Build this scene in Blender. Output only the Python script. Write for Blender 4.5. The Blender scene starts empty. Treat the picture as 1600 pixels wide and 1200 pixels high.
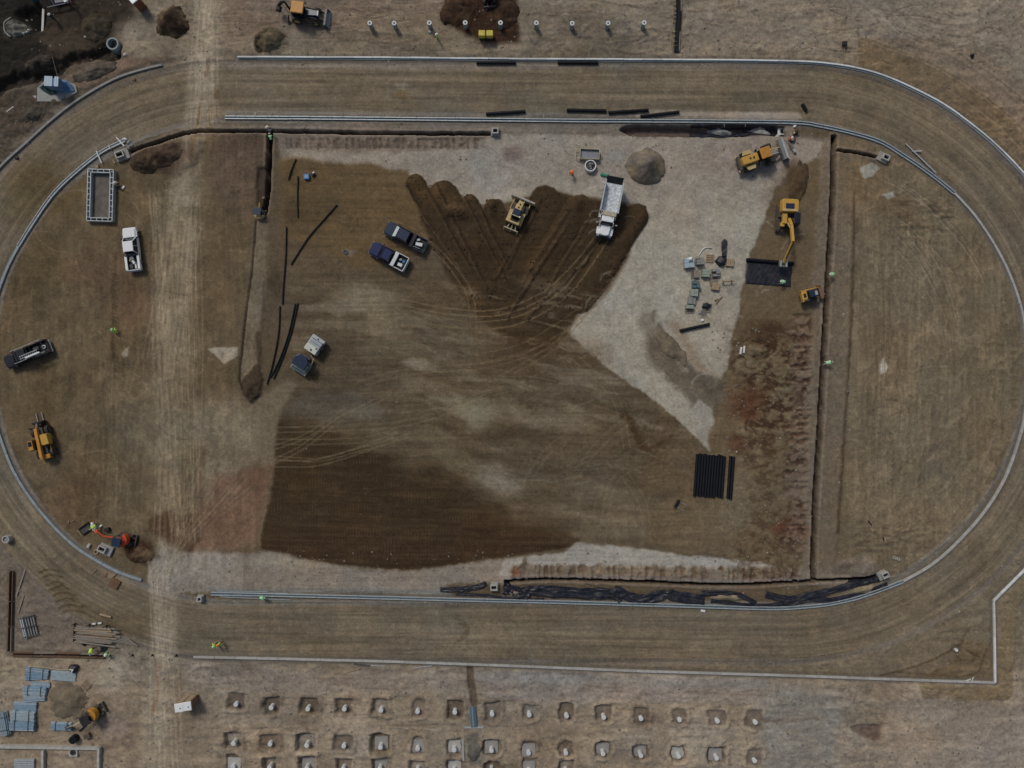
import bpy, bmesh, math, random
import numpy as np
from mathutils import Vector, Matrix
R = math.radians
rng = random.Random(7)
sc = bpy.context.scene
col = sc.collection

# ------------------------------------------------------------------ camera, sky, sun, exposure
S = 0.09                      # metres per photo pixel on the ground
CAM_H = 96.0
cam_d = bpy.data.cameras.new("camera"); cam = bpy.data.objects.new("camera", cam_d); col.objects.link(cam)
cam.location = (0, 0, CAM_H); cam.rotation_euler = (0, 0, 0)
cam_d.sensor_width = 36.0; cam_d.lens = 24.0; cam_d.clip_start = 1.0; cam_d.clip_end = 3000.0
sc.camera = cam
world = bpy.data.worlds.new("World"); sc.world = world; world.use_nodes = True
wn = world.node_tree.nodes; wl = world.node_tree.links
bg = wn.get("Background") or wn.new("ShaderNodeBackground")
sky = wn.new("ShaderNodeTexSky"); sky.sky_type = 'NISHITA'; sky.sun_disc = False
SUN_EL, SUN_AZ = R(48), R(-32)            # azimuth clockwise from the top of the picture
sky.sun_elevation = SUN_EL; sky.sun_rotation = SUN_AZ
sky.air_density = 1.3; sky.dust_density = 4.0; sky.ozone_density = 1.0
wl.new(sky.outputs[0], bg.inputs[0]); bg.inputs[1].default_value = 0.062
sun_d = bpy.data.lights.new("sun", 'SUN'); sun_d.energy = 1.5; sun_d.angle = R(12); sun_d.color = (1.0, 0.95, 0.88)
sun = bpy.data.objects.new("sun", sun_d); col.objects.link(sun)
sdir = Vector((math.sin(SUN_AZ)*math.cos(SUN_EL), math.cos(SUN_AZ)*math.cos(SUN_EL), math.sin(SUN_EL)))
sun.rotation_euler = sdir.to_track_quat('Z', 'Y').to_euler()
sun.location = (0, 0, 80)
sc.view_settings.view_transform = 'Standard'; sc.view_settings.look = 'None'
sc.view_settings.gamma = 1.0; sc.view_settings.use_curve_mapping = False
sc.view_settings.exposure = -0.22
try:
    sc.cycles.max_bounces = 6
except Exception: pass

def W(px, py, z=None):
    return Vector(((px-800)*S, (600-py)*S, 0.0 if z is None else z))

# ------------------------------------------------------------------ materials
def lin(c):
    c = c/255.0
    return c/12.92 if c <= 0.04045 else ((c+0.055)/1.055)**2.4
MATS = {}
def mat(name, rgb, rough=0.7, metal=0.0, var=0.18, scale=3.0, dust=0.0, bump=0.0, spec=0.4, coat=0.0):
    if name in MATS: return MATS[name]
    m = bpy.data.materials.new(name); m.use_nodes = True
    nt = m.node_tree; N = nt.nodes; L = nt.links
    p = N.get("Principled BSDF")
    tc = N.new("ShaderNodeTexCoord")
    no = N.new("ShaderNodeTexNoise"); no.inputs["Scale"].default_value = scale; no.inputs["Detail"].default_value = 5
    L.new(tc.outputs["Object"], no.inputs["Vector"])
    mr = N.new("ShaderNodeMapRange"); mr.inputs[1].default_value = 0.25; mr.inputs[2].default_value = 0.75
    mr.inputs[3].default_value = 1-var; mr.inputs[4].default_value = 1+var
    L.new(no.outputs["Fac"], mr.inputs[0])
    mx = N.new("ShaderNodeMix"); mx.data_type = 'RGBA'; mx.blend_type = 'MULTIPLY'; mx.inputs[0].default_value = 1
    mx.inputs[6].default_value = (*rgb, 1); L.new(mr.outputs[0], mx.inputs[7])
    out = mx.outputs[2]
    if dust > 0:
        n2 = N.new("ShaderNodeTexNoise"); n2.inputs["Scale"].default_value = 1.7; n2.inputs["Detail"].default_value = 7
        n2.inputs["Roughness"].default_value = 0.65
        L.new(tc.outputs["Object"], n2.inputs["Vector"])
        m2 = N.new("ShaderNodeMapRange"); m2.inputs[1].default_value = 0.35; m2.inputs[2].default_value = 0.8
        m2.inputs[3].default_value = 0; m2.inputs[4].default_value = dust
        L.new(n2.outputs["Fac"], m2.inputs[0])
        dm = N.new("ShaderNodeMix"); dm.data_type = 'RGBA'; dm.inputs[7].default_value = (0.21, 0.165, 0.12, 1)
        L.new(m2.outputs[0], dm.inputs[0]); L.new(out, dm.inputs[6]); out = dm.outputs[2]
    L.new(out, p.inputs["Base Color"])
    p.inputs["Roughness"].default_value = rough; p.inputs["Metallic"].default_value = metal
    p.inputs["Specular IOR Level"].default_value = spec
    if coat: p.inputs["Coat Weight"].default_value = coat; p.inputs["Coat Roughness"].default_value = 0.15
    if bump:
        b = N.new("ShaderNodeBump"); b.inputs["Strength"].default_value = 0.6; b.inputs["Distance"].default_value = bump
        L.new(no.outputs["Fac"], b.inputs["Height"]); L.new(b.outputs[0], p.inputs["Normal"])
    MATS[name] = m
    return m

M_white = mat("white_paint", (0.88, 0.91, 0.93), 0.35, dust=0.05, var=0.05, coat=0.3)
M_navy = mat("navy_paint", (0.016, 0.032, 0.07), 0.25, dust=0.06, var=0.1, coat=0.5)
M_blue = mat("blue_paint", (0.008, 0.020, 0.10), 0.25, dust=0.06, var=0.1, coat=0.5)
M_char = mat("charcoal_paint", (0.012, 0.016, 0.024), 0.25, dust=0.06, var=0.1, coat=0.5)
M_glass = mat("dark_glass", (0.008, 0.012, 0.018), 0.12, var=0.1, spec=0.6)
M_wshield = mat("windscreen_sunshade", (0.55, 0.68, 0.68), 0.3, var=0.15)
M_tyre = mat("tyre_rubber", (0.022, 0.022, 0.022), 0.85, dust=0.5)
M_rim = mat("wheel_rim_steel", (0.35, 0.35, 0.34), 0.45, metal=0.6, dust=0.4)
M_black = mat("black_steel", (0.014, 0.016, 0.020), 0.6, dust=0.15)
M_dark = mat("dark_grey_steel", (0.06, 0.065, 0.07), 0.6, dust=0.4)
M_yel = mat("machine_yellow", (0.62, 0.36, 0.06), 0.5, dust=0.35, var=0.12)
M_yel2 = mat("machine_pale_yellow", (0.60, 0.46, 0.20), 0.5, dust=0.4, var=0.12)
M_or = mat("machine_amber", (0.58, 0.27, 0.04), 0.5, dust=0.3, var=0.15)
M_red = mat("machine_orange", (0.72, 0.10, 0.03), 0.45, dust=0.2, var=0.12)
M_steel = mat("worn_steel", (0.36, 0.37, 0.37), 0.5, metal=0.3, dust=0.3)
M_galv = mat("galvanised_steel", (0.48, 0.53, 0.55), 0.5, metal=0.25, dust=0.2)
M_track = mat("crawler_track", (0.07, 0.065, 0.06), 0.8, dust=0.7)
M_conc = mat("pale_concrete", (0.47, 0.47, 0.45), 0.9, var=0.16, scale=2.0, dust=0.25)
M_conc2 = mat("grey_concrete", (0.33, 0.33, 0.32), 0.9, var=0.2, scale=2.0, dust=0.3)
M_conc3 = mat("blue_grey_concrete", (0.30, 0.36, 0.39), 0.85, var=0.2, scale=1.5, dust=0.3)
M_conc4b = mat("off_white_concrete", (0.62, 0.65, 0.64), 0.9, var=0.12, scale=2.0, dust=0.12)
M_concb = mat("mid_concrete", (0.41, 0.41, 0.39), 0.9, var=0.16, scale=2.0, dust=0.25)
M_conc4 = mat("white_concrete", (0.74, 0.78, 0.78), 0.9, var=0.12, scale=2.0, dust=0.06)
M_pipe = mat("black_plastic", (0.008, 0.010, 0.014), 0.5, dust=0.03, spec=0.25)
M_geo = mat("black_liner", (0.010, 0.015, 0.028), 0.42, var=0.5, scale=2.2, bump=0.08, dust=0.22, spec=0.4)
M_wood = mat("sawn_timber", (0.38, 0.29, 0.19), 0.85, var=0.25, scale=5)
M_wood2 = mat("weathered_timber", (0.27, 0.24, 0.20), 0.9, var=0.3, scale=5)
M_wood3 = mat("rusty_timber", (0.17, 0.10, 0.06), 0.9, var=0.3, scale=5)
M_ltblue = mat("pale_blue_plastic", (0.20, 0.33, 0.46), 0.6, var=0.2, dust=0.35)
M_ltblue2 = mat("light_grey_blue_plastic", (0.33, 0.43, 0.50), 0.6, var=0.2, dust=0.35)
M_skyblue = mat("bright_blue_plastic", (0.05, 0.22, 0.55), 0.5, dust=0.15)
M_green = mat("green_plastic", (0.03, 0.25, 0.15), 0.6)
M_dkgreen = mat("dark_green_tarp", (0.02, 0.06, 0.055), 0.7, var=0.3, bump=0.04)
M_bluetarp = mat("blue_tarp", (0.13, 0.23, 0.40), 0.6, var=0.25, bump=0.04)
M_roofbl = mat("pale_blue_roof", (0.42, 0.56, 0.66), 0.5, var=0.1)
M_hiv = mat("hi_vis_yellow", (0.55, 0.86, 0.12), 0.8, var=0.1)
M_hivg = mat("hi_vis_pale_green", (0.42, 0.82, 0.45), 0.8, var=0.1)
M_hivo = mat("hi_vis_orange", (0.85, 0.20, 0.05), 0.8, var=0.1)
M_helm = mat("white_helmet", (0.8, 0.82, 0.8), 0.35, var=0.03)
M_helmy = mat("yellow_helmet", (0.8, 0.6, 0.1), 0.35, var=0.03)
M_skin = mat("skin", (0.36, 0.21, 0.14), 0.6, var=0.05)
M_jean = mat("denim", (0.03, 0.05, 0.09), 0.9)
M_shirtd = mat("dark_shirt", (0.03, 0.035, 0.045), 0.9)
M_shirtl = mat("pale_shirt", (0.5, 0.5, 0.48), 0.9)
M_shirtr = mat("red_shirt", (0.35, 0.04, 0.03), 0.9)
M_hair = mat("dark_hair", (0.02, 0.015, 0.01), 0.8)
M_brown = mat("brown_panel", (0.20, 0.13, 0.08), 0.7, dust=0.3)
M_beige = mat("beige_steel", (0.50, 0.45, 0.31), 0.6, dust=0.3)
M_block = mat("concrete_blocks", (0.27, 0.28, 0.28), 0.9, var=0.3, scale=6)
M_blockg = mat("green_grey_blocks", (0.30, 0.36, 0.31), 0.9, var=0.25, scale=6)
M_blockb = mat("blue_grey_blocks", (0.10, 0.16, 0.20), 0.8, var=0.25, scale=6)
M_wrap = mat("clear_wrap", (0.38, 0.50, 0.56), 0.35, var=0.25, bump=0.03)
M_bag = mat("white_bag", (0.75, 0.78, 0.78), 0.7, var=0.1, bump=0.03)
M_rust = mat("rusty_steel", (0.23, 0.10, 0.055), 0.85, var=0.35, scale=6)
M_redpal = mat("red_timber", (0.42, 0.13, 0.07), 0.85, var=0.3, scale=6)
M_palebed = mat("scuffed_bed_steel", (0.60, 0.65, 0.70), 0.6, var=0.55, scale=5)
M_stone = mat("stones", (0.30, 0.27, 0.23), 0.95, var=0.45, scale=0.9)

# ------------------------------------------------------------------ noise
_rs = np.random.RandomState(11)
_T = _rs.rand(256, 256).astype(np.float32)
def vn(x, y, seed=0):
    x = x + seed*17.31; y = y + seed*9.77
    xi = np.floor(x).astype(np.int32); yi = np.floor(y).astype(np.int32)
    fx = (x-xi).astype(np.float32); fy = (y-yi).astype(np.float32)
    fx = fx*fx*(3-2*fx); fy = fy*fy*(3-2*fy)
    x0 = xi & 255; x1 = (xi+1) & 255; y0 = yi & 255; y1 = (yi+1) & 255
    a = _T[y0, x0]; b = _T[y0, x1]; c = _T[y1, x0]; d = _T[y1, x1]
    return (a+(b-a)*fx) + ((c+(d-c)*fx)-(a+(b-a)*fx))*fy
def fbm(x, y, seed=0, o=4, g=0.5):
    s = 0; a = 1.0; t = 0.0
    for i in range(o):
        s = s + a*(vn(x, y, seed+i*3)*2-1); t += a; a *= g; x = x*2.03; y = y*2.03
    return s/t
def ridge(x, y, seed=0, o=4):
    wx = x+0.9*fbm(x*0.5, y*0.5, seed+40, 3); wy = y+0.9*fbm(x*0.5, y*0.5, seed+47, 3)
    return 1-2.6*np.abs(fbm(wx, wy, seed, o, 0.55))
def ss(e0, e1, v):
    t = np.clip((v-e0)/(e1-e0), 0, 1); return t*t*(3-2*t)

# ------------------------------------------------------------------ the ground sheet (grid in photo pixels)
STEP = 1.6
def axis(a, b):
    core = np.arange(a, b+0.01, STEP)
    o = []; st = STEP; v = b
    while v < b+5200: st = min(st*1.3, 400); v += st; o.append(v-b)
    o = np.array(o)
    return np.concatenate([(a-o)[::-1], core, core[-1]+o])
xs = axis(-64, 1664); ys = axis(-64, 1264)
GX, GY = np.meshgrid(xs.astype(np.float32), ys.astype(np.float32))
ny, nx = GX.shape
n1 = fbm(GX/55, GY/55, 1, 5); n2 = fbm(GX/55, GY/55, 2, 5)
nf1 = fbm(GX/9, GY/9, 3, 3); nf2 = fbm(GX/9, GY/9, 4, 3)
C = np.zeros((ny, nx, 3), np.float32); H = np.zeros((ny, nx), np.float32)
REL = np.zeros((ny, nx), np.float32)      # local relief amplitude in metres

def sl(pts, pad):
    x0 = min(p[0] for p in pts)-pad; x1 = max(p[0] for p in pts)+pad
    y0 = min(p[1] for p in pts)-pad; y1 = max(p[1] for p in pts)+pad
    return (slice(max(0, np.searchsorted(ys, y0)), np.searchsorted(ys, y1)),
            slice(max(0, np.searchsorted(xs, x0)), np.searchsorted(xs, x1)))
def d_line(pts, x, y):
    best = np.full(x.shape, 1e9, np.float32); al = np.zeros(x.shape, np.float32); acc = 0
    for (x0, y0), (x1, y1) in zip(pts[:-1], pts[1:]):
        dx, dy = x1-x0, y1-y0; L2 = dx*dx+dy*dy+1e-9; L_ = math.sqrt(L2)
        t = np.clip(((x-x0)*dx+(y-y0)*dy)/L2, 0, 1)
        d = np.hypot(x-(x0+t*dx), y-(y0+t*dy))
        k = d < best; al = np.where(k, acc+t*L_, al); best = np.where(k, d, best); acc += L_
    return best, al
def sd_poly(pts, x, y):
    d, _ = d_line(list(pts)+[pts[0]], x, y)
    ins = np.zeros(x.shape, bool); n = len(pts)
    for i in range(n):
        x0, y0 = pts[i]; x1, y1 = pts[(i+1) % n]
        if y0 == y1: continue
        c = ((y0 > y) != (y1 > y)) & (x < (x1-x0)*(y-y0)/(y1-y0)+x0)
        ins ^= c
    return np.where(ins, -d, d)
def crom(pts, n=6, closed=False):
    out = []; P = list(pts); m = len(P)
    if m < 3: return P
    for i in range(m-1):
        p0 = P[max(i-1, 0)]; p1 = P[i]; p2 = P[i+1]; p3 = P[min(i+2, m-1)]
        for k in range(n):
            t = k/n; t2 = t*t; t3 = t2*t
            out.append(tuple(0.5*((2*p1[j])+(-p0[j]+p2[j])*t+(2*p0[j]-5*p1[j]+4*p2[j]-p3[j])*t2+(-p0[j]+3*p1[j]-3*p2[j]+p3[j])*t3) for j in (0, 1)))
    out.append(tuple(P[-1])); return out
def pm(pts, soft=3, warp=3, pad=25):
    s = sl(pts, pad+soft+warp)
    x = GX[s]+warp*n1[s]*2+nf1[s]*min(warp, 3); y = GY[s]+warp*n2[s]*2+nf2[s]*min(warp, 3)
    d = sd_poly(pts, x, y)
    return s, ss(soft, -soft, d), d
def lm(pts, w, soft=1.5, warp=0.6, smooth=True):
    p = crom(pts) if smooth else pts
    s = sl(p, w+soft+12)
    d, al = d_line(p, GX[s]+warp*nf1[s], GY[s]+warp*nf2[s])
    return s, ss(w/2+soft, max(w/2-soft, 0), d), d, al
def put(s, m, c, a=1.0):
    m = (m*a)[..., None]; C[s] = C[s]*(1-m)+np.array(c, np.float32)*m
def poly(pts, c, soft=3, warp=3, a=1.0, h=0, rel=None, set_h=None):
    s, m, d = pm(pts, soft, warp); put(s, m, c, a)
    if h: H[s] += h*m
    if rel is not None: REL[s] = REL[s]*(1-m)+rel*m
    return s, m, d
def line(pts, w, c, soft=1.5, warp=0.6, a=1.0, h=0, smooth=True):
    s, m, d, al = lm(pts, w, soft, warp, smooth); put(s, m, c, a)
    if h: H[s] += h*m
    return s, m, d, al
def blob(x, y, rx, ry, c, a=1.0, soft=0.4, warp=5, h=0, rel=None, rot=0):
    s = sl([(x-rx, y-rx), (x+rx, y+rx), (x-ry, y-ry), (x+ry, y+ry)], 20)
    X = GX[s]+warp*n1[s]*2+nf1[s]*2-x; Y = GY[s]+warp*n2[s]*2+nf2[s]*2-y
    cr, sr = math.cos(rot), math.sin(rot)
    r = np.hypot((X*cr+Y*sr)/rx, (-X*sr+Y*cr)/ry)
    m = ss(1+soft, 1-soft, r); put(s, m, c, a)
    if h: H[s] += h*m
    if rel is not None: REL[s] = REL[s]*(1-m)+rel*m
    return s, m, r

# track axis: distance from the axis and run along it
ax0, ay0, ax1, ay1 = 365., 565., 1227., 568.
tt = np.clip((GX-ax0)/(ax1-ax0), 0, 1)
TD = np.hypot(GX-(ax0+tt*(ax1-ax0)), GY-(ay0+tt*(ay1-ay0)))
ang = np.arctan2(GY-(ay0+tt*(ay1-ay0)), GX-(ax0+tt*(ax1-ax0)))
TS = np.where(tt >= 1, ax1+(ang+math.pi/2)*420, np.where(tt > 0, np.where(GY < 566, GX, 2*ax1+math.pi*420-GX), np.where(GY < 566, ax0-(-math.pi/2-ang)*420, 2*ax1+math.pi*420-ax0+(ang-math.pi/2)*420))).astype(np.float32)

# base: bare mauve-brown site dirt
C[:] = (101, 91, 77); REL[:] = 0.05
C += (n1[..., None]*np.array((13, 12, 11)))
big = fbm(GX/170, GY/170, 8, 3)
C += (big[..., None]*np.array((12, 12, 12)))
# lower zone a little paler
mlo = ss(1000, 1090, GY)[..., None]; C[:] = C*(1-mlo)+(C+np.array((14, 12, 11)))*mlo
# ---- top left: dark stripped topsoil and rubble
poly([(-900, -900), (215, -900), (205, 20), (165, 60), (190, 80), (120, 100), (0, 150), (-900, 260)], (50, 43, 36), 14, 8, rel=0.12)
poly([(-900, -900), (95, -900), (85, 20), (62, 60), (80, 92), (20, 120), (-900, 200)], (34, 31, 27), 12, 9, rel=0.14)
poly([(0, 150), (60, 128), (120, 100), (200, 88), (290, 92), (240, 105), (170, 125), (100, 165), (40, 215), (0, 255), (-400, 500), (-400, 250)], (68, 60, 51), 10, 8, rel=0.22)
blob(125, 60, 60, 18, (64, 55, 45), 0.6, warp=8)
blob(150, 45, 22, 22, (46, 42, 30), 0.7)
poly([(60, 140), (130, 105), (200, 88), (245, 92), (180, 115), (110, 150)], (92, 78, 66), 5, 5, rel=0.12)
# ---- top strip outside the track
poly([(690, -60), (800, -60), (806, 25), (812, 62), (772, 66), (745, 60), (716, 48), (688, 30)], (50, 36, 27), 6, 5, rel=0.16, h=0.1)
poly([(345, -200), (700, -200), (700, 20), (560, 36), (430, 62), (345, 70)], (100, 87, 74), 14, 8, rel=0.06)
poly([(1045, -400), (2200, -400), (2200, 500), (1640, 280), (1500, 170), (1340, 84), (1045, 84)], (107, 97, 84), 12, 6, rel=0.09)
blob(425, 64, 22, 18, (62, 54, 42), 0.9, h=0.35, rel=0.06)
blob(407, 70, 8, 12, (26, 22, 18), 0.9, h=-0.7, warp=1)
# wide strip outside the right-hand bend
s = sl([(1340, 60), (2100, 900)], 0)
m = ss(470, 476, TD[s])*ss(530, 520, TD[s]+4*n1[s])*ss(1290, 1360, GX[s])*ss(760, 700, GY[s]); put(s, m, (93, 80, 62), 0.95)
m = ss(520, 526, TD[s])*ss(582, 570, TD[s]+6*n1[s])*ss(1300, 1360, GX[s])*ss(760, 700, GY[s]); put(s, m, (101, 88, 74), 0.9)
# ---- track surface
mt = ss(374, 378, TD+n1)*ss(473, 469, TD+n1); put(np.s_[:], mt, (94, 84, 69)); REL[:] = REL*(1-mt)+0.018*mt
TRK = mt > 0.5
poly([(303, 950), (1150, 955), (1330, 945), (1480, 880), (1600, 760), (1700, 860), (1553, 940), (1555, 1066), (303, 1030)], (94, 84, 69), 2, 0, rel=0.018)
# gravelly edges beside the kerbs
for d0, d1, cc in ((372, 379, (96, 91, 84)), (462, 470, (90, 83, 74))):
    m = ss(d0-2, d0+1, TD)*ss(d1+4, d1-2, TD+2*n1); put(np.s_[:], m, cc, 0.75)
line([(360, 103), (1240, 106)], 9, (103, 95, 86), 3, 2, 0.6)
line([(352, 178), (600, 180), (1240, 182)], 10, (98, 93, 86), 3, 2, 0.7)
line([(1000, 180), (1245, 182)], 14, (128, 116, 103), 3, 2, 0.8)
blob(628, 135, 9, 6, (128, 122, 106), 0.5, warp=2); blob(628, 146, 10, 6, (96, 76, 50), 0.5, warp=2)
blob(335, 145, 7, 9, (74, 60, 40), 0.8, warp=2); blob(310, 150, 5, 6, (88, 72, 50), 0.7, warp=2)
# ---- infield
mi = ss(374, 370, TD+n1)
lf = ss(330, 430, GX)
ci = np.array((81, 69, 52), np.float32)*(1-lf[..., None])+np.array((79, 68, 53), np.float32)*lf[..., None]
rt = ss(1290, 1330, GX)[..., None]; ci = ci*(1-rt)+np.array((93, 82, 65), np.float32)*rt
C[:] = C*(1-mi[..., None])+ci*mi[..., None]; REL[:] = REL*(1-mi)+0.022*mi
INF = mi > 0.5
# left infield tints
blob(150, 420, 45, 30, (86, 66, 50), 0.5, 0.6, 14); blob(205, 470, 35, 30, (84, 62, 46), 0.5, 0.6, 14)
blob(60, 420, 40, 50, (72, 60, 40), 0.5, 0.6, 12); blob(70, 620, 50, 60, (76, 64, 46), 0.6, 0.5, 14)
blob(60, 300, 60, 40, (74, 60, 36), 0.5, 0.6, 14); blob(110, 780, 40, 40, (80, 62, 46), 0.5, 0.6, 14)
blob(250, 690, 60, 90, (92, 82, 66), 0.6, 0.7, 18); blob(345, 665, 50, 40, (104, 94, 78), 0.7, 0.6, 14)
blob(350, 790, 45, 60, (90, 68, 53), 0.75, 0.5, 10)
blob(340, 260, 60, 40, (84, 73, 60), 0.5, 0.6, 16); blob(370, 240, 45, 25, (70, 58, 48), 0.6, 0.6, 12)
poly([(205, 245), (255, 228), (305, 215), (318, 222), (300, 262), (262, 275), (215, 265), (204, 255)], (66, 53, 42), 5, 5, rel=0.16, h=0.25)
poly([(325, 210), (412, 210), (410, 300), (396, 345), (330, 300), (318, 240)], (74, 62, 51), 10, 8, 0.7, rel=0.06)
# haul road crossing everything
rd = [(330, -900), (326, 0), (318, 100), (306, 200), (292, 300), (280, 420), (272, 560), (264, 700), (262, 860), (258, 960), (250, 1100), (238, 1210), (225, 2200)]
s, m, d, al = lm(rd, 40, 11, 7)
top = ss(330, 150, GY[s])*0.85+0.2+ss(800, 880, GY[s])*0.7
put(s, m*np.clip(top, 0, 0.95)*np.clip(0.85+0.6*n1[s]+0.5*fbm(GX[s]/5, GY[s]/60, 14, 3), 0, 1), (119, 109, 94)); REL[s] = REL[s]*(1-m)+0.03*m
ROAD = np.zeros((ny, nx), bool); ROAD[s] = (m > 0.5) & ((GY[s] < 176) | (GY[s] > 862))
s, m, d, al = lm([(292, 300), (280, 380), (266, 520), (262, 700)], 60, 22, 6)
put(s, m*np.clip(0.8+0.8*fbm(GX[s]/4, GY[s]/80, 105, 3), 0, 1), (99, 89, 72), 0.75)
blob(288, 292, 20, 30, (118, 107, 91), 0.7, 0.6, 6)
# red-brown streak on the road
line([(247, 1035), (245, 1080), (240, 1110)], 5, (96, 68, 50), 5, 4, 0.6); line([(325, 95), (322, 118)], 4, (66, 46, 36), 3, 2, 0.8)
line([(312, 165), (300, 240)], 4, (86, 70, 44), 3, 2, 0.7); line([(330, 165), (322, 235)], 4, (86, 70, 44), 3, 2, 0.5)
# ---- infield: top strip between kerb and trench, mid platform
poly([(425, 192), (1240, 195), (1240, 216), (425, 216)], (98, 89, 79), 3, 2, rel=0.03)
poly([(330, 192), (425, 192), (425, 206), (330, 206)], (88, 79, 68), 4, 3)
poly([(430, 214), (765, 214), (800, 206), (1240, 212), (1300, 215), (1297, 260), (1240, 300), (440, 262)], (101, 91, 80), 4, 3, rel=0.03)
# light gravel
GRAV_P = [(445, 236), (560, 238), (700, 236), (780, 210), (975, 214), (1100, 216), (1240, 214), (1285, 222), (1270, 252), (1235, 262), (1207, 300),
        (1183, 370), (1166, 420), (1160, 470), (1143, 530), (1137, 578), (1118, 600), (1116, 655), (1108, 704), (1093, 690), (1058, 655), (1000, 610), (930, 562), (888, 518),
        (900, 488), (930, 470), (950, 430), (980, 360), (1000, 330), (880, 300), (760, 318), (720, 310), (650, 282), (610, 264), (520, 252), (450, 250)]
s, m, d = poly(GRAV_P, (128, 121, 108), 3, 3, rel=0.028)
GRAV = np.zeros((ny, nx), bool); GRAV[s] = m > 0.5
put(s, m*ss(0.0, 0.6, n1[s]), (113, 106, 96), 0.7); put(s, m*ss(0.0, 0.7, -n2[s]), (136, 131, 121), 0.7)
put(s, m*ss(360, 260, GY[s]), (113, 103, 93), 0.6)
blob(1215, 190+45, 60, 30, (112, 101, 90), 0.5, 0.5, 10)
blob(1160, 250, 60, 26, (110, 98, 90), 0.5, 0.6, 12, rel=0.05)
blob(800, 240, 16, 12, (92, 80, 73), 0.8, 0.5, 3, rel=0.05)
blob(962, 243, 14, 11, (116, 113, 108), 0.7, 0.4, 3)
# ribbed scrape marks along the top trench
s = sl([(440, 214), (770, 236)], 4)
m = ss(214, 218, GY[s])*ss(236, 230, GY[s]+3*nf1[s])*ss(438, 455, GX[s])*ss(770, 740, GX[s])
m = m*ss(-0.5, 0.1, fbm(GX[s]/40, GY[s]/9, 15, 3)+0.2*(GX[s]<600))
rb = ss(-0.6, 0.6, np.sin(GX[s]*0.55+7*fbm(GX[s]/30, GY[s]*0, 16, 3)+2*nf2[s])+nf1[s]*2.2)
put(s, m*(0.35+0.65*rb), (76, 66, 57), 0.8); H[s] -= 0.16*m*rb
# brown soil left of the spread fill
poly([(440, 262), (470, 250), (560, 254), (640, 266), (650, 300), (690, 380), (560, 420), (440, 360)], (83, 69, 49), 5, 5)
blob(450, 262, 18, 14, (84, 68, 46), 0.9, 0.4, 3, h=0.12); blob(498, 330, 40, 22, (70, 57, 40), 0.5, 0.5, 8)
# dark spread fill (lobes dumped by truck)
lobes = [((651, 286), (712, 392), 30), ((694, 302), (772, 440), 44), ((733, 318), (800, 440), 28), ((772, 326), (800, 400), 34), ((852, 318), (790, 440), 52),
         ((906, 326), (826, 446), 46), ((940, 335), (860, 470), 34), ((992, 340), (905, 470), 42), ((800, 365), (800, 480), 60), ((870, 420), (840, 500), 80)]
FILL = np.zeros((ny, nx), bool)
fs = sl([(600, 240), (1040, 560)], 10)
fm = np.zeros(GX[fs].shape, np.float32); fh = np.zeros_like(fm)
for (a, b, w) in lobes:
    d, al = d_line([a, b], GX[fs]+5*n1[fs]+nf1[fs]*1.8, GY[fs]+5*n2[fs]+nf2[fs]*1.8)
    fm = np.maximum(fm, ss(w/2+1.5, w/2-1.5, d))
    L_ = math.hypot(b[0]-a[0], b[1]-a[1]); fade = 1-0.8*np.clip(al/L_, 0, 1)**0.8
    pr = np.sqrt(np.clip(1-(d/(w/2))**2, 0, 1))
    fh = np.maximum(fh, pr*fade*(0.8 if w < 50 else 0.2))
d = sd_poly([(640, 280), (700, 300), (745, 335), (800, 335), (860, 300), (930, 310), (1000, 322), (1014, 340), (988, 366), (982, 400), (958, 440), (925, 478), (903, 490), (886, 520),
             (840, 560), (780, 520), (738, 480), (700, 430), (668, 370)], GX[fs]+4*n1[fs], GY[fs]+4*n2[fs])
fm2 = ss(6, -6, d); fmm = np.maximum(fm, fm2)
put(fs, fmm, (57, 45, 31)); put(fs, fmm*ss(0, 0.6, n1[fs]), (48, 38, 27), 0.7); put(fs, fmm*ss(0.1, 0.7, -n2[fs]), (72, 56, 39), 0.7)
put(fs, ss(0.35, 0.7, fh)*fm*ss(330, 300, GY[fs]), (74, 57, 36), 0.5)
H[fs] += fh*1.1; REL[fs] = REL[fs]*(1-fmm)+(0.05+0.07*fh)*fmm; FILL[fs] |= fmm > 0.5
blob(714, 332, 18, 12, (70, 54, 38), 0.6, 0.4, 3, h=0.35)
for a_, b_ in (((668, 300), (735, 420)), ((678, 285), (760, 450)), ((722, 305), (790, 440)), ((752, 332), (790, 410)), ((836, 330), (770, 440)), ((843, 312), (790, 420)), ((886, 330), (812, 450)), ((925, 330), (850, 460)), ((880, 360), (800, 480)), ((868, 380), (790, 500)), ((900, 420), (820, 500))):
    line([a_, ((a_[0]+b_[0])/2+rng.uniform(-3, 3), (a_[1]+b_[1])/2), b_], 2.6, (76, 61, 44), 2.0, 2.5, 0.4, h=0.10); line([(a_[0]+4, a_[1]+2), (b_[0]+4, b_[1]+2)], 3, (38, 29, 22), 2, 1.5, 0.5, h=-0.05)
blob(850, 560, 90, 30, (66, 53, 38), 0.55, 0.6, 14)
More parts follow.
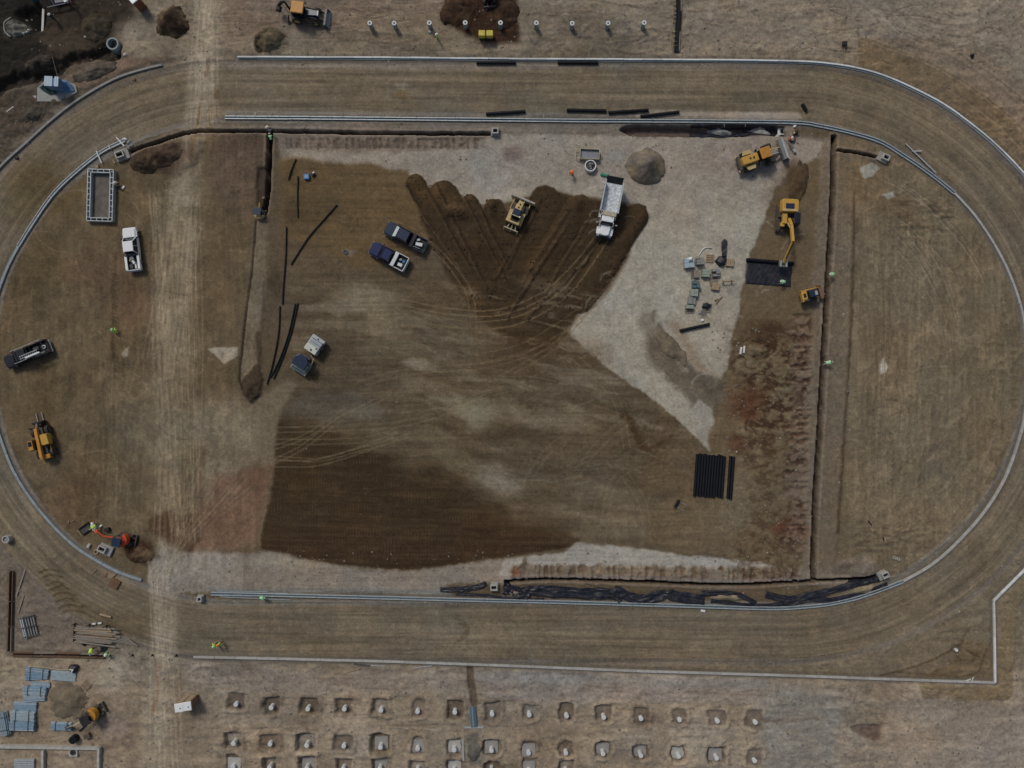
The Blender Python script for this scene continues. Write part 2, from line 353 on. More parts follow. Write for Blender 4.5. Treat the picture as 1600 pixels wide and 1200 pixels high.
# mid infield smears
rsm = fbm(GX/85, (GY-0.22*np.maximum(GX-650, 0))/15+0.5*n2, 21, 5, 0.58)
s = sl([(430, 400), (1150, 860)], 0)
mm = ss(430, 470, GX[s])*ss(1120, 1040, GX[s])*ss(420, 470, GY[s])*ss(860, 820, GY[s])
mm = mm*(1-GRAV[s])
put(s, mm*ss(0.04, 0.38, rsm[s]), (103, 93, 77), 0.58); put(s, mm*ss(0.05, 0.5, -rsm[s]), (66, 55, 41), 0.62)
blob(570, 463, 52, 22, (105, 96, 80), 0.75, 0.5, 12); blob(520, 478, 60, 12, (98, 88, 74), 0.6, 0.5, 12)
blob(588, 500, 16, 30, (104, 94, 76), 0.55, 0.5, 8)
blob(655, 568, 24, 8, (112, 104, 88), 0.8, 0.6, 6); blob(610, 545, 60, 12, (94, 86, 70), 0.5, 0.6, 10)
blob(730, 640, 44, 14, (110, 104, 86), 0.7, 0.7, 12, rot=0.35); blob(850, 655, 70, 18, (106, 96, 80), 0.6, 0.6, 14, rot=0.15)
blob(780, 750, 36, 16, (112, 103, 88), 0.7, 0.7, 10, rot=0.4); blob(690, 700, 60, 14, (92, 84, 66), 0.6, 0.6, 12, rot=0.4)
blob(660, 600, 36, 12, (96, 86, 70), 0.7, 0.6, 10)
blob(960, 780, 80, 24, (94, 84, 68), 0.5, 0.6, 14); blob(1000, 830, 90, 22, (98, 87, 71), 0.65, 0.5, 12)
blob(1030, 730, 40, 30, (80, 67, 50), 0.6, 0.5, 10)
# dark stain and slump marks
line([(975, 650), (992, 668), (1000, 690), (1012, 702)], 12, (62, 48, 33), 4, 5, 0.9, h=-0.08); line([(1010, 702), (1036, 690)], 6, (64, 50, 35), 3, 3, 0.8)
for k in range(7): line([(960+rng.uniform(-5, 5)+k*12, 700+rng.uniform(-20, 30)), (985+k*12, 670+rng.uniform(-20, 20))], 3, (66, 52, 37), 2, 3, 0.45)
# ---- dark damp rolled fill, lower left
DP = [(452, 608), (432, 660), (424, 740), (416, 800), (407, 858), (440, 866), (520, 880), (610, 889), (680, 888), (740, 879), (800, 868), (880, 856), (903, 846),
      (890, 835), (840, 822), (775, 785), (700, 752), (640, 725), (560, 668), (500, 625), (470, 606)]
DP = [(452, 608), (432, 660), (424, 740), (416, 800), (407, 858), (440, 866), (520, 880), (610, 889), (680, 888), (740, 879), (800, 868), (880, 856), (905, 846), (930, 800), (900, 720), (760, 640), (600, 596), (480, 600)]
s, m, d = pm(DP, 2, 1.2)
tr = ss(-20, 26, (GY[s]-(634+0.465*(GX[s]-450)))+34*rsm[s]+22*n1[s])*(0.55+0.45*ss(650, 700, GY[s]+8*n1[s]))
mm = m*np.clip(tr, 0, 1)
put(s, mm, (56, 44, 30)); put(s, mm*ss(0, 0.6, rsm[s]), (47, 37, 26), 0.6); put(s, mm*ss(760, 860, GY[s])*0.5, (60, 43, 30))
hat = np.sin(GX[s]*1.38+0.6*np.sin(GY[s]*0.2))*ss(-0.3, 0.5, vn(GX[s]/30, GY[s]/5, 5)*2-1)
put(s, mm*ss(0.1, 0.9, hat), (74, 62, 46), 0.42)
stp = fbm(GX[s]/160, (GY[s]-0.05*(GX[s]-400))/3.4, 31, 3); put(s, mm*ss(0.15, 0.5, stp), (68, 56, 40), 0.35)
FILL[s] |= (m > 0.5) & (mm > 0.5)
H[s] += 0.10*ss(0, -10, d)*ss(800, 860, GY[s])
# pale strip left of it
poly([(446, 588), (462, 600), (432, 660), (424, 740), (416, 800), (408, 857), (300, 860), (318, 760), (330, 680), (380, 640), (420, 610)], (100, 89, 72), 5, 4, 0.75)
poly([(345, 740), (418, 730), (408, 857), (300, 858), (312, 790)], (88, 66, 52), 10, 6, 0.75)
poly([(470, 612), (560, 610), (600, 655), (520, 660), (440, 650)], (76, 71, 62), 8, 6, 0.6)
# dark churned soil left of it
poly([(240, 805), (262, 795), (300, 800), (310, 840), (298, 864), (262, 850), (232, 830)], (64, 48, 36), 6, 5, 0.9, rel=0.06)
poly([(190, 845), (215, 842), (238, 852), (250, 868), (236, 884), (208, 880), (192, 866)], (62, 44, 31), 4, 4, 0.95, rel=0.12, h=0.12)
blob(222, 866, 10, 6, (98, 84, 66), 0.7, 0.5, 3)
# ---- strip between infield and bottom kerb
poly([(232, 900), (262, 862), (340, 862), (440, 868), (560, 888), (680, 890), (790, 872), (800, 910), (700, 915), (690, 926), (230, 924)], (109, 100, 89), 4, 3, rel=0.04)
line([(330, 922), (600, 924), (700, 928)], 9, (98, 95, 90), 4, 3, 0.8); blob(430, 880, 70, 8, (122, 113, 99), 0.7, 0.6, 8)
# pale scraped band with scallops
SC_P = [(790, 872), (880, 862), (905, 845), (930, 852), (1000, 860), (1120, 872), (1230, 884), (1270, 890), (1270, 908), (1130, 914), (1000, 908), (860, 904), (800, 908), (778, 900)]
poly(SC_P, (128, 122, 112), 2.5, 2, rel=0.03)
s = sl(SC_P, 6)
m = ss(878, 886, GY[s]-0.012*(GX[s]-800)+4*nf1[s])*ss(910, 904, GY[s]-0.008*(GX[s]-800))*ss(795, 805, GX[s])*ss(1262, 1245, GX[s])
put(s, m, (98, 84, 68), 0.8)
m = m*ss(-12, 6, GY[s]-880-0.012*(GX[s]-800)+9*(vn(GX[s]/9, GX[s]*0, 17)*2-1))
sc_ = ss(-0.6, 0.7, np.sin(GX[s]*0.40+8*fbm(GX[s]/26, GX[s]*0, 18, 3)+1.5*nf2[s])+1.8*nf1[s]); put(s, m*sc_*np.clip(0.6+0.9*nf2[s], 0.1, 1), (78, 61, 46), 0.8); H[s] -= 0.25*m*sc_; H[s] += 0.12*m
line([(800, 902), (1000, 903), (1130, 908), (1265, 903)], 7, (94, 86, 82), 2, 1, 0.8)
blob(806, 892, 9, 7, (104, 72, 52), 0.7, 0.4, 3); blob(820, 880, 4, 12, (76, 68, 56), 0.8, 0.4, 2)
# ---- brown fill right of the gravel
BR = [(1268, 250), (1238, 266), (1210, 300), (1186, 370), (1168, 430), (1162, 480), (1145, 535), (1138, 580), (1118, 605), (1116, 660), (1108, 704), (1080, 760), (1010, 800), (1010, 850), (1130, 872), (1262, 890), (1268, 700), (1280, 500), (1290, 300), (1294, 252)]
poly(BR, (88, 75, 57), 4, 4, rel=0.05)
blob(1240, 285, 16, 34, (66, 53, 38), 0.85, 0.4, 6); blob(1222, 320, 24, 40, (78, 64, 50), 0.5, 0.5, 8)
# rough churned spoil
s = sl([(1110, 490), (1272, 905)], 0)
m = ss(1120, 1170, GX[s]+30*n1[s]-0.0*(GY[s]))*ss(1270, 1262, GX[s]+(GY[s]-500)*0.03)*ss(490, 540, GY[s]+14*n2[s])
m2 = m*ss(1180, 1110, GX[s]); m = m*(1-0.5*ss(640, 740, GY[s]))
ro = 0.55*fbm(GX[s]/16, GY[s]/10, 41, 5, 0.6)+0.55*(ridge(GX[s]/17, GY[s]/10, 43)-0.35)
put(s, m*ss(0.0, 0.35, ro), (54, 39, 28), 0.85); put(s, m*ss(0.05, 0.5, -ro), (104, 93, 74), 0.6)
REL[s] = np.maximum(REL[s], m*0.17); H[s] += -0.14*m*ro
blob(1195, 520, 30, 16, (60, 42, 30), 0.6, 0.6, 12); blob(1165, 620, 32, 30, (76, 48, 33), 0.7, 0.6, 14); blob(1150, 690, 20, 14, (74, 50, 36), 0.7, 0.6, 8)
blob(1235, 822, 26, 14, (82, 50, 36), 0.85, 0.4, 8); blob(1150, 780, 26, 60, (98, 88, 72), 0.6, 0.6, 12)
# ribs beside the right trench
m = ss(1232, 1250, GX[s]+(GY[s]-500)*0.035+5*nf1[s]+14*(vn(GY[s]/11, GY[s]*0, 19)*2-1))*ss(1276, 1268, GX[s]+(GY[s]-500)*0.035)*ss(470, 500, GY[s])*ss(880, 840, GY[s])
rb = ss(-0.7, 0.9, np.sin(GY[s]*0.40+10*fbm(GY[s]/32, GY[s]*0, 20, 3)+3.5*nf2[s])+2.2*nf1[s])
put(s, m, (104, 88, 76), 0.6); put(s, m*rb*np.clip(0.75+0.9*nf2[s], 0.15, 1), (56, 40, 29), 0.85); H[s] -= 0.22*m*rb
blob(1275, 470, 20, 40, (92, 78, 62), 0.5, 0.5, 8)
# berms beside the right trench
poly([(1282, 225), (1298, 225), (1286, 500), (1277, 640), (1268, 800), (1266, 905), (1252, 905), (1258, 800), (1268, 560), (1272, 400)], (97, 86, 73), 4, 4, 0.8, h=0.12, rel=0.06)
poly([(1309, 240), (1332, 245), (1332, 400), (1324, 600), (1314, 760), (1306, 850), (1300, 905), (1276, 905), (1280, 800), (1288, 620), (1300, 400)], (96, 85, 71), 5, 4, 0.75, h=0.12, rel=0.06)
line([(1332, 300), (1331, 420), (1325, 560), (1316, 700), (1308, 830)], 5, (72, 60, 46), 2.5, 1.5, 0.85, h=0.14)
line([(1302, 240), (1330, 236), (1352, 240), (1378, 250)], 12, (84, 72, 60), 4, 3, 0.7, h=0.1)
poly([(1312, 255), (1350, 258), (1400, 300), (1440, 330), (1420, 345), (1350, 320), (1315, 320)], (90, 76, 58), 8, 6, 0.7, rel=0.06)
# rough zone in the right infield
s = sl([(1370, 300), (1530, 430)], 0); d = np.hypot((GX[s]-1440)/70, (GY[s]-340)/42)
m = ss(1.2, 0.5, d+0.4*n1[s]); wv = fbm(GX[s]/22, GY[s]/5, 51, 4); put(s, m*ss(0.05, 0.4, wv), (68, 56, 42), 0.6); H[s] += 0.16*m*wv
s = sl([(1320, 780), (1480, 880)], 0); d = np.hypot((GX[s]-1410)/80, (GY[s]-840)/30)
m = ss(1.2, 0.5, d+0.4*n1[s]); wv = fbm(GX[s]/18, GY[s]/5, 52, 4); put(s, m*ss(0.05, 0.4, wv), (70, 58, 46), 0.5); H[s] += 0.14*m*wv
poly([(1280, 905), (1305, 880), (1350, 868), (1370, 890), (1340, 930), (1280, 915)], (104, 95, 84), 6, 5, 0.7, rel=0.06); blob(1320, 893, 18, 9, (74, 66, 58), 0.6)
# curved wheel marks right infield
for cx, cy, r, a0, a1 in ((1385, 660, 30, 150, 330), (1385, 660, 44, 190, 330), (1385, 660, 24, 20, 160), (530, 345, 18, -80, 80), (530, 345, 28, -100, 60), (710, 985, 22, -90, 80), (715, 985, 14, -80, 70)):
    line([(cx+r*math.cos(R(a)), cy+0.8*r*math.sin(R(a))) for a in range(a0, a1+1, 15)], 2.4, (70, 58, 42) if cx != 1385 else (78, 68, 54), 1.5, 1.5, 0.6, h=-0.03)
# smears of grey in the gravel, dragged pile
line([(1012, 500), (1020, 520), (1070, 575), (1100, 600), (1118, 615)], 26, (100, 92, 80), 10, 6, 0.8); line([(1030, 510), (1060, 555), (1110, 610)], 8, (82, 75, 68), 4, 4, 0.8)
poly([(1005, 520), (1030, 540), (1070, 580), (1100, 585), (1130, 600), (1120, 650), (1080, 640), (1040, 590), (1010, 560)], (74, 66, 55), 6, 8, 0.75, rel=0.06)
poly([(1040, 500), (1060, 500), (1090, 560), (1120, 590), (1085, 580)], (112, 100, 84), 6, 5, 0.8)
line([(1022, 486), (1020, 500)], 5, (92, 84, 74), 2, 2, 0.8)
poly([(1112, 640), (1090, 625), (1078, 645), (1105, 690)], (122, 116, 106), 2, 1.5, 0.9)
# ---- bottom right corner outside the kerb
poly([(1435, 1068), (1558, 1070), (1558, 940), (1610, 890), (1700, 840), (1700, 900), (1598, 932), (1584, 960), (1582, 1080), (1578, 1092), (1500, 1094), (1440, 1090)], (100, 87, 68), 2, 1.5, rel=0.03, h=0.08)
line([(1390, 1100), (1480, 1100), (1590, 1104), (1700, 1095)], 18, (88, 80, 68), 6, 5, 0.7, rel if False else 0) if False else line([(1380, 1102), (1480, 1104), (1590, 1108), (1800, 1095)], 17, (80, 72, 62), 6, 5, 0.75)
poly([(1190, 1075), (1300, 1085), (1320, 1110), (1310, 1210), (1180, 1210)], (103, 101, 96), 16, 10, 0.7)
poly([(1316, 1100), (1420, 1095), (2000, 1110), (2000, 1500), (1320, 1500)], (117, 106, 94), 12, 8, 0.7)
poly([(1320, 1108), (1345, 1100), (1378, 1112), (1382, 1140), (1376, 1158), (1345, 1156), (1322, 1140)], (103, 93, 79), 4, 3, 0.8, h=-0.2)
poly([(1330, 1140), (1345, 1136), (1376, 1136), (1376, 1158), (1350, 1157)], (84, 70, 62), 2.5, 2, 0.9, h=-0.25)
poly([(1240, 1052), (1310, 1050), (1420, 1062), (1480, 1040), (1500, 1000), (1550, 1005), (1552, 1062)], (90, 77, 58), 3, 2, 0.8)
line([(1375, 1055), (1430, 1040), (1480, 1018), (1505, 1000)], 2.5, (66, 55, 40), 1.6, 1.2, 0.8, h=0.07)
line([(1400, 1049), (1450, 1053), (1520, 1053), (1534, 1030)], 2, (66, 55, 40), 1.6, 1, 0.6, h=0.05); line([(1534, 1030), (1550, 998)], 2, (66, 55, 40), 1.5, 1, 0.6)
blob(1492, 1014, 9, 6, (74, 66, 54), 0.8, 0.4, 2, h=-0.15); line([(1500, 1002), (1516, 978)], 2, (70, 58, 42), 1.2, 1, 0.7)
for a in ((1508, 1014, 1530, 1026), (1500, 1030, 1495, 1022), (1520, 1034, 1528, 1020)): line([a[:2], a[2:]], 4, (64, 53, 38), 2, 2, 0.6, h=-0.06)
# ---- left outside of the bottom bend
poly([(0, 850), (30, 880), (62, 920), (100, 950), (140, 970), (140, 1000), (0, 1020), (-300, 1020), (-300, 800)], (88, 79, 70), 6, 6, 0.8, rel=0.06)
poly([(60, 890), (90, 900), (140, 940), (230, 960), (232, 1000), (150, 975), (100, 950)], (88, 76, 58), 8, 6, 0.6)
blob(270, 880, 30, 20, (116, 107, 95), 0.6, 0.5, 8)
# ground under the lower left yard
blob(175, 1065, 28, 26, (124, 115, 101), 0.6, 0.6, 8); blob(20, 1050, 30, 20, (118, 106, 88), 0.6, 0.6, 8)
blob(175, 1140, 24, 22, (116, 104, 98), 0.5, 0.5, 8)
poly([(283, 1035), (540, 1045), (720, 1050), (720, 1085), (290, 1075)], (112, 102, 92), 8, 6, 0.6)
poly([(745, 1050), (1190, 1062), (1190, 1100), (760, 1095)], (112, 103, 96), 8, 6, 0.6)
line([(740, 1055), (1190, 1068)], 20, (106, 103, 98), 6, 5, 0.6)
line([(735, 1043), (738, 1075), (742, 1100)], 10, (76, 64, 52), 2, 1.5, 0.9, h=-0.35)
poly([(728, 1148), (748, 1140), (754, 1190), (734, 1195)], (84, 79, 72), 3, 3, 0.8)
# ---- pits for the pad footings
PR1 = [(370, 1099), (425, 1104), (482, 1106), (539, 1106), (596, 1108), (653, 1110), (711, 1111), (769, 1114), (827, 1115), (885, 1117), (943, 1119), (1001, 1121), (1061, 1123), (1120, 1125), (1179, 1127)]
PR2 = [(366, 1160), (423, 1161), (480, 1163), (538, 1164), (595, 1166), (653, 1168), (710, 1170), (768, 1171), (826, 1175), (884, 1175), (942, 1176), (1001, 1179), (1060, 1180), (1119, 1183), (1178, 1187)]
PR3 = [(365, 1197), (422, 1198), (480, 1199), (537, 1200), (594, 1200), (653, 1202), (710, 1202), (768, 1203), (826, 1203), (884, 1204)]
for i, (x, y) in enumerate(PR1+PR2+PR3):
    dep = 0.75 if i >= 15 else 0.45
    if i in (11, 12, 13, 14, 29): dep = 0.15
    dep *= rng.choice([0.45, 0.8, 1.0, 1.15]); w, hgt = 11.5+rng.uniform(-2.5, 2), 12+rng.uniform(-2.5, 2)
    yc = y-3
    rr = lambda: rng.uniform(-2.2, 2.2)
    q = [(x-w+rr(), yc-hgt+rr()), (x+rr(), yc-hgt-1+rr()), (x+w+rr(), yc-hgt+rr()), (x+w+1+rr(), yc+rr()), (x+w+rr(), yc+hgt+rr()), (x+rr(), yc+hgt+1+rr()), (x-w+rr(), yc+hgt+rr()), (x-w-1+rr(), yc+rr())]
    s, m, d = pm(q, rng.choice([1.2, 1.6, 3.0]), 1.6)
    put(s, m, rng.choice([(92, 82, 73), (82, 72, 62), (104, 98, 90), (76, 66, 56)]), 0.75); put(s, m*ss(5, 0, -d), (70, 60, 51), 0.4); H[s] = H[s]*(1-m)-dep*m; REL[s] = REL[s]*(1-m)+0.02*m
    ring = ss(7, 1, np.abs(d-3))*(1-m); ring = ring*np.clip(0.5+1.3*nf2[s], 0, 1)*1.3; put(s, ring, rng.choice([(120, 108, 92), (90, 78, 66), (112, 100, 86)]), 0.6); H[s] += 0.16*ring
# ---- trenches
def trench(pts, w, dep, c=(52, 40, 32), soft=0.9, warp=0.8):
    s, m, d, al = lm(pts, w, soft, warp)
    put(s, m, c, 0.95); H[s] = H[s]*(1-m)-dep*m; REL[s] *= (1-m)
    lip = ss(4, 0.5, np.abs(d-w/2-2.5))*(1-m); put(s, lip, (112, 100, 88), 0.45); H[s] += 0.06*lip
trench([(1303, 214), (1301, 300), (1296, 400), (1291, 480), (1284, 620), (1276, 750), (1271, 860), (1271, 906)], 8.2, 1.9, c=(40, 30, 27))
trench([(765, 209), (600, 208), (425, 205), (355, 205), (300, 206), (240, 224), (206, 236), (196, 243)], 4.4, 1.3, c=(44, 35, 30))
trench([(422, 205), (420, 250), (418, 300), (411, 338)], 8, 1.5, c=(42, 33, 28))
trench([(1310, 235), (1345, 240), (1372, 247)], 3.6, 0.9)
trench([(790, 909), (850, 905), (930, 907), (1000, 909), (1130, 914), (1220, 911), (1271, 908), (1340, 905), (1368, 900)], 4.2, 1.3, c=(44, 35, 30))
poly([(402, 262), (418, 262), (418, 330), (404, 335), (400, 290)], (58, 48, 42), 2.5, 2, 0.9, h=-0.35, rel=0.05)
poly([(1100-120, 196), (1225, 198), (1228, 212), (1100, 213), (985, 211), (970, 203)], (78, 66, 60), 2, 1.5, 0.95, h=-1.1, rel=0.04)
poly([(400, 340), (420, 345), (412, 450), (405, 520), (400, 580), (410, 620), (378, 622), (376, 560), (382, 480), (392, 400)], (96, 86, 71), 4, 4, 0.75, rel=0.07)
line([(400, 345), (394, 420), (386, 480), (379, 540), (375, 590), (380, 612)], 2.6, (48, 38, 30), 1.2, 1.2, 0.85, h=-0.25)
line([(412, 440), (408, 520), (404, 560)], 3, (78, 66, 54), 2, 3, 0.6, h=0.1)
poly([(384, 585), (402, 565), (411, 590), (408, 618), (392, 627), (378, 615)], (60, 49, 38), 3, 2, 0.95, h=0.35, rel=0.06); line([(402, 520), (406, 570)], 7, (64, 53, 41), 3, 2, 0.8, h=0.15)
blob(456, 330, 10, 22, (66, 55, 42), 0.6, 0.5, 5); blob(425, 440, 14, 22, (60, 50, 37), 0.6, 0.5, 5, h=0.1)
# deep dark excavation, top left
poly([(-300, 230), (0, 128), (60, 108), (110, 84), (150, 68), (172, 62), (192, 66), (190, 84), (178, 90), (150, 86), (112, 98), (60, 124), (0, 150), (-300, 270)], (46, 40, 34), 6, 9, 0.9, h=-1.0, rel=0.28)
blob(48, 30, 22, 20, (12, 12, 12), 0.9, 0.4, 5, h=-0.9)
blob(25, 46, 20, 16, (52, 49, 42), 0.8, 0.5, 3, h=0.2, rel=0.14)
# scrape ridges below the left bend (loader heaps)
for k in range(8):
    x = 62+k*5; y = 890+k*9+rng.uniform(-3, 3)
    line([(x, y+6), (x+10+rng.uniform(0, 8), y), (x+24+rng.uniform(0, 12), y+4)], 2.4, (68, 57, 42), 1.6, 2, 0.7, h=0.1)
# light bare patches
for (pp, c) in (([(324, 545), (335, 543), (372, 543), (372, 556), (350, 569), (338, 556)], (128, 118, 103)), ([(1378, 562), (1382, 558), (1388, 572), (1384, 582), (1376, 584), (1375, 570)], (184, 184, 176)),
                ([(190, 552), (196, 545), (202, 541), (201, 556), (193, 558)], (120, 110, 96)), ([(1345, 262), (1362, 254), (1374, 262), (1362, 276), (1350, 280), (1344, 270)], (124, 122, 114)),
                ([(1380, 303), (1395, 297), (1398, 306), (1386, 310)], (122, 120, 112)), ([(530, 392), (540, 389), (556, 392), (546, 401)], (96, 88, 80))):
    poly(pp, c, 1.6, 1.2, 0.9)
# tooth marks down the left infield
for k in range(30):
    y = 395+k*6.2; line([(176+rng.uniform(-1, 1), y), (182+rng.uniform(-1, 2), y+4)], 1.6, (62, 51, 36), 1.2, 0.5, 0.55)
line([(182, 395), (178, 440), (176, 560)], 2, (66, 54, 38), 1.6, 1.5, 0.6)
for pts in ([(135, 675), (134, 725), (148, 742)], [(171, 692), (169, 722)], [(160, 600), (160, 650)]): line(pts, 3, (66, 55, 41), 2, 1, 0.7)
# ---- tyre tracks
LT = (124, 110, 88); MT = (98, 84, 64); DK = (66, 54, 40)
def tyres(pts, gap, c, a=0.6, w=1.4, h=-0.025):
    p = crom(pts)
    for sgn in (-1, 1):
        q = []
        for i in range(len(p)):
            x0, y0 = p[max(i-1, 0)]; x1, y1 = p[min(i+1, len(p)-1)]
            dx, dy = x1-x0, y1-y0; L_ = math.hypot(dx, dy)+1e-6
            q.append((p[i][0]-dy/L_*gap/2*sgn, p[i][1]+dx/L_*gap/2*sgn))
        line(q, w, c, 1.1, 0.6, a, h, smooth=False)
tyres([(620, 470), (700, 486), (780, 488), (850, 460), (900, 415), (935, 370)], 9, MT, 0.85)
tyres([(640, 492), (730, 508), (810, 500), (880, 460), (920, 410), (945, 372)], 12, MT, 0.8)
tyres([(560, 520), (700, 560), (800, 550), (870, 515), (930, 470)], 16, MT, 0.5)
tyres([(800, 580), (860, 545), (900, 505), (960, 440)], 8, (100, 84, 62), 0.5)
tyres([(600, 345), (650, 365), (700, 410), (735, 465), (740, 540)], 9, MT, 0.55); tyres([(560, 300), (640, 330), (690, 390), (730, 450)], 12, (92, 78, 58), 0.4)
for q in (([(425, 722), (470, 700), (530, 655), (600, 620)], 7), ([(425, 700), (480, 680), (540, 640)], 6), ([(430, 715), (500, 718), (570, 700), (640, 680)], 5), ([(430, 690), (560, 688), (620, 672)], 8), ([(432, 672), (540, 668), (640, 660), (760, 620)], 8), ([(428, 724), (500, 722), (600, 690)], 10)):
    tyres(q[0], q[1], (94, 84, 66), 0.7, 1.3)
for q in ([(560, 600), (640, 580), (760, 570), (860, 540)], [(930, 660), (860, 700), (820, 760)], [(1000, 640), (940, 690), (900, 740)], [(940, 850), (955, 760), (985, 730)], [(975, 740), (1005, 790), (1010, 850)], [(620, 640), (700, 630), (820, 600)], [(900, 560), (960, 620), (980, 700)]):
    tyres(q, rng.uniform(7, 14), (108, 96, 78), 0.32, 1.4)
# many faint passes
def wander(x0, y0, x1, y1, n, gap, c, a, bend=20):
    for k in range(n):
        a_ = (rng.uniform(x0, x1), y0+rng.uniform(-10, 10)); b_ = (rng.uniform(x0, x1), y1+rng.uniform(-10, 10))
        mid = ((a_[0]+b_[0])/2+rng.uniform(-bend, bend), (a_[1]+b_[1])/2)
        tyres([a_, mid, b_], gap, c, a*rng.uniform(0.6, 1.2), 1.3, -0.012)
wander(235, 300, 310, 840, 22, 9, (116, 104, 85), 0.36); wander(300, -40, 342, 190, 12, 8, (140, 128, 110), 0.35, 6)
wander(235, 880, 285, 1230, 12, 8, (138, 126, 108), 0.3, 8); wander(150, 560, 230, 840, 8, 8, (104, 92, 72), 0.3)
wander(1335, 330, 1480, 800, 16, 8, (108, 96, 78), 0.22); wander(1340, 330, 1460, 800, 8, 8, (74, 64, 50), 0.3)
for k in range(12):
    x0 = 285+rng.uniform(-22, 30); tyres([(x0, 300+rng.uniform(-20, 60)), (x0-10, 420), (x0-rng.uniform(0, 40), 560)], 8, (118, 106, 88), 0.4)
for k in range(9): tyres([(264+rng.uniform(-25, 25), 900), (270+k*4, 840), (300+k*12, 740+rng.uniform(-30, 30))], 7, (104, 92, 74), 0.4)
for k in range(46):
    x, y = rng.uniform(60, 390), rng.uniform(330, 840); r_ = rng.uniform(15, 70); a0 = rng.uniform(0, 360); a1 = a0+rng.uniform(30, 90)
    line([(x+r_*math.cos(R(a)), y+r_*math.sin(R(a))) for a in np.linspace(a0, a1, 6)], 1.3, (108, 96, 78) if k % 3 else (66, 56, 42), 1.1, 1.2, 0.35)
for k in range(40):
    x, y = rng.uniform(1345, 1560), rng.uniform(300, 860); r_ = rng.uniform(20, 90); a0 = rng.uniform(0, 360); a1 = a0+rng.uniform(25, 70)
    line([(x+r_*math.cos(R(a)), y+r_*math.sin(R(a))) for a in np.linspace(a0, a1, 6)], 1.5, (112, 102, 84) if k % 2 else (76, 66, 52), 1.1, 1.5, 0.35, h=0.02)
for k in range(60):
    x, y = rng.uniform(640, 1090), rng.uniform(560, 760); L_ = rng.uniform(15, 70); a = rng.gauss(-0.5, 0.25) if k % 2 else rng.gauss(0.1, 0.2)
    line([(x, y), (x+L_*math.cos(a), y+L_*math.sin(a))], 1.3, (104, 94, 76), 1.1, 1.2, 0.35)
for k in range(70):
    x, y = rng.uniform(900, 1240), rng.uniform(235, 600); L_ = rng.uniform(10, 45); a = rng.gauss(-0.7, 0.5)
    line([(x, y), (x+L_*0.5*math.cos(a), y+L_*0.5*math.sin(a)), (x+L_*math.cos(a+0.4), y+L_*math.sin(a+0.4))], 1.5, (104, 98, 88) if k % 2 else (142, 138, 130), 1.2, 1.6, 0.35 if not (x-800) > 1e9 else 0)
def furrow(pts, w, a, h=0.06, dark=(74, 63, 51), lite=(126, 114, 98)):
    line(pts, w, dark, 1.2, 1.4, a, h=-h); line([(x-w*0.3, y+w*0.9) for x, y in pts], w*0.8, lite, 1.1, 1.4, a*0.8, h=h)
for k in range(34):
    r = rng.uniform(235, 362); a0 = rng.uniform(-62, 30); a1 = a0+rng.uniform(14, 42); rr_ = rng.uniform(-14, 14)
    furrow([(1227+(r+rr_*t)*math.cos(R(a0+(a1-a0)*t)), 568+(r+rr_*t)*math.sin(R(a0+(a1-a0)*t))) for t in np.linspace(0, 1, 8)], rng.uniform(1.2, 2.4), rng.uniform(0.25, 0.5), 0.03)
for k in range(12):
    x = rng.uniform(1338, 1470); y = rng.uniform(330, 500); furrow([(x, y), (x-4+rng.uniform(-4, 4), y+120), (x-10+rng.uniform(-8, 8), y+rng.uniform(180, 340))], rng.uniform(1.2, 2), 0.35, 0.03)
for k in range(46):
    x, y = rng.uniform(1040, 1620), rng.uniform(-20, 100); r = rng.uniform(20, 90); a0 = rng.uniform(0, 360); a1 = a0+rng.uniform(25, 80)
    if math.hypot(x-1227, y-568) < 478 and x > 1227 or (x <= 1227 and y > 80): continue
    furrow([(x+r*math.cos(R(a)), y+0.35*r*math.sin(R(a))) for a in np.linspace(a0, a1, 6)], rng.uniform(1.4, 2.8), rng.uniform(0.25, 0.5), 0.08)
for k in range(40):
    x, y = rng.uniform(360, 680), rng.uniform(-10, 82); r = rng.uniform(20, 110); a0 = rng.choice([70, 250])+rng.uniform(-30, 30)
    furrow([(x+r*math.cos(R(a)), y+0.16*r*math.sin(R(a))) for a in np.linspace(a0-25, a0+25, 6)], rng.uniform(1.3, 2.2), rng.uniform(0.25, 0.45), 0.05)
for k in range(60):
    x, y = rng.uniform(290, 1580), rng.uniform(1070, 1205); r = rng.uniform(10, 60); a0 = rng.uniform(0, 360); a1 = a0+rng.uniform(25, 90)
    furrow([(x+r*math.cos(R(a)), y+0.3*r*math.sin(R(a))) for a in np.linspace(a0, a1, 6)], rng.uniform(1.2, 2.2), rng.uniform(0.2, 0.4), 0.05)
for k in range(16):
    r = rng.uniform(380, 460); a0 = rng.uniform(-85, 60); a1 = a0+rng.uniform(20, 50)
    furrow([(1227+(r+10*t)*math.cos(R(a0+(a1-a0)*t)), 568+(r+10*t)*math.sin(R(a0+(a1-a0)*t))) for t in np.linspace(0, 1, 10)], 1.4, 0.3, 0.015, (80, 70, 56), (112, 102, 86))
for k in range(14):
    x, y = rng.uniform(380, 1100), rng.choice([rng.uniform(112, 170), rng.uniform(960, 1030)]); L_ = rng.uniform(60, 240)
    furrow([(x, y), (x+L_/2, y+rng.uniform(-4, 4)), (x+L_, y+rng.uniform(-8, 8))], 1.4, 0.3, 0.015, (80, 70, 56), (112, 102, 86))
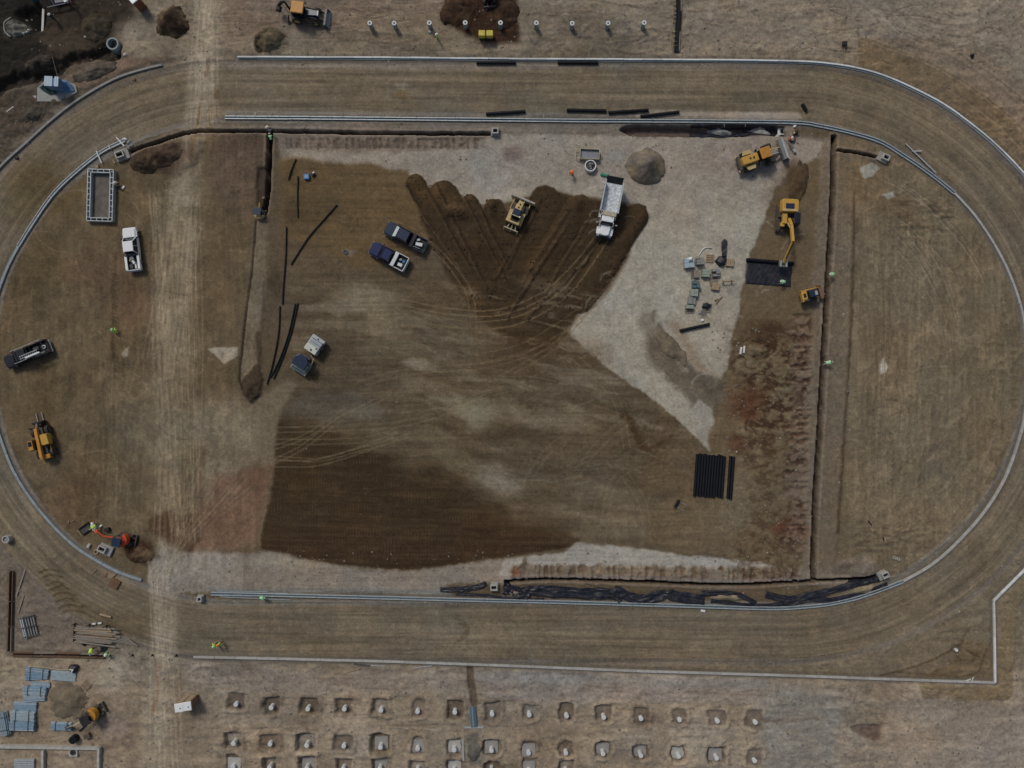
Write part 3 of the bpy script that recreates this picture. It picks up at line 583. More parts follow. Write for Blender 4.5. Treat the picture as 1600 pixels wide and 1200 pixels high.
# radiating marks at right top and along the bends
for k in range(16):
    r = 475+rng.uniform(8, 95); a0 = rng.uniform(-80, -40); a1 = a0+rng.uniform(20, 50)
    line([(1227+r*math.cos(R(a)), 568+r*math.sin(R(a))) for a in np.linspace(a0, a1, 10)], 1.5, (84, 72, 60) if k % 2 else (118, 106, 90), 1.2, 1.5, 0.45, h=0.02)
for k in range(14):
    cx, cy = 1490, -40; r = 30+k*9
    line([(cx+r*math.cos(R(a)), cy+r*0.85*math.sin(R(a))) for a in np.linspace(20+rng.uniform(-8, 8), 150, 10)], 1.6, (88, 77, 64) if k % 2 else (122, 111, 95), 1.2, 1.2, 0.5, h=0.03)
line([(1500, 60), (1525, 0), (1540, -60)], 26, (118, 107, 92), 6, 4, 0.7)
for k in range(26):
    x = rng.uniform(1040, 1600); y = rng.uniform(5, 75)
    if x < 1400 or y > 50: line([(x, y), (x+rng.uniform(-25, 25), y+rng.uniform(-8, 8)), (x+rng.uniform(-40, 40), y+rng.uniform(-10, 10))], 2.2, (84, 74, 63), 1.6, 3, 0.5, h=0.06)
for k in range(60):      # scraped ground round the footings and the top strip
    x, y = rng.uniform(290, 1250), rng.choice([rng.uniform(1045, 1098), rng.uniform(1120, 1155)]); L_ = rng.uniform(20, 90)
    line([(x, y), (x+L_/2, y+rng.uniform(-3, 3)), (x+L_, y+rng.uniform(-3, 4))], 1.8, (92, 80, 70) if k % 3 else (128, 117, 104), 1.3, 2, 0.5, h=0.03)
for k in range(50):
    x, y = rng.uniform(350, 1030), rng.uniform(-10, 84); L_ = rng.uniform(20, 90)
    if 690 < x+L_/2 < 810 and y < 60: continue
    line([(x, y), (x+L_/2, y+rng.uniform(-6, 6)), (x+L_, y+rng.uniform(-5, 5))], 2.0, (78, 66, 56) if k % 3 else (120, 107, 92), 1.4, 3, 0.5, h=0.05)
for k in range(28):      # churned swirls
    x, y = rng.uniform(830, 1040), rng.uniform(40, 80)
    line([(x, y), (x+rng.uniform(-14, 14), y+rng.uniform(-8, 8)), (x+rng.uniform(-20, 20), y+rng.uniform(-12, 12))], 2.5, (88, 80, 72), 1.6, 3, 0.5, h=0.09)
# ---- surface variation
stk = fbm(TS/95, TD/2.6, 61, 4); stk2 = fbm(TS/260, TD/7.0, 62, 3)
V = 0.06*fbm(GX/2.6, GY/2.6, 71, 2)+0.05*fbm(GX/14, GY/14, 72, 3)
V += mt*(0.15*stk+0.13*stk2); V += mt*(0.05*fbm(GX/9, GY/9, 101, 4)); V += 0.05*(fbm(GX/5, GY/5, 107, 2)>0.33)-0.05*(fbm(GX/4, GY/4, 109, 2)>0.38)
H += mt*0.03*stk
vert = fbm(GX/3.6, GY/70, 63, 4); hor = fbm(GX/80, GY/3.2, 64, 4)
lz = mi*ss(420, 390, GX); mz = mi*ss(430, 460, GX)*ss(1200, 1100, GX)*(1-GRAV); rz = mi*ss(1310, 1340, GX)
V += lz*(0.08*vert+0.07*fbm(GX/11, GY/26, 97, 4)+0.05*ridge(GX/20, GY/30, 99, 3))+mz*0.12*hor+rz*(0.09*vert+0.07*fbm(TS/60, TD/5, 65, 4))
mot = fbm(GX/7, GY/7, 66, 4, 0.6)
diag = fbm((GX+GY)/26, (GX-GY)/6, 67, 4)
outz = (1-mt)*(1-mi)
rgo = ridge(GX/30, GY/15, 87); rgp = ridge(GX/70, GY/26, 89)
V += outz*(0.06+0.10*ss(-0.2, 0.5, n2))*mot
V += outz*(0.0*mot+0.05*diag+0.08*fbm(GX/60, GY/7, 68, 3)+0.05*rgo*ss(-0.3, 0.3, n1)+0.05*rgp)
H += outz*(0.09*rgo*ss(-0.3, 0.3, n1)+0.10*rgp)*(np.abs(GX-800) < 870)
rg1 = ridge(GX/26, GY/20, 83); rg2 = ridge(GX/60, GY/24, 85)
V += GRAV*(0.10*fbm(GX/16, GY/12, 69, 5, 0.65)+0.045*rg1)
sw = ridge(GX/46, GY/40, 93, 3); sw2 = ridge(GX/24, GY/34, 95, 3)
V += (lz+rz)*(0.045*ss(0.5, 1, sw)+0.07*ss(0.4, 1, sw2))
H += rz*0.09*ss(0.2, 1, sw2)+lz*0.03*ss(0.4, 1, sw2); V += rz*0.05*fbm(GX/12, GY/12, 103, 4)+mz*0.05*ss(0.5, 1, sw)
V += lz*0.12*fbm(GX/40, GY/40, 75, 3)+rz*0.08*fbm(GX/45, GY/45, 76, 3)+mt*0.08*fbm(GX/50, GY/50, 77, 3)
C *= np.clip(1+V, 0.4, 1.6)[..., None]
# reddish / greenish drift
dr = fbm(GX/70, GY/70, 81, 3); C[..., 0] *= 1+0.035*dr; C[..., 2] *= 1-0.04*dr
# relief
edge = (GX > -60) & (GX < 1660) & (GY > -60) & (GY < 1260)
H += np.where(edge, REL*(0.75*fbm(GX/8, GY/8, 91, 4, 0.6)*1.6+0.6*fbm(GX/28, GY/28, 92, 3)), 0)
H += 0.10*big*np.where((TD > 480) | (TD < 360), 1, 0)
Lm = C.mean(-1)
gn = np.interp(Lm, [0, 30, 45, 55, 66, 80, 96, 105, 120, 140, 200], [1, 0.96, 0.98, 1.02, 1.05, 1.07, 1.09, 1.09, 1.09, 1.06, 1.0]).astype(np.float32)
C = C*gn[..., None]*np.array((1.0, 1.02, 1.04), np.float32)
C = np.clip(C, 8, 235)
# ---- kerb lines (photo pixels); the ground is levelled under them
def arc(cx, cy, r, a0, a1, n=14):
    return [(cx+r*math.cos(R(a0+(a1-a0)*i/(n-1))), cy+r*math.sin(R(a0+(a1-a0)*i/(n-1)))) for i in range(n)]
K_TOP_OUT = [(372, 91), (600, 92), (800, 94), (1000, 95), (1150, 96), (1250, 98), (1300, 102), (1350, 111), (1390, 124), (1430, 142), (1470, 163), (1510, 191), (1550, 224), (1590, 264), (1625, 306), (1660, 360), (1690, 430), (1706, 500)]
K_TOP_IN = [(352, 184), (500, 185), (700, 187), (900, 189), (1100, 190), (1240, 192), (1280, 197), (1330, 208), (1375, 222), (1410, 243), (1450, 270), (1490, 302), (1520, 335), (1548, 375), (1570, 415), (1588, 460), (1598, 500), (1604, 560), (1601, 640), (1590, 690), (1570, 745), (1540, 795), (1500, 842), (1455, 882), (1410, 908), (1365, 925), (1330, 936), (1290, 944), (1250, 948), (1200, 950), (1100, 947), (900, 941), (700, 936), (500, 931), (330, 927)]
K_BOT_OUT = [(303, 1026), (400, 1028), (600, 1033), (800, 1040), (1000, 1048), (1200, 1054), (1400, 1061), (1554, 1066)]
K_CORNER = [(1554, 1066), (1553, 1000), (1552, 938), (1600, 890), (1660, 820)]
K_LEFT_OUT = [(254, 102), (225, 109), (185, 122), (145, 143), (110, 166), (75, 194), (40, 226), (5, 258), (-30, 300), (-62, 350)]
K_LEFT_IN = [(196, 220), (160, 238), (120, 269), (85, 303), (55, 345), (30, 385), (10, 425), (-6, 475), (-12, 540), (-10, 600), (-4, 660), (4, 690), (22, 735), (50, 780), (85, 822), (122, 856), (160, 880), (190, 895), (222, 906)]
FORMS = [[(20, 892), (19, 940), (17, 1021), (90, 1022), (166, 1024)], [(1060.5, -60), (1060, 20), (1057, 82)]]
KERBS = FORMS+[K_TOP_OUT, K_TOP_IN, K_BOT_OUT, K_CORNER, K_LEFT_OUT, K_LEFT_IN]
for k in KERBS:
    p = crom(k, 4) if k is not K_CORNER and k not in FORMS else k
    s = sl(p, 12); d, _ = d_line(p, GX[s], GY[s]); m = ss(8, 4, d); H[s] *= (1-m)
    put(s, ss(8, 3, d+2*nf1[s]), (84, 80, 74), 0.6)
# ---- level pads where machines stand
for (x, y, r) in ((209, 391, 40), (49, 553, 46), (73, 685, 48), (635, 372, 40), (610, 403, 36), (486, 552, 36), (808, 336, 44), (950, 330, 52), (1190, 247, 46), (1225, 345, 40), (1265, 460, 32),
                  (475, 25, 46), (197, 840, 26), (150, 1110, 28), (763, 0, 26), (1201, 426, 46)):
    s = sl([(x-r, y-r), (x+r, y+r)], 4); d = np.hypot(GX[s]-x, GY[s]-y); m = ss(r, r*0.7, d)
    x_i = np.searchsorted(xs, x); y_i = np.searchsorted(ys, y)
    H[s] = H[s]*(1-m)+float(np.median(H[s]))*m

def gz(px, py):
    fx = np.interp(px, xs, np.arange(nx)); fy = np.interp(py, ys, np.arange(ny))
    i, j = int(fx), int(fy); a, b = fx-i, fy-j; i1, j1 = min(i+1, nx-1), min(j+1, ny-1)
    return float((H[j, i]*(1-a)+H[j, i1]*a)*(1-b)+(H[j1, i]*(1-a)+H[j1, i1]*a)*b)
def G(px, py, dz=0.0):
    return Vector(((px-800)*S, (600-py)*S, gz(px, py)+dz))

# ---- soil material: vertex colour of the dirt times fine procedural grain
soil = bpy.data.materials.new("site_soil"); soil.use_nodes = True
nt = soil.node_tree; N = nt.nodes; L = nt.links; p = N["Principled BSDF"]
at = N.new("ShaderNodeAttribute"); at.attribute_name = "soil"
tc = N.new("ShaderNodeTexCoord")
def noi(scale, det, ro=0.6):
    n = N.new("ShaderNodeTexNoise"); n.inputs["Scale"].default_value = scale; n.inputs["Detail"].default_value = det; n.inputs["Roughness"].default_value = ro
    L.new(tc.outputs["Object"], n.inputs["Vector"]); return n
def mrg(src, a, b, lo, hi):
    m = N.new("ShaderNodeMapRange"); m.inputs[1].default_value = a; m.inputs[2].default_value = b; m.inputs[3].default_value = lo; m.inputs[4].default_value = hi
    L.new(src, m.inputs[0]); return m.outputs[0]
na = noi(3.4, 7, 0.8); nb = noi(1.0, 7, 0.72)
m1 = N.new("ShaderNodeMath"); m1.operation = 'MULTIPLY'
L.new(mrg(na.outputs["Fac"], 0.3, 0.7, 0.72, 1.28), m1.inputs[0]); L.new(mrg(nb.outputs["Fac"], 0.3, 0.7, 0.88, 1.12), m1.inputs[1])
mx = N.new("ShaderNodeMix"); mx.data_type = 'RGBA'; mx.blend_type = 'MULTIPLY'; mx.inputs[0].default_value = 1
L.new(at.outputs["Color"], mx.inputs[6]); L.new(m1.outputs[0], mx.inputs[7]); L.new(mx.outputs[2], p.inputs["Base Color"])
p.inputs["Roughness"].default_value = 0.95; p.inputs["Specular IOR Level"].default_value = 0.15
bp = N.new("ShaderNodeBump"); bp.inputs["Strength"].default_value = 0.8; bp.inputs["Distance"].default_value = 0.22
L.new(nb.outputs["Fac"], bp.inputs["Height"]); L.new(bp.outputs[0], p.inputs["Normal"])
KALB = 0.62
def to_alb(c255):
    c = c255/255.0
    l = np.where(c <= 0.04045, c/12.92, ((c+0.055)/1.055)**2.4)
    return np.clip(l/KALB, 0.004, 0.75)

ALB = to_alb(C)
VX = (GX-800)*S; VY = (600-GY)*S
co_all = np.stack([VX, VY, H], -1).reshape(-1, 3).astype(np.float32)
ca_all = np.concatenate([ALB, np.ones((ny, nx, 1))], -1).reshape(-1, 4).astype(np.float32)
idx = np.arange(ny*nx).reshape(ny, nx)
fa = np.stack([idx[:-1, :-1], idx[1:, :-1], idx[1:, 1:], idx[:-1, 1:]], -1)   # (ny-1,nx-1,4)
reg = np.zeros((ny-1, nx-1), np.int8)
q = np.s_[:-1, :-1]
reg[TRK[q]] = 1; reg[INF[q]] = 2; reg[GRAV[q]] = 3; reg[FILL[q]] = 4; reg[ROAD[q]] = 5
def grid_obj(name, faces, co, ca, kind='structure', label=None, cat=None):
    used, inv = np.unique(faces.reshape(-1), return_inverse=True)
    me = bpy.data.meshes.new(name); nv, nf = len(used), len(faces)
    me.vertices.add(nv); me.vertices.foreach_set("co", co[used].reshape(-1))
    me.loops.add(nf*4); me.loops.foreach_set("vertex_index", inv.reshape(-1).astype(np.int32))
    me.polygons.add(nf); me.polygons.foreach_set("loop_start", np.arange(0, nf*4, 4, dtype=np.int32))
    try: me.polygons.foreach_set("loop_total", np.full(nf, 4, np.int32))
    except Exception: pass
    me.polygons.foreach_set("use_smooth", np.ones(nf, bool))
    a = me.color_attributes.new("soil", 'FLOAT_COLOR', 'POINT'); a.data.foreach_set("color", ca[used].reshape(-1))
    me.update(calc_edges=True); me.materials.append(soil)
    o = bpy.data.objects.new(name, me); col.objects.link(o)
    if kind: o["kind"] = kind
    if label: o["label"] = label
    if cat: o["category"] = cat
    return o
for k, (nm, lb) in enumerate((("ground", "bare mauve brown site dirt around the oval track"), ("running_track_bed", "graded olive brown dirt bed of the oval running track"), ("infield", "brown levelled soil inside the oval"),
                 ("gravel_bed", "pale grey gravel area inside the oval beside the machines"), ("damp_fill", "dark damp fill soil spread and rolled inside the oval"), ("haul_road", "pale dusty haul road crossing the oval from top to bottom"))):
    grid_obj(nm, fa[reg == k], co_all, ca_all, 'structure', lb)

# ------------------------------------------------------------------ object helpers
def link(o, parent=None):
    col.objects.link(o)
    if parent is not None: o.parent = parent
    return o
def tag(o, label=None, cat=None, group=None, kind=None):
    if label: o["label"] = label
    if cat: o["category"] = cat
    if group: o["group"] = group
    if kind: o["kind"] = kind
    return o
def thing(name, loc, rot=0.0, label=None, cat=None, group=None, scale=1.0):
    o = bpy.data.objects.new(name, None); o.empty_display_size = 0.5; link(o)
    o.location = loc; o.rotation_euler = (0, 0, rot); o.scale = (scale,)*3
    return tag(o, label, cat, group)
def copy_tree(o, parent=None):
    c = o.copy(); col.objects.link(c); c.parent = parent
    for ch in o.children: copy_tree(ch, c)
    return c
class MB:
    def __init__(s): s.v = []; s.f = []
    def add(s, vs, fs):
        n = len(s.v); s.v += [tuple(v) for v in vs]; s.f += [tuple(i+n for i in f) for f in fs]; return s
    def box(s, x0, x1, y0, y1, z0, z1, rot=0, pivot=None, tx=1.0, ty=1.0):
        cx, cy = (x0+x1)/2, (y0+y1)/2
        vs = []
        for z, k, l in ((z0, 1, 1), (z1, tx, ty)):
            for (x, y) in ((x0, y0), (x1, y0), (x1, y1), (x0, y1)):
                vs.append([cx+(x-cx)*k, cy+(y-cy)*l, z])
        if rot:
            px, py = pivot if pivot else (cx, cy); c, s_ = math.cos(rot), math.sin(rot)
            vs = [[px+(v[0]-px)*c-(v[1]-py)*s_, py+(v[0]-px)*s_+(v[1]-py)*c, v[2]] for v in vs]
        return s.add(vs, [(3, 2, 1, 0), (4, 5, 6, 7), (0, 1, 5, 4), (1, 2, 6, 5), (2, 3, 7, 6), (3, 0, 4, 7)])
    def prism(s, pts, z0, z1, top=None):
        n = len(pts); top = top or pts
        vs = [(x, y, z0) for x, y in pts]+[(x, y, z1) for x, y in top]
        return s.add(vs, [tuple(range(n))[::-1], tuple(range(n, 2*n))]+[(i, (i+1) % n, n+(i+1) % n, n+i) for i in range(n)])
    def side(s, prof, y0, y1):       # profile in x,z extruded across y
        n = len(prof)
        vs = [(x, y0, z) for x, z in prof]+[(x, y1, z) for x, z in prof]
        return s.add(vs, [tuple(range(n)), tuple(range(n, 2*n))[::-1]]+[(i, n+i, n+(i+1) % n, (i+1) % n) for i in range(n)])
    def tube(s, p0, p1, r0, r1=None, n=8, cap=True):
        r1 = r0 if r1 is None else r1; p0 = Vector(p0); p1 = Vector(p1); d = (p1-p0)
        if d.length < 1e-6: return s
        d.normalize(); u = d.orthogonal().normalized(); w = d.cross(u)
        vs = []
        for p_, r in ((p0, r0), (p1, r1)):
            for i in range(n):
                a = 2*math.pi*i/n; vs.append(p_+u*r*math.cos(a)+w*r*math.sin(a))
        fs = [(i, (i+1) % n, n+(i+1) % n, n+i) for i in range(n)]
        if cap: fs += [tuple(range(n))[::-1], tuple(range(n, 2*n))]
        return s.add(vs, fs)
    def ring(s, p0, p1, ro, ri, n=16):   # hollow cylinder
        p0 = Vector(p0); p1 = Vector(p1); d = (p1-p0).normalized(); u = d.orthogonal().normalized(); w = d.cross(u); vs = []
        for p_, r in ((p0, ro), (p1, ro), (p1, ri), (p0, ri)):
            for i in range(n):
                a = 2*math.pi*i/n; vs.append(p_+u*r*math.cos(a)+w*r*math.sin(a))
        fs = []
        for k in range(4):
            for i in range(n): fs.append((k*n+i, k*n+(i+1) % n, ((k+1) % 4)*n+(i+1) % n, ((k+1) % 4)*n+i))
        return s.add(vs, fs)
    def bar(s, p0, p1, w, h):        # rectangular bar between points
        p0 = Vector(p0); p1 = Vector(p1); d = (p1-p0).normalized()
        up = Vector((0, 0, 1)) if abs(d.z) < 0.95 else Vector((1, 0, 0))
        u = d.cross(up).normalized(); w_ = u.cross(d).normalized(); vs = []
        for p_ in (p0, p1):
            for a, b in ((-1, -1), (1, -1), (1, 1), (-1, 1)): vs.append(p_+u*a*w/2+w_*b*h/2)
        return s.add(vs, [(3, 2, 1, 0), (4, 5, 6, 7), (0, 1, 5, 4), (1, 2, 6, 5), (2, 3, 7, 6), (3, 0, 4, 7)])
    def out(s, name, m, parent=None, bev=0.0, smooth=False, loc=None, seg=2):
        me = bpy.data.meshes.new(name); me.from_pydata([tuple(v) for v in s.v], [], s.f); me.update()
        bm = bmesh.new(); bm.from_mesh(me); bmesh.ops.recalc_face_normals(bm, faces=bm.faces); bm.to_mesh(me); bm.free()
        me.materials.append(m)
        if smooth:
            me.polygons.foreach_set("use_smooth", [True]*len(me.polygons))
            try: me.set_sharp_from_angle(angle=R(40))
            except Exception: pass
        o = bpy.data.objects.new(name, me); link(o, parent)
        if loc is not None: o.location = loc
        if bev:
            b = o.modifiers.new("bevel", 'BEVEL'); b.width = bev; b.segments = seg; b.limit_method = 'ANGLE'; b.angle_limit = R(35)
        return o
def rrect(x0, x1, y0, y1, r, n=4):
    o = []
    for cx, cy, a in ((x1-r, y1-r, 0), (x0+r, y1-r, 90), (x0+r, y0+r, 180), (x1-r, y0+r, 270)):
        for i in range(n+1):
            t = R(a+90*i/n); o.append((cx+r*math.cos(t), cy+r*math.sin(t)))
    return o
def sc_pts(pts, kx, ky, cx=None, cy=None, dx=0):
    cx = sum(p[0] for p in pts)/len(pts) if cx is None else cx; cy = sum(p[1] for p in pts)/len(pts) if cy is None else cy
    return [(cx+(x-cx)*kx+dx, cy+(y-cy)*ky) for x, y in pts]

# ------------------------------------------------------------------ kerbs
def kerb(line_, seg_len, prof_list, name, label, cat, group=None, mats=None, smooth=True, stakes=None):
    """prof_list: list of (part name, [(offset, z)...], material); each joint-to-joint length is one part"""
    pts = [Vector(((x-800)*S, (600-y)*S)) for x, y in (crom(line_, 8) if smooth else line_)]
    cum = [0]
    for a, b in zip(pts[:-1], pts[1:]): cum.append(cum[-1]+(b-a).length)
    def at(s_):
        s_ = min(max(s_, 0), cum[-1]-1e-5); i = max(0, int(np.searchsorted(cum, s_, side='right'))-1); i = min(i, len(pts)-2)
        t = (s_-cum[i])/max(cum[i+1]-cum[i], 1e-9); return pts[i].lerp(pts[i+1], t), (pts[i+1]-pts[i]).normalized()
    mid, _ = at(cum[-1]/2)
    root = thing(name, (mid.x, mid.y, 0), 0, label, cat, group)
    n = max(1, round(cum[-1]/seg_len)); L_ = cum[-1]/n
    for k in range(n):
        for (pn, prof, m) in prof_list:
            s0, s1 = k*L_+0.02, (k+1)*L_-0.02; mb = MB()
            cuts = [s0]+[c for c in cum if s0+0.3 < c < s1-0.3]+[s1]; dz = rng.uniform(-0.006, 0.006); do = rng.uniform(-0.012, 0.012)
            np_ = len(prof); vs = []
            for c in cuts:
                p_, d_ = at(c); nrm = Vector((-d_.y, d_.x))
                for (o_, z) in prof: vs.append((p_.x+nrm.x*(o_+do)-mid.x, p_.y+nrm.y*(o_+do)-mid.y, z+dz))
            fs = []
            for i in range(len(cuts)-1):
                for j in range(np_):
                    a = i*np_+j; b = i*np_+(j+1) % np_; fs.append((a, b, b+np_, a+np_))
            fs += [tuple(range(np_))[::-1], tuple(range((len(cuts)-1)*np_, len(cuts)*np_))]
            mb.add(vs, fs); mb.out(pn, m if rng.random() < 0.7 else {M_conc4: M_conc4b, M_conc: M_concb, M_conc3: M_conc3, M_conc2: M_conc2}.get(m, m), root)
    return root, at, cum[-1], mid
def Lp(w, h0, h1=None, off=0):       # simple kerb profile
    h1 = h0 if h1 is None else h1
    return [(off-w/2, -0.15), (off+w/2, -0.15), (off+w/2, h1), (off-w/2, h0)]
k1, at1, len1, mid1 = kerb(K_TOP_OUT, 2.7, [("kerb_segment", Lp(0.20, 0.30, off=0.10), M_conc4), ("gutter_face", Lp(0.16, 0.10, off=-0.10), M_conc3)], "kerb",
    "long pale concrete kerb along the outer edge of the top straight and upper right bend", "kerb")
# formwork stakes along it
for k in range(46):
    p_, d_ = at1(2+k*2.6); nrm = Vector((-d_.y, d_.x)); p0 = p_+nrm*0.2-mid1; p1 = p_+nrm*(0.75 if k % 3 else 0.95)-mid1
    MB().bar((p0.x, p0.y, 0.28), (p1.x, p1.y, 0.05), 0.05, 0.05).out("form_stake", M_dark, k1)
CH = [("channel_edge", Lp(0.12, 0.22, off=0.18), M_galv), ("channel_edge", Lp(0.12, 0.22, off=-0.18), M_galv), ("channel_floor", Lp(0.23, 0.06), M_blockb)]
CH2 = [("kerb_segment", Lp(0.30, 0.24), M_conc)]
iA = K_TOP_IN.index((1490, 302)); iB = K_TOP_IN.index((1410, 908))
kc1, atc, lenc, midc = kerb(K_TOP_IN[:iA+1], 3.0, CH, "drain_channel", "double edged grey drain channel along the inner side of the top straight", "drain channel", "drain channels along the track")
for k in range(44):
    p_, d_ = atc(1.5+k*2.55+rng.uniform(-.3, .3)); nrm = Vector((-d_.y, d_.x))*rng.choice([-1, 1, 1]); p0 = p_+nrm*0.15-midc; p1 = p_+nrm*rng.uniform(0.45, 0.9)-midc
    MB().bar((p0.x, p0.y, 0.24), (p1.x, p1.y, 0.05), 0.06, 0.05).out("form_stake", M_steel if k % 2 else M_wood2, kc1)
kerb(K_TOP_IN[iA:iB+1], 3.0, CH2, "kerb", "plain pale concrete kerb sweeping round the inner right bend", "kerb")
kerb(K_TOP_IN[iB:], 3.0, CH, "drain_channel", "double edged grey drain channel along the inner side of the bottom straight", "drain channel", "drain channels along the track")
kerb(K_BOT_OUT, 3.0, [("kerb_segment", Lp(0.30, 0.2), M_conc)], "kerb", "straight concrete kerb below the bottom straight above the column footings", "kerb")
kerb(K_CORNER, 3.2, [("kerb_segment", Lp(0.27, 0.2), M_conc4)], "kerb", "angled white concrete kerb at the lower right corner of the track", "kerb", smooth=False)
kerb(K_LEFT_OUT, 3.0, [("kerb_segment", Lp(0.26, 0.26), M_conc2)], "kerb", "curved grey kerb on the outer upper left bend beside the dark excavation", "kerb")
iL = K_LEFT_IN.index((30, 385))
kl1, _, _, _ = kerb(K_LEFT_IN[:iL+1], 2.4, [("form_rail", Lp(0.08, 0.26, off=0.18), M_galv), ("form_rail", Lp(0.08, 0.26, off=-0.18), M_galv), ("fresh_kerb", Lp(0.26, 0.16), M_conc3)], "kerb",
     "steel formed kerb under construction on the inner upper left bend", "kerb")
kerb(K_LEFT_IN[iL:], 3.0, [("kerb_segment", Lp(0.36, 0.22), M_conc3)], "kerb", "wide grey kerb round the inner lower left bend beside the orange digger", "kerb")

# ------------------------------------------------------------------ soil heaps, each its own mound
def heap(px, py, rx, ry, h, c, label, rot=0, c2=None, rough=0.12, kx=1.0, name="soil_heap", cat="soil heap", wob=0.34, seed=0, flat=0.0, off=(0, 0)):
    n = 46; t = np.linspace(-1.35, 1.35, n); U, V_ = np.meshgrid(t, t)
    cr, sr = math.cos(rot), math.sin(rot)
    PX = px+(U*rx*cr-V_*ry*sr); PY = py+(U*rx*sr+V_*ry*cr)
    a = fbm(PX/14, PY/14, 100+seed, 4); b = fbm(PX/5, PY/5, 130+seed, 3)
    r = np.hypot(U+off[0]*(1-np.hypot(U, V_)), V_+off[1]*(1-np.hypot(U, V_)))+wob*a+0.3*wob*b
    hh = np.clip(1-r, -0.25, 1); hh = np.where(hh > 0, np.minimum(hh, 1-flat)**0.9, hh)
    Z = hh*h+rough*b*np.clip(hh*4, 0, 1)*0.6
    gzv = np.array([[gz(PX[i, j], PY[i, j]) for j in range(n)] for i in range(n)])
    Z = np.where(hh > 0, Z+gzv+0.01, gzv-0.25)
    cc = np.zeros((n, n, 3))+np.array(c); c2 = c2 or c
    w = np.clip(0.5+1.2*a+0.4*b, 0, 1)[..., None]; cc = cc*(1-w)+np.array(c2)*w; cc *= (1+0.14*b)[..., None]; cc = cc*(np.array((1.0, 1.02, 1.05))*np.interp(np.mean(c), [30, 45, 66, 96, 130], [0.96, 0.98, 1.05, 1.06, 1.08]))
    x0, y0, z0 = (px-800)*S, (600-py)*S, gz(px, py)
    co = np.stack([(PX-800)*S-x0, (600-PY)*S-y0, Z-z0], -1).reshape(-1, 3).astype(np.float32)
    ca = np.concatenate([to_alb(cc), np.ones((n, n, 1))], -1).reshape(-1, 4).astype(np.float32)
    ii = np.arange(n*n).reshape(n, n); f = np.stack([ii[:-1, :-1], ii[1:, :-1], ii[1:, 1:], ii[:-1, 1:]], -1)
    keep = (hh[:-1, :-1] > -0.2) | (hh[1:, 1:] > -0.2)
    o = grid_obj(name, f[keep], co, ca, None, label, cat); o.location = (x0, y0, z0); return o
heap(269, 35, 27, 26, 2.0, (56, 44, 34), "round dark brown soil heap beside the haul road at the top", c2=(92, 78, 60), seed=1, rough=0.3)
heap(1009, 261, 31, 29, 2.6, (92, 86, 78), "round tan and grey sand heap on the gravel beside the dump truck", c2=(106, 94, 76), seed=2, rough=0.12, wob=0.14)
heap(106, 1092, 32, 28, 0.8, (100, 90, 74), "low fan of brown sand beside the blue pipe bundles", c2=(88, 78, 64), seed=3, rot=0.5, rough=0.1)
heap(424, 66, 21, 17, 0.9, (70, 62, 48), "small olive soil heap above the top kerb by the backhoe", c2=(88, 78, 62), seed=4)
heap(254, 244, 34, 17, 1.0, (62, 49, 39), "dark spoil heap beside the cross trench near the haul road", c2=(84, 70, 57), seed=5, rot=-0.25, rough=0.35)
heap(225, 256, 22, 14, 0.8, (58, 47, 36), "dark brown spoil heap right of the small drain box", c2=(80, 66, 50), seed=6, rough=0.3)
heap(712, 330, 16, 12, 0.7, (66, 51, 35), "small mound on the dark dumped fill left of the bulldozer", c2=(84, 68, 48), seed=7)
heap(718, 18, 30, 28, 1.0, (48, 35, 27), "reddish black spoil heap left of the red digger at the top", c2=(70, 54, 38), seed=8, rough=0.35)
heap(790, 22, 20, 24, 0.8, (48, 36, 28), "dark spoil heap right of the red digger at the top", c2=(68, 52, 38), seed=9, rough=0.3)
heap(393, 606, 16, 19, 0.7, (58, 48, 36), "dark rounded mound at the foot of the backfilled trench", c2=(70, 58, 44), seed=10, rough=0.15)
heap(220, 866, 24, 13, 0.6, (60, 43, 31), "dark dug soil heap under the orange digger", c2=(92, 76, 58), seed=11, rough=0.3, rot=0.2)
heap(1350, 893, 26, 12, 0.5, (96, 88, 78), "low grey brown heap by the bottom right drain box", c2=(80, 72, 62), seed=13, rough=0.2)
heap(27, 46, 17, 15, 0.7, (56, 54, 48), "pale rubble heap in the dark top left corner", c2=(104, 102, 94), seed=14, rough=0.5)
heap(1046, 540, 34, 14, 0.7, (104, 93, 76), "low dragged sand heap on the gravel below the pallets", c2=(84, 75, 62), rot=0.85, seed=15, rough=0.12)
heap(150, 44, 24, 22, 1.0, (52, 46, 36), "olive brown soil heap at the top left above the dark excavation", c2=(70, 62, 50), seed=30, rough=0.3)
heap(62, 100, 26, 12, 0.8, (46, 41, 35), "dark rough heap along the upper lip of the dark excavation", c2=(66, 59, 50), seed=31, rough=0.4, rot=-0.35)
heap(150, 112, 36, 13, 0.8, (58, 53, 46), "grey brown stony heap between the dark excavation and the outer kerb", c2=(84, 76, 66), seed=32, rough=0.4, rot=-0.35)
heap(52, 178, 20, 12, 0.6, (50, 46, 40), "dark stony heap below the concrete slab at the left", c2=(70, 64, 56), seed=33, rough=0.35, rot=-0.5)
heap(1248, 286, 15, 32, 0.6, (66, 53, 38), "long dark soil heap between the loader and the excavator", c2=(80, 65, 47), seed=16, rot=0.15, rough=0.15)
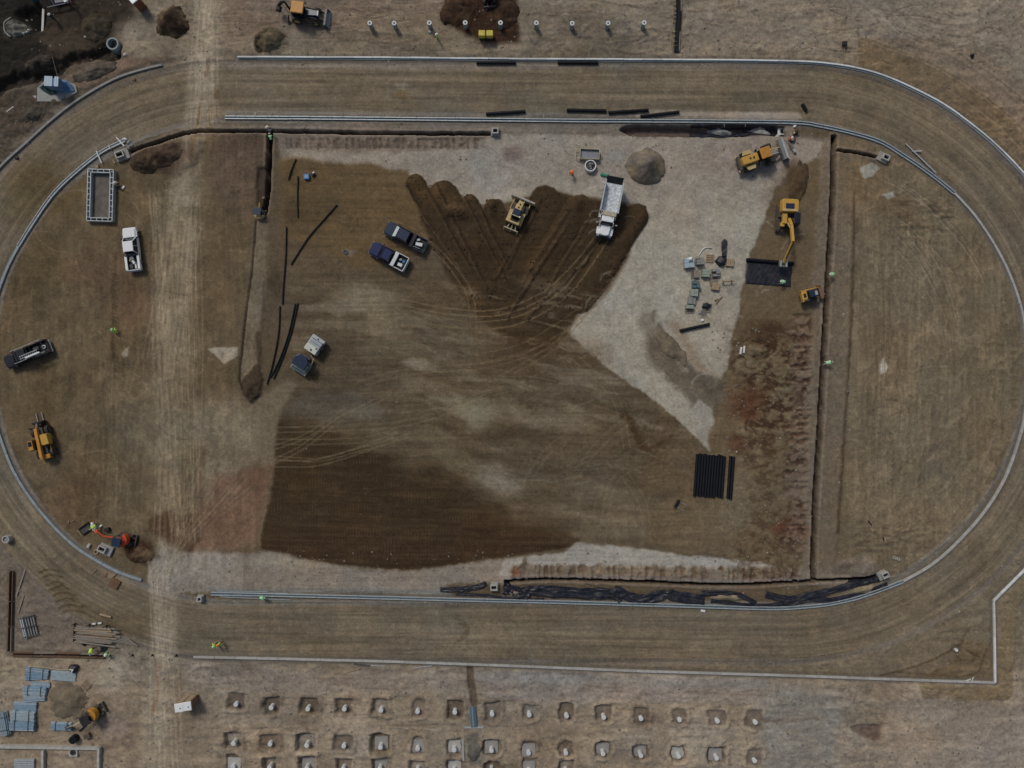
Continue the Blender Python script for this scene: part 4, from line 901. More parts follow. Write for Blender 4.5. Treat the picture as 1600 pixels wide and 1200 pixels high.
# ------------------------------------------------------------------ vehicles (x forward, y left, z up, metres)
def wheel(root, x, y, r, w, rim=M_rim, n=20):
    t = MB().ring((0, -w/2, 0), (0, w/2, 0), r, r*0.56, n).out("wheel", M_tyre, root, bev=0.03, loc=(x, y, r))
    MB().tube((0, -w*0.36, 0), (0, w*0.36, 0), r*0.57, n=n).tube((0, -w*0.42, 0), (0, w*0.42, 0), r*0.2, n=8).out("rim", rim, t, smooth=True)
    return t
def pickup(px, py, rot, paint, label, Lg=5.9, bedlen=2.1, utility=None, rack=False, toolbox=None, shade=False, roofpaint=None, bedmat=None, sc_=1.0):
    root = thing("pickup_truck", G(px, py), rot, label, "pickup truck", "pickup trucks parked on the infield", sc_)
    f = Lg/2; bx = -f+bedlen+0.1                                        # cab starts here
    MB().prism(rrect(bx, f, -0.98, 0.98, 0.30, 5), 0.42, 0.98, sc_pts(rrect(bx, f, -0.98, 0.98, 0.30, 5), 0.99, 0.95)).out("body", paint, root, bev=0.05, smooth=True)
    hx0 = f-1.45
    hp = [(hx0, -0.88), (f-0.35, -0.86), (f-0.12, -0.72), (f-0.05, -0.3), (f-0.05, 0.3), (f-0.12, 0.72), (f-0.35, 0.86), (hx0, 0.88)]
    MB().prism(hp, 0.98, 1.13, sc_pts(hp, 0.97, 0.92, dx=-0.02)).out("hood", paint, root, bev=0.05, smooth=True)
    MB().prism([(hx0+0.1, -0.35), (f-0.35, -0.25), (f-0.35, 0.25), (hx0+0.1, 0.35)], 1.12, 1.155).out("hood_bulge", paint, root, bev=0.02)
    # cabin
    c0, c1, r0, r1 = bx+0.06, hx0+0.06, bx+0.28, hx0-0.68
    base = [(c1, -0.90), (c1, 0.90), (c0, 0.90), (c0, -0.90)]; top = [(r1, -0.70), (r1, 0.70), (r0, 0.70), (r0, -0.70)]
    zb, zt = 0.99, 1.80
    MB().prism(base, zb, zt, top).out("cabin_glass", M_glass, root, bev=0.02)
    rp = rrect(r0-0.03, r1+0.05, -0.73, 0.73, 0.12, 3)
    MB().prism(rp, zt-0.02, zt+0.07, sc_pts(rp, 0.95, 0.93)).out("roof", roofpaint or paint, root, bev=0.03, smooth=True)
    for (b, t) in zip(base, top): MB().bar((b[0], b[1], zb), (t[0], t[1], zt), 0.09, 0.09).out("pillar", paint, root)
    xm = (c0+c1)/2-0.1; xt = (r0+r1)/2
    for sg in (-1, 1):
        MB().bar((xm, sg*0.905, zb), (xt, sg*0.705, zt), 0.1, 0.05).out("door_pillar", paint, root)
        MB().box(c0-0.02, c1-0.25, sg*0.97-0.025, sg*0.97+0.025, 0.5, 1.0).out("door_panel", paint, root, bev=0.02)
        mr = MB().box(hx0-0.2, hx0-0.02, sg*1.10-0.10, sg*1.10+0.10, 1.05, 1.27).out("mirror", M_black, root, bev=0.03)
        MB().box(f-0.16, f-0.02, sg*0.72-0.16, sg*0.72+0.16, 0.72, 0.94).out("headlight", M_galv, root, bev=0.02)
        MB().box(-f+0.0, -f+0.06, sg*0.9-0.06, sg*0.9+0.06, 0.65, 0.95).out("tail_light", M_red, root)
    if shade:
        MB().prism([(c1-0.10, -0.80), (c1-0.10, 0.80), (r1+0.08, 0.66), (r1+0.08, -0.66)], 1.10, 1.12).v
        mb = MB(); mb.add([(c1-0.05, -0.80, 1.10), (c1-0.05, 0.80, 1.10), (r1+0.12, 0.67, 1.74), (r1+0.12, -0.67, 1.74), (c1-0.08, -0.80, 1.06), (c1-0.08, 0.80, 1.06), (r1+0.10, 0.67, 1.70), (r1+0.10, -0.67, 1.70)],
               [(0, 1, 2, 3), (7, 6, 5, 4), (0, 4, 5, 1), (2, 6, 7, 3), (1, 5, 6, 2), (3, 7, 4, 0)])
        w = mb.out("windscreen_sunshade", M_wshield, root); w.location = (0.05, 0, 0.035)
    MB().box(f-0.1, f+0.06, -0.92, 0.92, 0.42, 0.68).out("bumper", M_black if paint is not M_white else M_galv, root, bev=0.04)
    MB().box(-f-0.12, -f+0.02, -0.9, 0.9, 0.45, 0.62).out("bumper", M_galv, root, bev=0.03)
    # bed
    bp_ = utility or paint; hw = 1.06 if utility else 0.98; zt2 = 1.25 if utility else 1.12; wt = 0.12 if not utility else 0.09
    MB().box(-f+0.02, bx-0.04, -hw+0.05, hw-0.05, 0.5, 0.66).out("bed_floor", bedmat or M_black, root)
    for sg in (-1, 1): MB().box(-f, bx-0.03, sg*(hw-wt/2)-wt/2, sg*(hw-wt/2)+wt/2, 0.5, zt2).out("bed_side", bp_, root, bev=0.03)
    MB().box(-f-0.02, -f+0.07, -hw+wt+0.005, hw-wt-0.005, 0.5, zt2-0.02).out("tailgate", bp_, root, bev=0.02)
    MB().box(bx-0.12, bx-0.05, -hw+wt+0.005, hw-wt-0.005, 0.5, zt2).out("bed_front", bp_, root, bev=0.02)
    if toolbox is not None:
        MB().box(bx-0.62, bx-0.13, -hw+0.02, hw-0.02, zt2-0.12, zt2+0.14).out("toolbox", toolbox, root, bev=0.04)
    if rack:
        for sg in (-1, 1):
            MB().bar((-f+0.1, sg*0.9, 1.95), (f-1.9, sg*0.9, 1.95), 0.06, 0.06).out("rack_rail", M_galv, root)
            for xx in (-f+0.15, -f+1.2, bx-0.1): MB().bar((xx, sg*0.92, 1.12), (xx, sg*0.9, 1.95), 0.05, 0.05).out("rack_post", M_black, root)
        for xx in (-f+0.2, bx-0.1, r1-0.2): MB().bar((xx, -0.9, 1.99), (xx, 0.9, 1.99), 0.05, 0.05).out("rack_crossbar", M_black, root)
    for xx in (f-1.0, -f+1.15):
        for sg in (-1, 1):
            wheel(root, xx, sg*0.88, 0.40, 0.26)
            MB().prism([(xx-0.5, sg*0.80), (xx+0.5, sg*0.80), (xx+0.42, sg*1.01), (xx-0.42, sg*1.01)], 0.80, 0.92).out("fender", paint if not (utility and xx < 0) else M_black, root, bev=0.03)
    return root
def local(root, x, y, z):
    c, s_ = math.cos(root.rotation_euler.z), math.sin(root.rotation_euler.z); k = root.scale.x
    return root.location+Vector(((x*c-y*s_)*k, (x*s_+y*c)*k, z*k))
def item(name, mb, m, loc, rot, label, cat, group=None, bev=0.02, smooth=False):
    o = mb.out(name, m, None, bev=bev, smooth=smooth); o.location = loc; o.rotation_euler = (0, 0, rot); return tag(o, label, cat, group)

t1 = pickup(211, 391, R(97), M_white, "white crew cab pickup truck parked below the steel form frame", Lg=6.0, toolbox=None, bedmat=M_black)
MB().box(-1.0, -0.86, -0.95, 0.95, 1.15, 1.25).out("headache_rack", M_black, t1)
for sg in (-1, 1): MB().box(-2.9, -0.9, sg*0.86-0.17, sg*0.86+0.17, 1.08, 1.16).out("side_box", M_white, t1, bev=0.03)
def junk(root, spots, prefix):
    for i, (x, y, sx, sy, h, m, a, lb, nm, ct) in enumerate(spots):
        item(nm, MB().box(-sx/2, sx/2, -sy/2, sy/2, 0, h), m, local(root, x, y, 0.665), root.rotation_euler.z+a, lb, ct, prefix)
junk(t1, [(-1.3, 0.1, 0.5, 0.55, 0.4, M_block, 0.3, "grey machine box at the front of the white pickup's bed", "toolbox", "box"), (-1.9, -0.15, 0.5, 0.32, 0.5, M_bag, 0.5, "white bag lying in the middle of the white pickup's bed", "bag", "bag"),
          (-1.55, 0.35, 0.3, 0.3, 0.3, M_wood, 0.1, "small wooden crate in the white pickup's bed", "crate", "crate"), (-2.5, -0.4, 0.6, 0.22, 0.45, M_bag, 0.0, "narrow white box by the tailgate of the white pickup", "box", "box"),
          (-2.4, 0.3, 0.6, 0.4, 0.3, M_dark, 0.2, "dark tool case in the rear of the white pickup's bed", "toolcase", "case")], "cargo in the pickup beds")
t2 = pickup(49, 554, R(202.5), M_char, "long charcoal pickup truck with a ladder rack near the left edge", Lg=6.5, bedlen=2.5, rack=True)
item("ladder", (lambda mb: [mb.bar((-1.6, y, 0), (1.0, y, 0), 0.07, 0.07) for y in (-0.18, 0.18)] and [mb.bar((x*0.3-1.5, -0.18, 0), (x*0.3-1.5, 0.18, 0), 0.04, 0.04) for x in range(9)] and mb)(MB()), M_galv, local(t2, -0.6, 0.45, 2.05), t2.rotation_euler.z, "pale aluminium ladder on the rack of the charcoal pickup", "ladder", bev=0)
item("tube_carrier", MB().tube((-1.1, 0, 0), (1.0, 0, 0), 0.13, n=10), M_white, local(t2, -1.4, 0.78, 2.12), t2.rotation_euler.z, "white tube on the left rack rail of the charcoal pickup", "tube", bev=0)
item("spare_ring", MB().ring((0, 0, 0), (0, 0, 0.14), 0.26, 0.16, 14), M_bag, local(t2, -2.5, -0.1, 0.68), 0, "white coiled hose in the bed of the charcoal pickup", "hose", bev=0)
item("tool_case", MB().box(-0.4, 0.4, -0.25, 0.25, 0, 0.35), M_dark, local(t2, -1.5, -0.2, 0.67), t2.rotation_euler.z, "dark tool case in the bed of the charcoal pickup", "case")
t3 = pickup(635, 372, R(153), M_navy, "dark navy pickup truck with a sunshade behind its windscreen", Lg=6.1, shade=True, toolbox=M_black, roofpaint=M_navy)
junk(t3, [(-2.2, 0.1, 0.95, 0.45, 0.45, M_bag, 0.25, "white foam box in the rear of the navy pickup's bed", "box", "box"), (-1.8, -0.45, 0.5, 0.3, 0.3, M_galv, 0.5, "small silver case in the navy pickup's bed", "case", "case"),
          (-2.0, 0.65, 1.2, 0.06, 0.4, M_galv, 0.1, "grey rod standing along the side of the navy pickup's bed", "rod", "rod")], "cargo in the pickup beds")
t4 = pickup(609, 402, R(152.5), M_blue, "bright blue pickup truck with a white framed utility bed", Lg=5.5, bedlen=2.0, utility=M_white, toolbox=M_bag)
junk(t4, [(-1.95, 0.35, 0.62, 0.45, 0.4, M_bag, 0.1, "white cool box in the bed of the blue pickup", "box", "cool box"), (-1.7, -0.35, 0.4, 0.28, 0.3, M_steel, 0.6, "steel bucket shaped tool box in the bed of the blue pickup", "case", "case"),
          (-2.2, -0.3, 0.34, 0.34, 0.3, M_skyblue, 0.3, "small blue crate in the bed of the blue pickup", "crate", "crate")], "cargo in the pickup beds")

# ---- dump truck
dt = thing("dump_truck", G(949, 332), R(-101), "white dump truck with an empty silver tipper box on the dark fill", "dump truck")
hp = [(2.3, -0.75), (3.5, -0.68), (3.72, -0.5), (3.78, 0), (3.72, 0.5), (3.5, 0.68), (2.3, 0.75)]
MB().prism(hp, 0.9, 1.65, sc_pts(hp, 0.92, 0.88, dx=-0.03)).out("hood", M_white, dt, bev=0.07, smooth=True)
for sg in (-1, 1):
    fp = [(2.35, sg*0.7), (3.6, sg*0.62), (3.55, sg*1.15), (2.5, sg*1.18)]
    MB().prism(fp, 0.95, 1.2, sc_pts(fp, 0.95, 0.95)).out("fender", M_white, dt, bev=0.06, smooth=True)
    MB().box(3.45, 3.75, sg*0.85-0.16, sg*0.85+0.16, 0.85, 1.1).out("headlight", M_galv, dt, bev=0.03)
    MB().bar((2.05, sg*1.05, 1.7), (2.15, sg*1.38, 1.75), 0.05, 0.05).box(2.08, 2.2, sg*1.38-0.1, sg*1.38+0.1, 1.5, 2.0).out("mirror", M_galv, dt)
    MB().tube((0.7, sg*1.0, 1.0), (0.7, sg*1.0, 2.9), 0.07, n=10).out("exhaust_stack", M_steel, dt, smooth=True)
    MB().tube((0.1, sg*0.95, 0.8), (1.2, sg*0.95, 0.8), 0.3, n=14).out("fuel_tank", M_galv, dt, smooth=True)
MB().box(3.70, 3.95, -1.1, 1.1, 0.5, 0.85).out("bumper", M_navy, dt, bev=0.05)
MB().box(3.66, 3.84, -0.55, 0.55, 0.9, 1.5).out("grille", M_black, dt, bev=0.03)
cb = [(2.35, -0.95), (2.35, 0.95), (0.95, 0.95), (0.95, -0.95)]; ct_ = [(2.0, -0.86), (2.0, 0.86), (1.0, 0.86), (1.0, -0.86)]
MB().prism(cb, 0.9, 1.7).out("cab", M_white, dt, bev=0.05)
MB().prism(cb, 1.70, 2.3, ct_).out("cab_glass", M_glass, dt, bev=0.02)
MB().prism(sc_pts(ct_, 1.03, 1.03), 2.3, 2.45, sc_pts(ct_, 0.93, 0.93)).out("cab_roof", M_white, dt, bev=0.07, smooth=True)
for b, t in zip(cb, ct_): MB().bar((b[0], b[1], 1.7), (t[0], t[1], 2.3), 0.13, 0.13).out("pillar", M_white, dt)
MB().tube((1.3, 0.5, 2.45), (1.3, 0.5, 2.56), 0.07, n=8).out("beacon", M_or, dt)
MB().box(-3.6, 2.4, -0.42, 0.42, 0.75, 1.0).out("chassis", M_black, dt)
bl, br = -3.65, 0.55
MB().box(bl, br, -1.15, 1.15, 1.15, 1.27).out("box_floor", M_palebed, dt)
for sg in (-1, 1):
    MB().box(bl, br, sg*1.2-0.05, sg*1.2+0.05, 1.15, 2.35).out("box_side", M_galv, dt, bev=0.02)
    MB().box(bl-0.02, br+0.05, sg*1.22-0.09, sg*1.22+0.09, 2.352, 2.44).out("box_rail", M_galv, dt, bev=0.02)
    for k in range(6): MB().box(bl+0.3+k*0.7, bl+0.42+k*0.7, sg*1.28-0.04, sg*1.28+0.04, 1.2, 2.33).out("box_rib", M_galv, dt)
MB().box(br, br+0.1, -1.14, 1.14, 1.15, 2.55).out("box_front", M_galv, dt, bev=0.02)
MB().prism([(br+0.1, -1.1), (br+0.62, -0.95), (br+0.62, 0.95), (br+0.1, 1.1)], 2.50, 2.58).out("cab_guard", M_beige, dt, bev=0.02)
tg = MB().bar((bl-0.02, 0, 1.2), (bl-0.75, 0, 2.0), 2.3, 0.07).out("tailgate", M_black, dt)
for xx, ys_ in ((2.95, 1.02), (-1.2, 0.95), (-2.45, 0.95)):
    for sg in (-1, 1): wheel(dt, xx, sg*ys_, 0.52, 0.32 if xx > 0 else 0.5)

# ---- crawler undercarriage
def crawler(root, x0, x1, yc, w, h, shoe=0.22):
    r = h/2
    prof = [(x0+r-r*math.sin(R(a)), r-r*math.cos(R(a))) for a in range(0, 181, 30)]+[(x1-r+r*math.sin(R(a)), r+r*math.cos(R(a))) for a in range(0, 181, 30)]
    t = MB().side(prof, yc-w/2+0.04, yc+w/2-0.04).out("crawler_track", M_track, root)
    k = int((x1-x0-2*r)/shoe)
    for i in range(k+1):
        x = x0+r+i*(x1-x0-2*r)/k; MB().box(x-shoe*0.36, x+shoe*0.36, yc-w/2, yc+w/2, h-0.03, h+0.05).out("track_shoe", M_track, t)
    return t
# ---- bulldozer
dz = thing("bulldozer", G(808, 337, 0.05), R(67), "pale yellow bulldozer pushing the dark dumped fill", "bulldozer")
for sg in (-1, 1): crawler(dz, -1.7, 1.55, sg*0.92, 0.5, 0.85)
MB().box(-1.5, 1.3, -0.6, 0.6, 0.5, 1.1).out("chassis", M_yel2, dz, bev=0.05)
MB().box(0.35, 1.65, -0.42, 0.42, 1.1, 1.75, ty=0.9).out("hood", M_yel2, dz, bev=0.06)
for x, y in ((1.15, 0.02), (0.7, 0.08)): MB().tube((x, y, 1.72), (x, y, 1.85), 0.11, n=10).out("exhaust_port", M_black, dz)
MB().box(-0.85, 0.35, -0.62, 0.62, 1.1, 2.25, tx=0.85, ty=0.9).out("cab_glass", M_glass, dz, bev=0.03)
MB().box(-0.55, 0.30, -0.52, 0.52, 2.25, 2.36).out("cab_roof", M_navy, dz, bev=0.06)
MB().box(-0.72, -0.58, -0.66, 0.66, 2.1, 2.30).out("roll_bar", M_beige, dz, bev=0.03)
MB().box(-1.55, -0.9, -0.85, 0.85, 1.05, 1.45).out("fuel_tank", M_yel2, dz, bev=0.06); MB().box(-1.25, -0.9, -0.55, 0.55, 1.45, 1.50).out("tank_vent", M_black, dz)
for sg in (-1, 1):
    MB().box(-1.45, 0.3, sg*0.88-0.26, sg*0.88+0.26, 0.93, 1.05).out("fender", M_yel2, dz, bev=0.03); MB().tube((-0.62, sg*0.62, 2.3), (-0.62, sg*0.62, 2.42), 0.11, n=8).out("work_lamp", M_bag, dz)
    MB().bar((0.4, sg*1.22, 0.45), (2.0, sg*1.15, 0.5), 0.14, 0.2).out("push_arm", M_yel2, dz)
    MB().bar((1.3, sg*0.3, 1.2), (2.15, sg*0.3, 0.8), 0.09, 0.09).out("lift_cylinder", M_galv, dz)
MB().side([(2.05, 0.05), (2.3, 0.0), (2.2, 0.5), (2.35, 1.05), (2.15, 1.08), (2.02, 0.5)], -1.75, 1.75).out("blade", M_yel2, dz, bev=0.02)
MB().box(2.08, 2.3, -1.74, 1.74, 1.0, 1.12).out("blade_top", M_steel, dz)
MB().box(-2.35, -2.2, -1.05, 1.05, 0.55, 0.75).out("ripper_beam", M_beige, dz, bev=0.03)
for y in (-1.0, 0, 1.0): MB().bar((-2.2, y*0.6, 0.65), (-1.6, y*0.45, 0.75), 0.14, 0.14).bar((-2.27, y, 0.7), (-2.55, y, 0.15), 0.14, 0.1).out("ripper_shank", M_beige, dz)

# ---- wheel loader
wlo = thing("wheel_loader", G(1186, 248), R(19), "yellow wheel loader with its wide bucket facing the manhole slab", "wheel loader")
MB().prism(rrect(-3.2, -0.75, -0.62, 0.62, 0.15, 3), 0.9, 2.0, sc_pts(rrect(-3.2, -0.75, -0.62, 0.62, 0.15, 3), 0.94, 0.9)).out("engine_hood", M_yel, wlo, bev=0.08, smooth=True)
MB().tube((-1.55, 0.05, 2.0), (-1.5, 0.05, 2.2), 0.1, n=10).out("exhaust_pipe", M_black, wlo); MB().tube((-2.0, 0.05, 2.0), (-2.0, 0.05, 2.1), 0.12, n=10).out("air_intake", M_black, wlo)
MB().box(-3.5, -3.1, -1.0, 1.0, 0.6, 1.25).out("counterweight", M_dark, wlo, bev=0.08)
for sg in (-1, 1): MB().box(-3.6, -3.45, sg*1.0-0.16, sg*1.0+0.16, 0.8, 1.0).out("rear_lamp_arm", M_yel2, wlo)
MB().box(-0.75, 0.75, -0.72, 0.72, 1.1, 2.6, tx=0.9, ty=0.92).out("cab_glass", M_glass, wlo, bev=0.03)
rf = rrect(-0.78, 0.70, -0.76, 0.76, 0.1, 3)
cr_ = MB().prism(rf, 2.6, 2.78, sc_pts(rf, 0.95, 0.95)).out("cab_roof", M_or, wlo, bev=0.05)
for k in range(5): MB().box(-0.6, 0.55, -0.6+k*0.28, -0.54+k*0.28, 2.775, 2.81).out("roof_rib", M_or, cr_)
MB().box(-3.0, 1.4, -0.5, 0.5, 0.65, 1.1).out("chassis", M_dark, wlo, bev=0.04)
for x in (-2.05, 1.05):
    for sg in (-1, 1):
        wheel(wlo, x, sg*1.05, 0.72, 0.55, M_yel2)
        if x < 0: MB().prism([(x-0.7, sg*0.78), (x+0.75, sg*0.78), (x+0.6, sg*1.34), (x-0.5, sg*1.34)], 1.45, 1.54).out("fender", M_yel2, wlo, bev=0.03)
for sg in (-1, 1):
    MB().bar((0.6, sg*0.42, 1.4), (2.9, sg*0.45, 0.65), 0.16, 0.32).out("lift_arm", M_yel2 if sg > 0 else M_dark, wlo); MB().bar((0.9, sg*0.2, 1.2), (2.4, sg*0.25, 1.0), 0.12, 0.12).out("lift_cylinder", M_galv, wlo)
    MB().box(-1.0, -0.8, sg*0.95-0.25, sg*0.95+0.05, 1.5, 2.0).out("mirror_frame", M_black, wlo)
bk = MB().side([(2.85, 0.35), (3.9, 0.08), (3.95, 0.14), (3.1, 0.5), (3.0, 1.0), (3.25, 1.35), (3.15, 1.42), (2.85, 1.05)], -1.45, 1.45).out("bucket", M_steel, wlo, bev=0.02)
for sg in (-1, 1): MB().side([(2.9, 0.4), (3.9, 0.1), (3.3, 1.35), (3.0, 1.1)], sg*1.47-0.03, sg*1.47+0.03).out("bucket_side", M_dark, bk)
MB().box(3.12, 3.3, -1.44, 1.44, 1.42, 1.47).out("bucket_lip", M_galv, bk); MB().box(3.86, 4.02, -1.44, 1.44, 0.12, 0.18).out("cutting_edge", M_galv, bk)

# ---- backhoe loader at the top
bh = thing("backhoe_loader", G(475, 27), R(-8), "black and yellow roofed backhoe loader above the top kerb", "backhoe loader")
MB().prism([(0.5, -0.55), (2.55, -0.42), (2.55, 0.42), (0.5, 0.55)], 0.85, 1.6, [(0.5, -0.5), (2.45, -0.36), (2.45, 0.36), (0.5, 0.5)]).out("hood", M_navy, bh, bev=0.06, smooth=True)
MB().box(2.35, 2.5, -0.34, 0.34, 1.595, 1.64).out("hood_stripe", M_galv, bh)
MB().box(-1.1, 0.5, -0.75, 0.75, 0.9, 2.45, tx=0.95, ty=0.95).out("cab_glass", M_glass, bh, bev=0.03)
rf = rrect(-1.05, 0.75, -0.85, 0.85, 0.12, 3); MB().prism(rf, 2.45, 2.62, sc_pts(rf, 0.93, 0.93)).out("cab_roof", M_or, bh, bev=0.05)
MB().box(-1.4, 2.4, -0.4, 0.4, 0.5, 0.95).out("chassis", M_black, bh)
for sg in (-1, 1):
    wheel(bh, -0.6, sg*0.95, 0.68, 0.45, M_yel2); wheel(bh, 2.0, sg*0.92, 0.48, 0.34, M_yel2)
    MB().prism([(-1.2, sg*0.7), (0.1, sg*0.7), (0.0, sg*1.2), (-1.1, sg*1.2)], 1.38, 1.46).out("fender", M_black, bh, bev=0.03)
    MB().bar((0.6, sg*0.62, 1.4), (2.2, sg*0.62, 1.2), 0.13, 0.22).bar((2.2, sg*0.62, 1.2), (3.2, sg*0.62, 0.5), 0.13, 0.2).out("loader_arm", M_black, bh)
    MB().bar((-1.8, sg*0.5, 0.9), (-1.9, sg*1.15, 0.15), 0.14, 0.14).box(-2.05, -1.7, sg*1.18-0.2, sg*1.18+0.2, 0.02, 0.1).out("stabiliser", M_black, bh)
bk = MB().side([(3.1, 0.1), (3.75, 0.03), (3.78, 0.08), (3.3, 0.3), (3.25, 0.75), (3.45, 0.95), (3.38, 1.0), (3.1, 0.75)], -1.15, 1.15).out("loader_bucket", M_steel, bh)
for sg in (-1, 1): MB().side([(3.12, 0.12), (3.72, 0.06), (3.42, 0.95), (3.15, 0.75)], sg*1.16-0.03, sg*1.16+0.03).out("bucket_side", M_dark, bk)
MB().bar((-1.5, 0.1, 1.0), (-2.1, 0.6, 2.4), 0.24, 0.3).out("boom", M_black, bh); MB().bar((-2.1, 0.6, 2.4), (-3.1, 0.2, 1.7), 0.2, 0.25).bar((-2.4, 0.48, 2.6), (-3.0, 0.25, 2.0), 0.1, 0.1).out("dipper_arm", M_black, bh)
MB().bar((-1.6, -0.35, 1.2), (-2.1, -0.1, 1.9), 0.12, 0.12).out("boom_cylinder", M_galv, bh)
MB().side([(-3.35, 1.5), (-2.95, 1.45), (-2.85, 0.9), (-3.2, 0.7), (-3.6, 1.0)], -0.2, 0.45).out("digging_bucket", M_black, bh)
MB().tube((0.65, 1.0, 1.9), (0.65, 1.0, 2.0), 0.2, n=8).out("mirror", M_black, bh)

# ---- excavators
def excavator(px, py, rot, body, canopy, label, k=1.0, boom_m=None, reach=((1.2, 2.9), (3.4, 3.6), (5.9, 1.5), (6.4, 0.7)), bucket_m=None, houserot=0.0, name="excavator", cat="excavator", cabside=-1, big=True, group=None, blade=True, yoff=0.0, sweep=None):
    r = thing(name, G(px, py), rot, label, cat, group, k); boom_m = boom_m or body
    tl = 2.1 if big else 1.0; tw = 0.55 if big else 0.35; ty = 1.15 if big else 0.62; th = 0.85 if big else 0.5
    for sg in (-1, 1): crawler(r, -tl, tl, sg*ty, tw, th)
    MB().box(-tl*0.5, tl*0.5, -ty, ty, th*0.35, th*0.8).out("undercarriage", M_dark, r)
    if blade and not big: MB().box(-tl-0.5, -tl-0.38, -ty-0.15, ty+0.15, 0.05, 0.45).bar((-tl-0.4, 0.3, 0.3), (-tl*0.4, 0.3, 0.3), 0.1, 0.1).bar((-tl-0.4, -0.3, 0.3), (-tl*0.4, -0.3, 0.3), 0.1, 0.1).out("dozer_blade", M_dark, r)
    MB().tube((0, 0, th*0.7), (0, 0, th+0.15), 0.6 if big else 0.38, n=18).out("slew_ring", M_dark, r)
    z0 = th+0.15
    if big:
        hp_ = [(-2.3, -0.75), (-2.55, -0.3), (-2.55, 0.5), (-2.3, 1.15), (-0.9, 1.35), (1.2, 1.35), (1.2, 0.4), (0.0, 0.2), (0.0, -1.35), (-1.2, -1.35)]
        MB().prism(hp_, z0, z0+0.35).out("house_deck", M_dark, r, bev=0.04)
        ew = rrect(-2.6, -0.55, -1.3, 1.3, 0.35, 4)
        MB().prism(ew, z0+0.35, z0+1.35, sc_pts(ew, 0.94, 0.94)).out("engine_cover", body, r, bev=0.1, smooth=True)
        MB().box(-1.85, -0.95, -0.75, 0.55, z0+1.35, z0+1.42).out("radiator_vent", M_navy, r, bev=0.03)
        MB().box(-1.0, -0.65, -1.2, 1.1, z0+1.35, z0+1.46).out("cover_rail", M_yel2, r, bev=0.03)
        MB().box(-0.5, 1.1, 0.62*-cabside-0.3, 0.62*-cabside+0.35, z0+0.35, z0+1.0).out("tool_cover", body, r, bev=0.05)
        MB().box(0.9, 1.5, 0.85*-cabside-0.28, 0.85*-cabside+0.28, z0+0.3, z0+0.8).out("step_box", body, r, bev=0.05)
        y0, y1 = sorted((cabside*0.42, cabside*1.35))
        MB().box(-0.35, 1.4, y0, y1, z0+0.35, z0+1.85, tx=0.92, ty=0.95).out("cab_glass", M_glass, r, bev=0.03)
        MB().box(-0.35, 1.25, y0+0.03, y1-0.03, z0+1.85, z0+1.95).out("cab_roof", M_char, r, bev=0.04)
    else:
        a = [(0.15+0.95*math.cos(R(t)), 0.92*math.sin(R(t))) for t in range(100, 261, 16)]
        MB().prism(a+[(-0.1, -0.75), (-0.1, 0.75)], z0, z0+0.95, None).out("engine_cover", body, r, bev=0.06, smooth=True)
        MB().prism(rrect(-0.1, 0.85, -0.7, 0.7, 0.12, 3), z0, z0+0.25).out("house_deck", M_dark, r)
        MB().box(-0.05, 0.75, -0.2, 0.62, z0+0.25, z0+1.0).out("seat", M_black, r, bev=0.05)
        cp = [(-0.35, -0.55), (0.85, -0.6), (0.95, 0.0), (0.85, 0.75), (-0.3, 0.78)]
        MB().prism(cp, z0+1.55, z0+1.63, sc_pts(cp, 0.96, 0.96)).out("canopy", canopy, r, bev=0.03)
        for (x, y) in ((-0.25, -0.5), (0.75, -0.52), (0.75, 0.66), (-0.2, 0.68)): MB().bar((x, y, z0+0.2), (x, y, z0+1.55), 0.06, 0.06).out("canopy_post", M_black, r)
    y = yoff; P = [(reach[0][0]*0.2, y, z0+0.5)]+[(a_, y+(sweep[i] if sweep else 0), b_) for i, (a_, b_) in enumerate(reach)]
    w = 0.42 if big else 0.2
    MB().bar(P[0], P[1], w, w*1.2).bar(P[1], P[2], w*0.9, w*1.2).out("boom", boom_m, r, bev=0.02)
    MB().bar(P[2], P[3], w*0.75, w*0.9).out("dipper_arm", boom_m, r, bev=0.02)
    for o_ in (-0.3, 0.3): MB().bar((0.7, y+o_*w*2, z0+0.4), (P[1][0]*1.1, P[1][1]+o_*w*2, P[1][2]-0.1), w*0.25, w*0.25).out("boom_cylinder", M_galv, r)
    a_ = Vector(P[2])+Vector((0, 0, w)); b_ = Vector(P[3])+Vector((0, 0, w*0.9)); MB().bar(a_, a_.lerp(b_, 0.8), w*0.3, w*0.3).out("dipper_cylinder", M_black, r)
    x, z = P[3][0], P[3][2]; q = 0.62 if big else 0.3; yb = P[3][1]
    mb = MB().side([(x-q*0.5, z+q*0.3), (x+q*0.8, z+q*0.3), (x+q*0.95, z-q*0.1), (x+q*0.2, z-q*0.9), (x-q*0.6, z-q*0.7)], yb-q*0.8, yb+q*0.8)
    b = mb.out("bucket", bucket_m or M_steel, r, bev=0.02)
    for i in range(4): MB().box(x-q*0.9, x-q*0.5, yb-q*0.7+i*q*0.42, yb-q*0.58+i*q*0.42, z-q*0.8, z-q*0.6).out("bucket_tooth", M_steel, b)
    if big:
        MB().box(x-q*0.3, x+q*0.6, yb-q*0.4, yb+q*0.4, z+q*0.3, z+q*0.36).out("bucket_opening", M_black, b)
        for o_ in (-1, 1): MB().box(x-q*0.5, x+q*0.9, yb+o_*q*0.75-0.06, yb+o_*q*0.75+0.06, z+q*0.3, z+q*0.48).out("bucket_edge", M_galv, b)
    return r
ex = excavator(1225, 343, R(-93), M_yel, None, "large yellow excavator holding the black liner sheet with its bucket", 0.92, cabside=1, reach=((1.6, 2.6), (4.2, 3.7), (7.0, 1.6), (7.35, 0.62)), sweep=(0, -0.12, -0.55, -0.9), yoff=0.15)
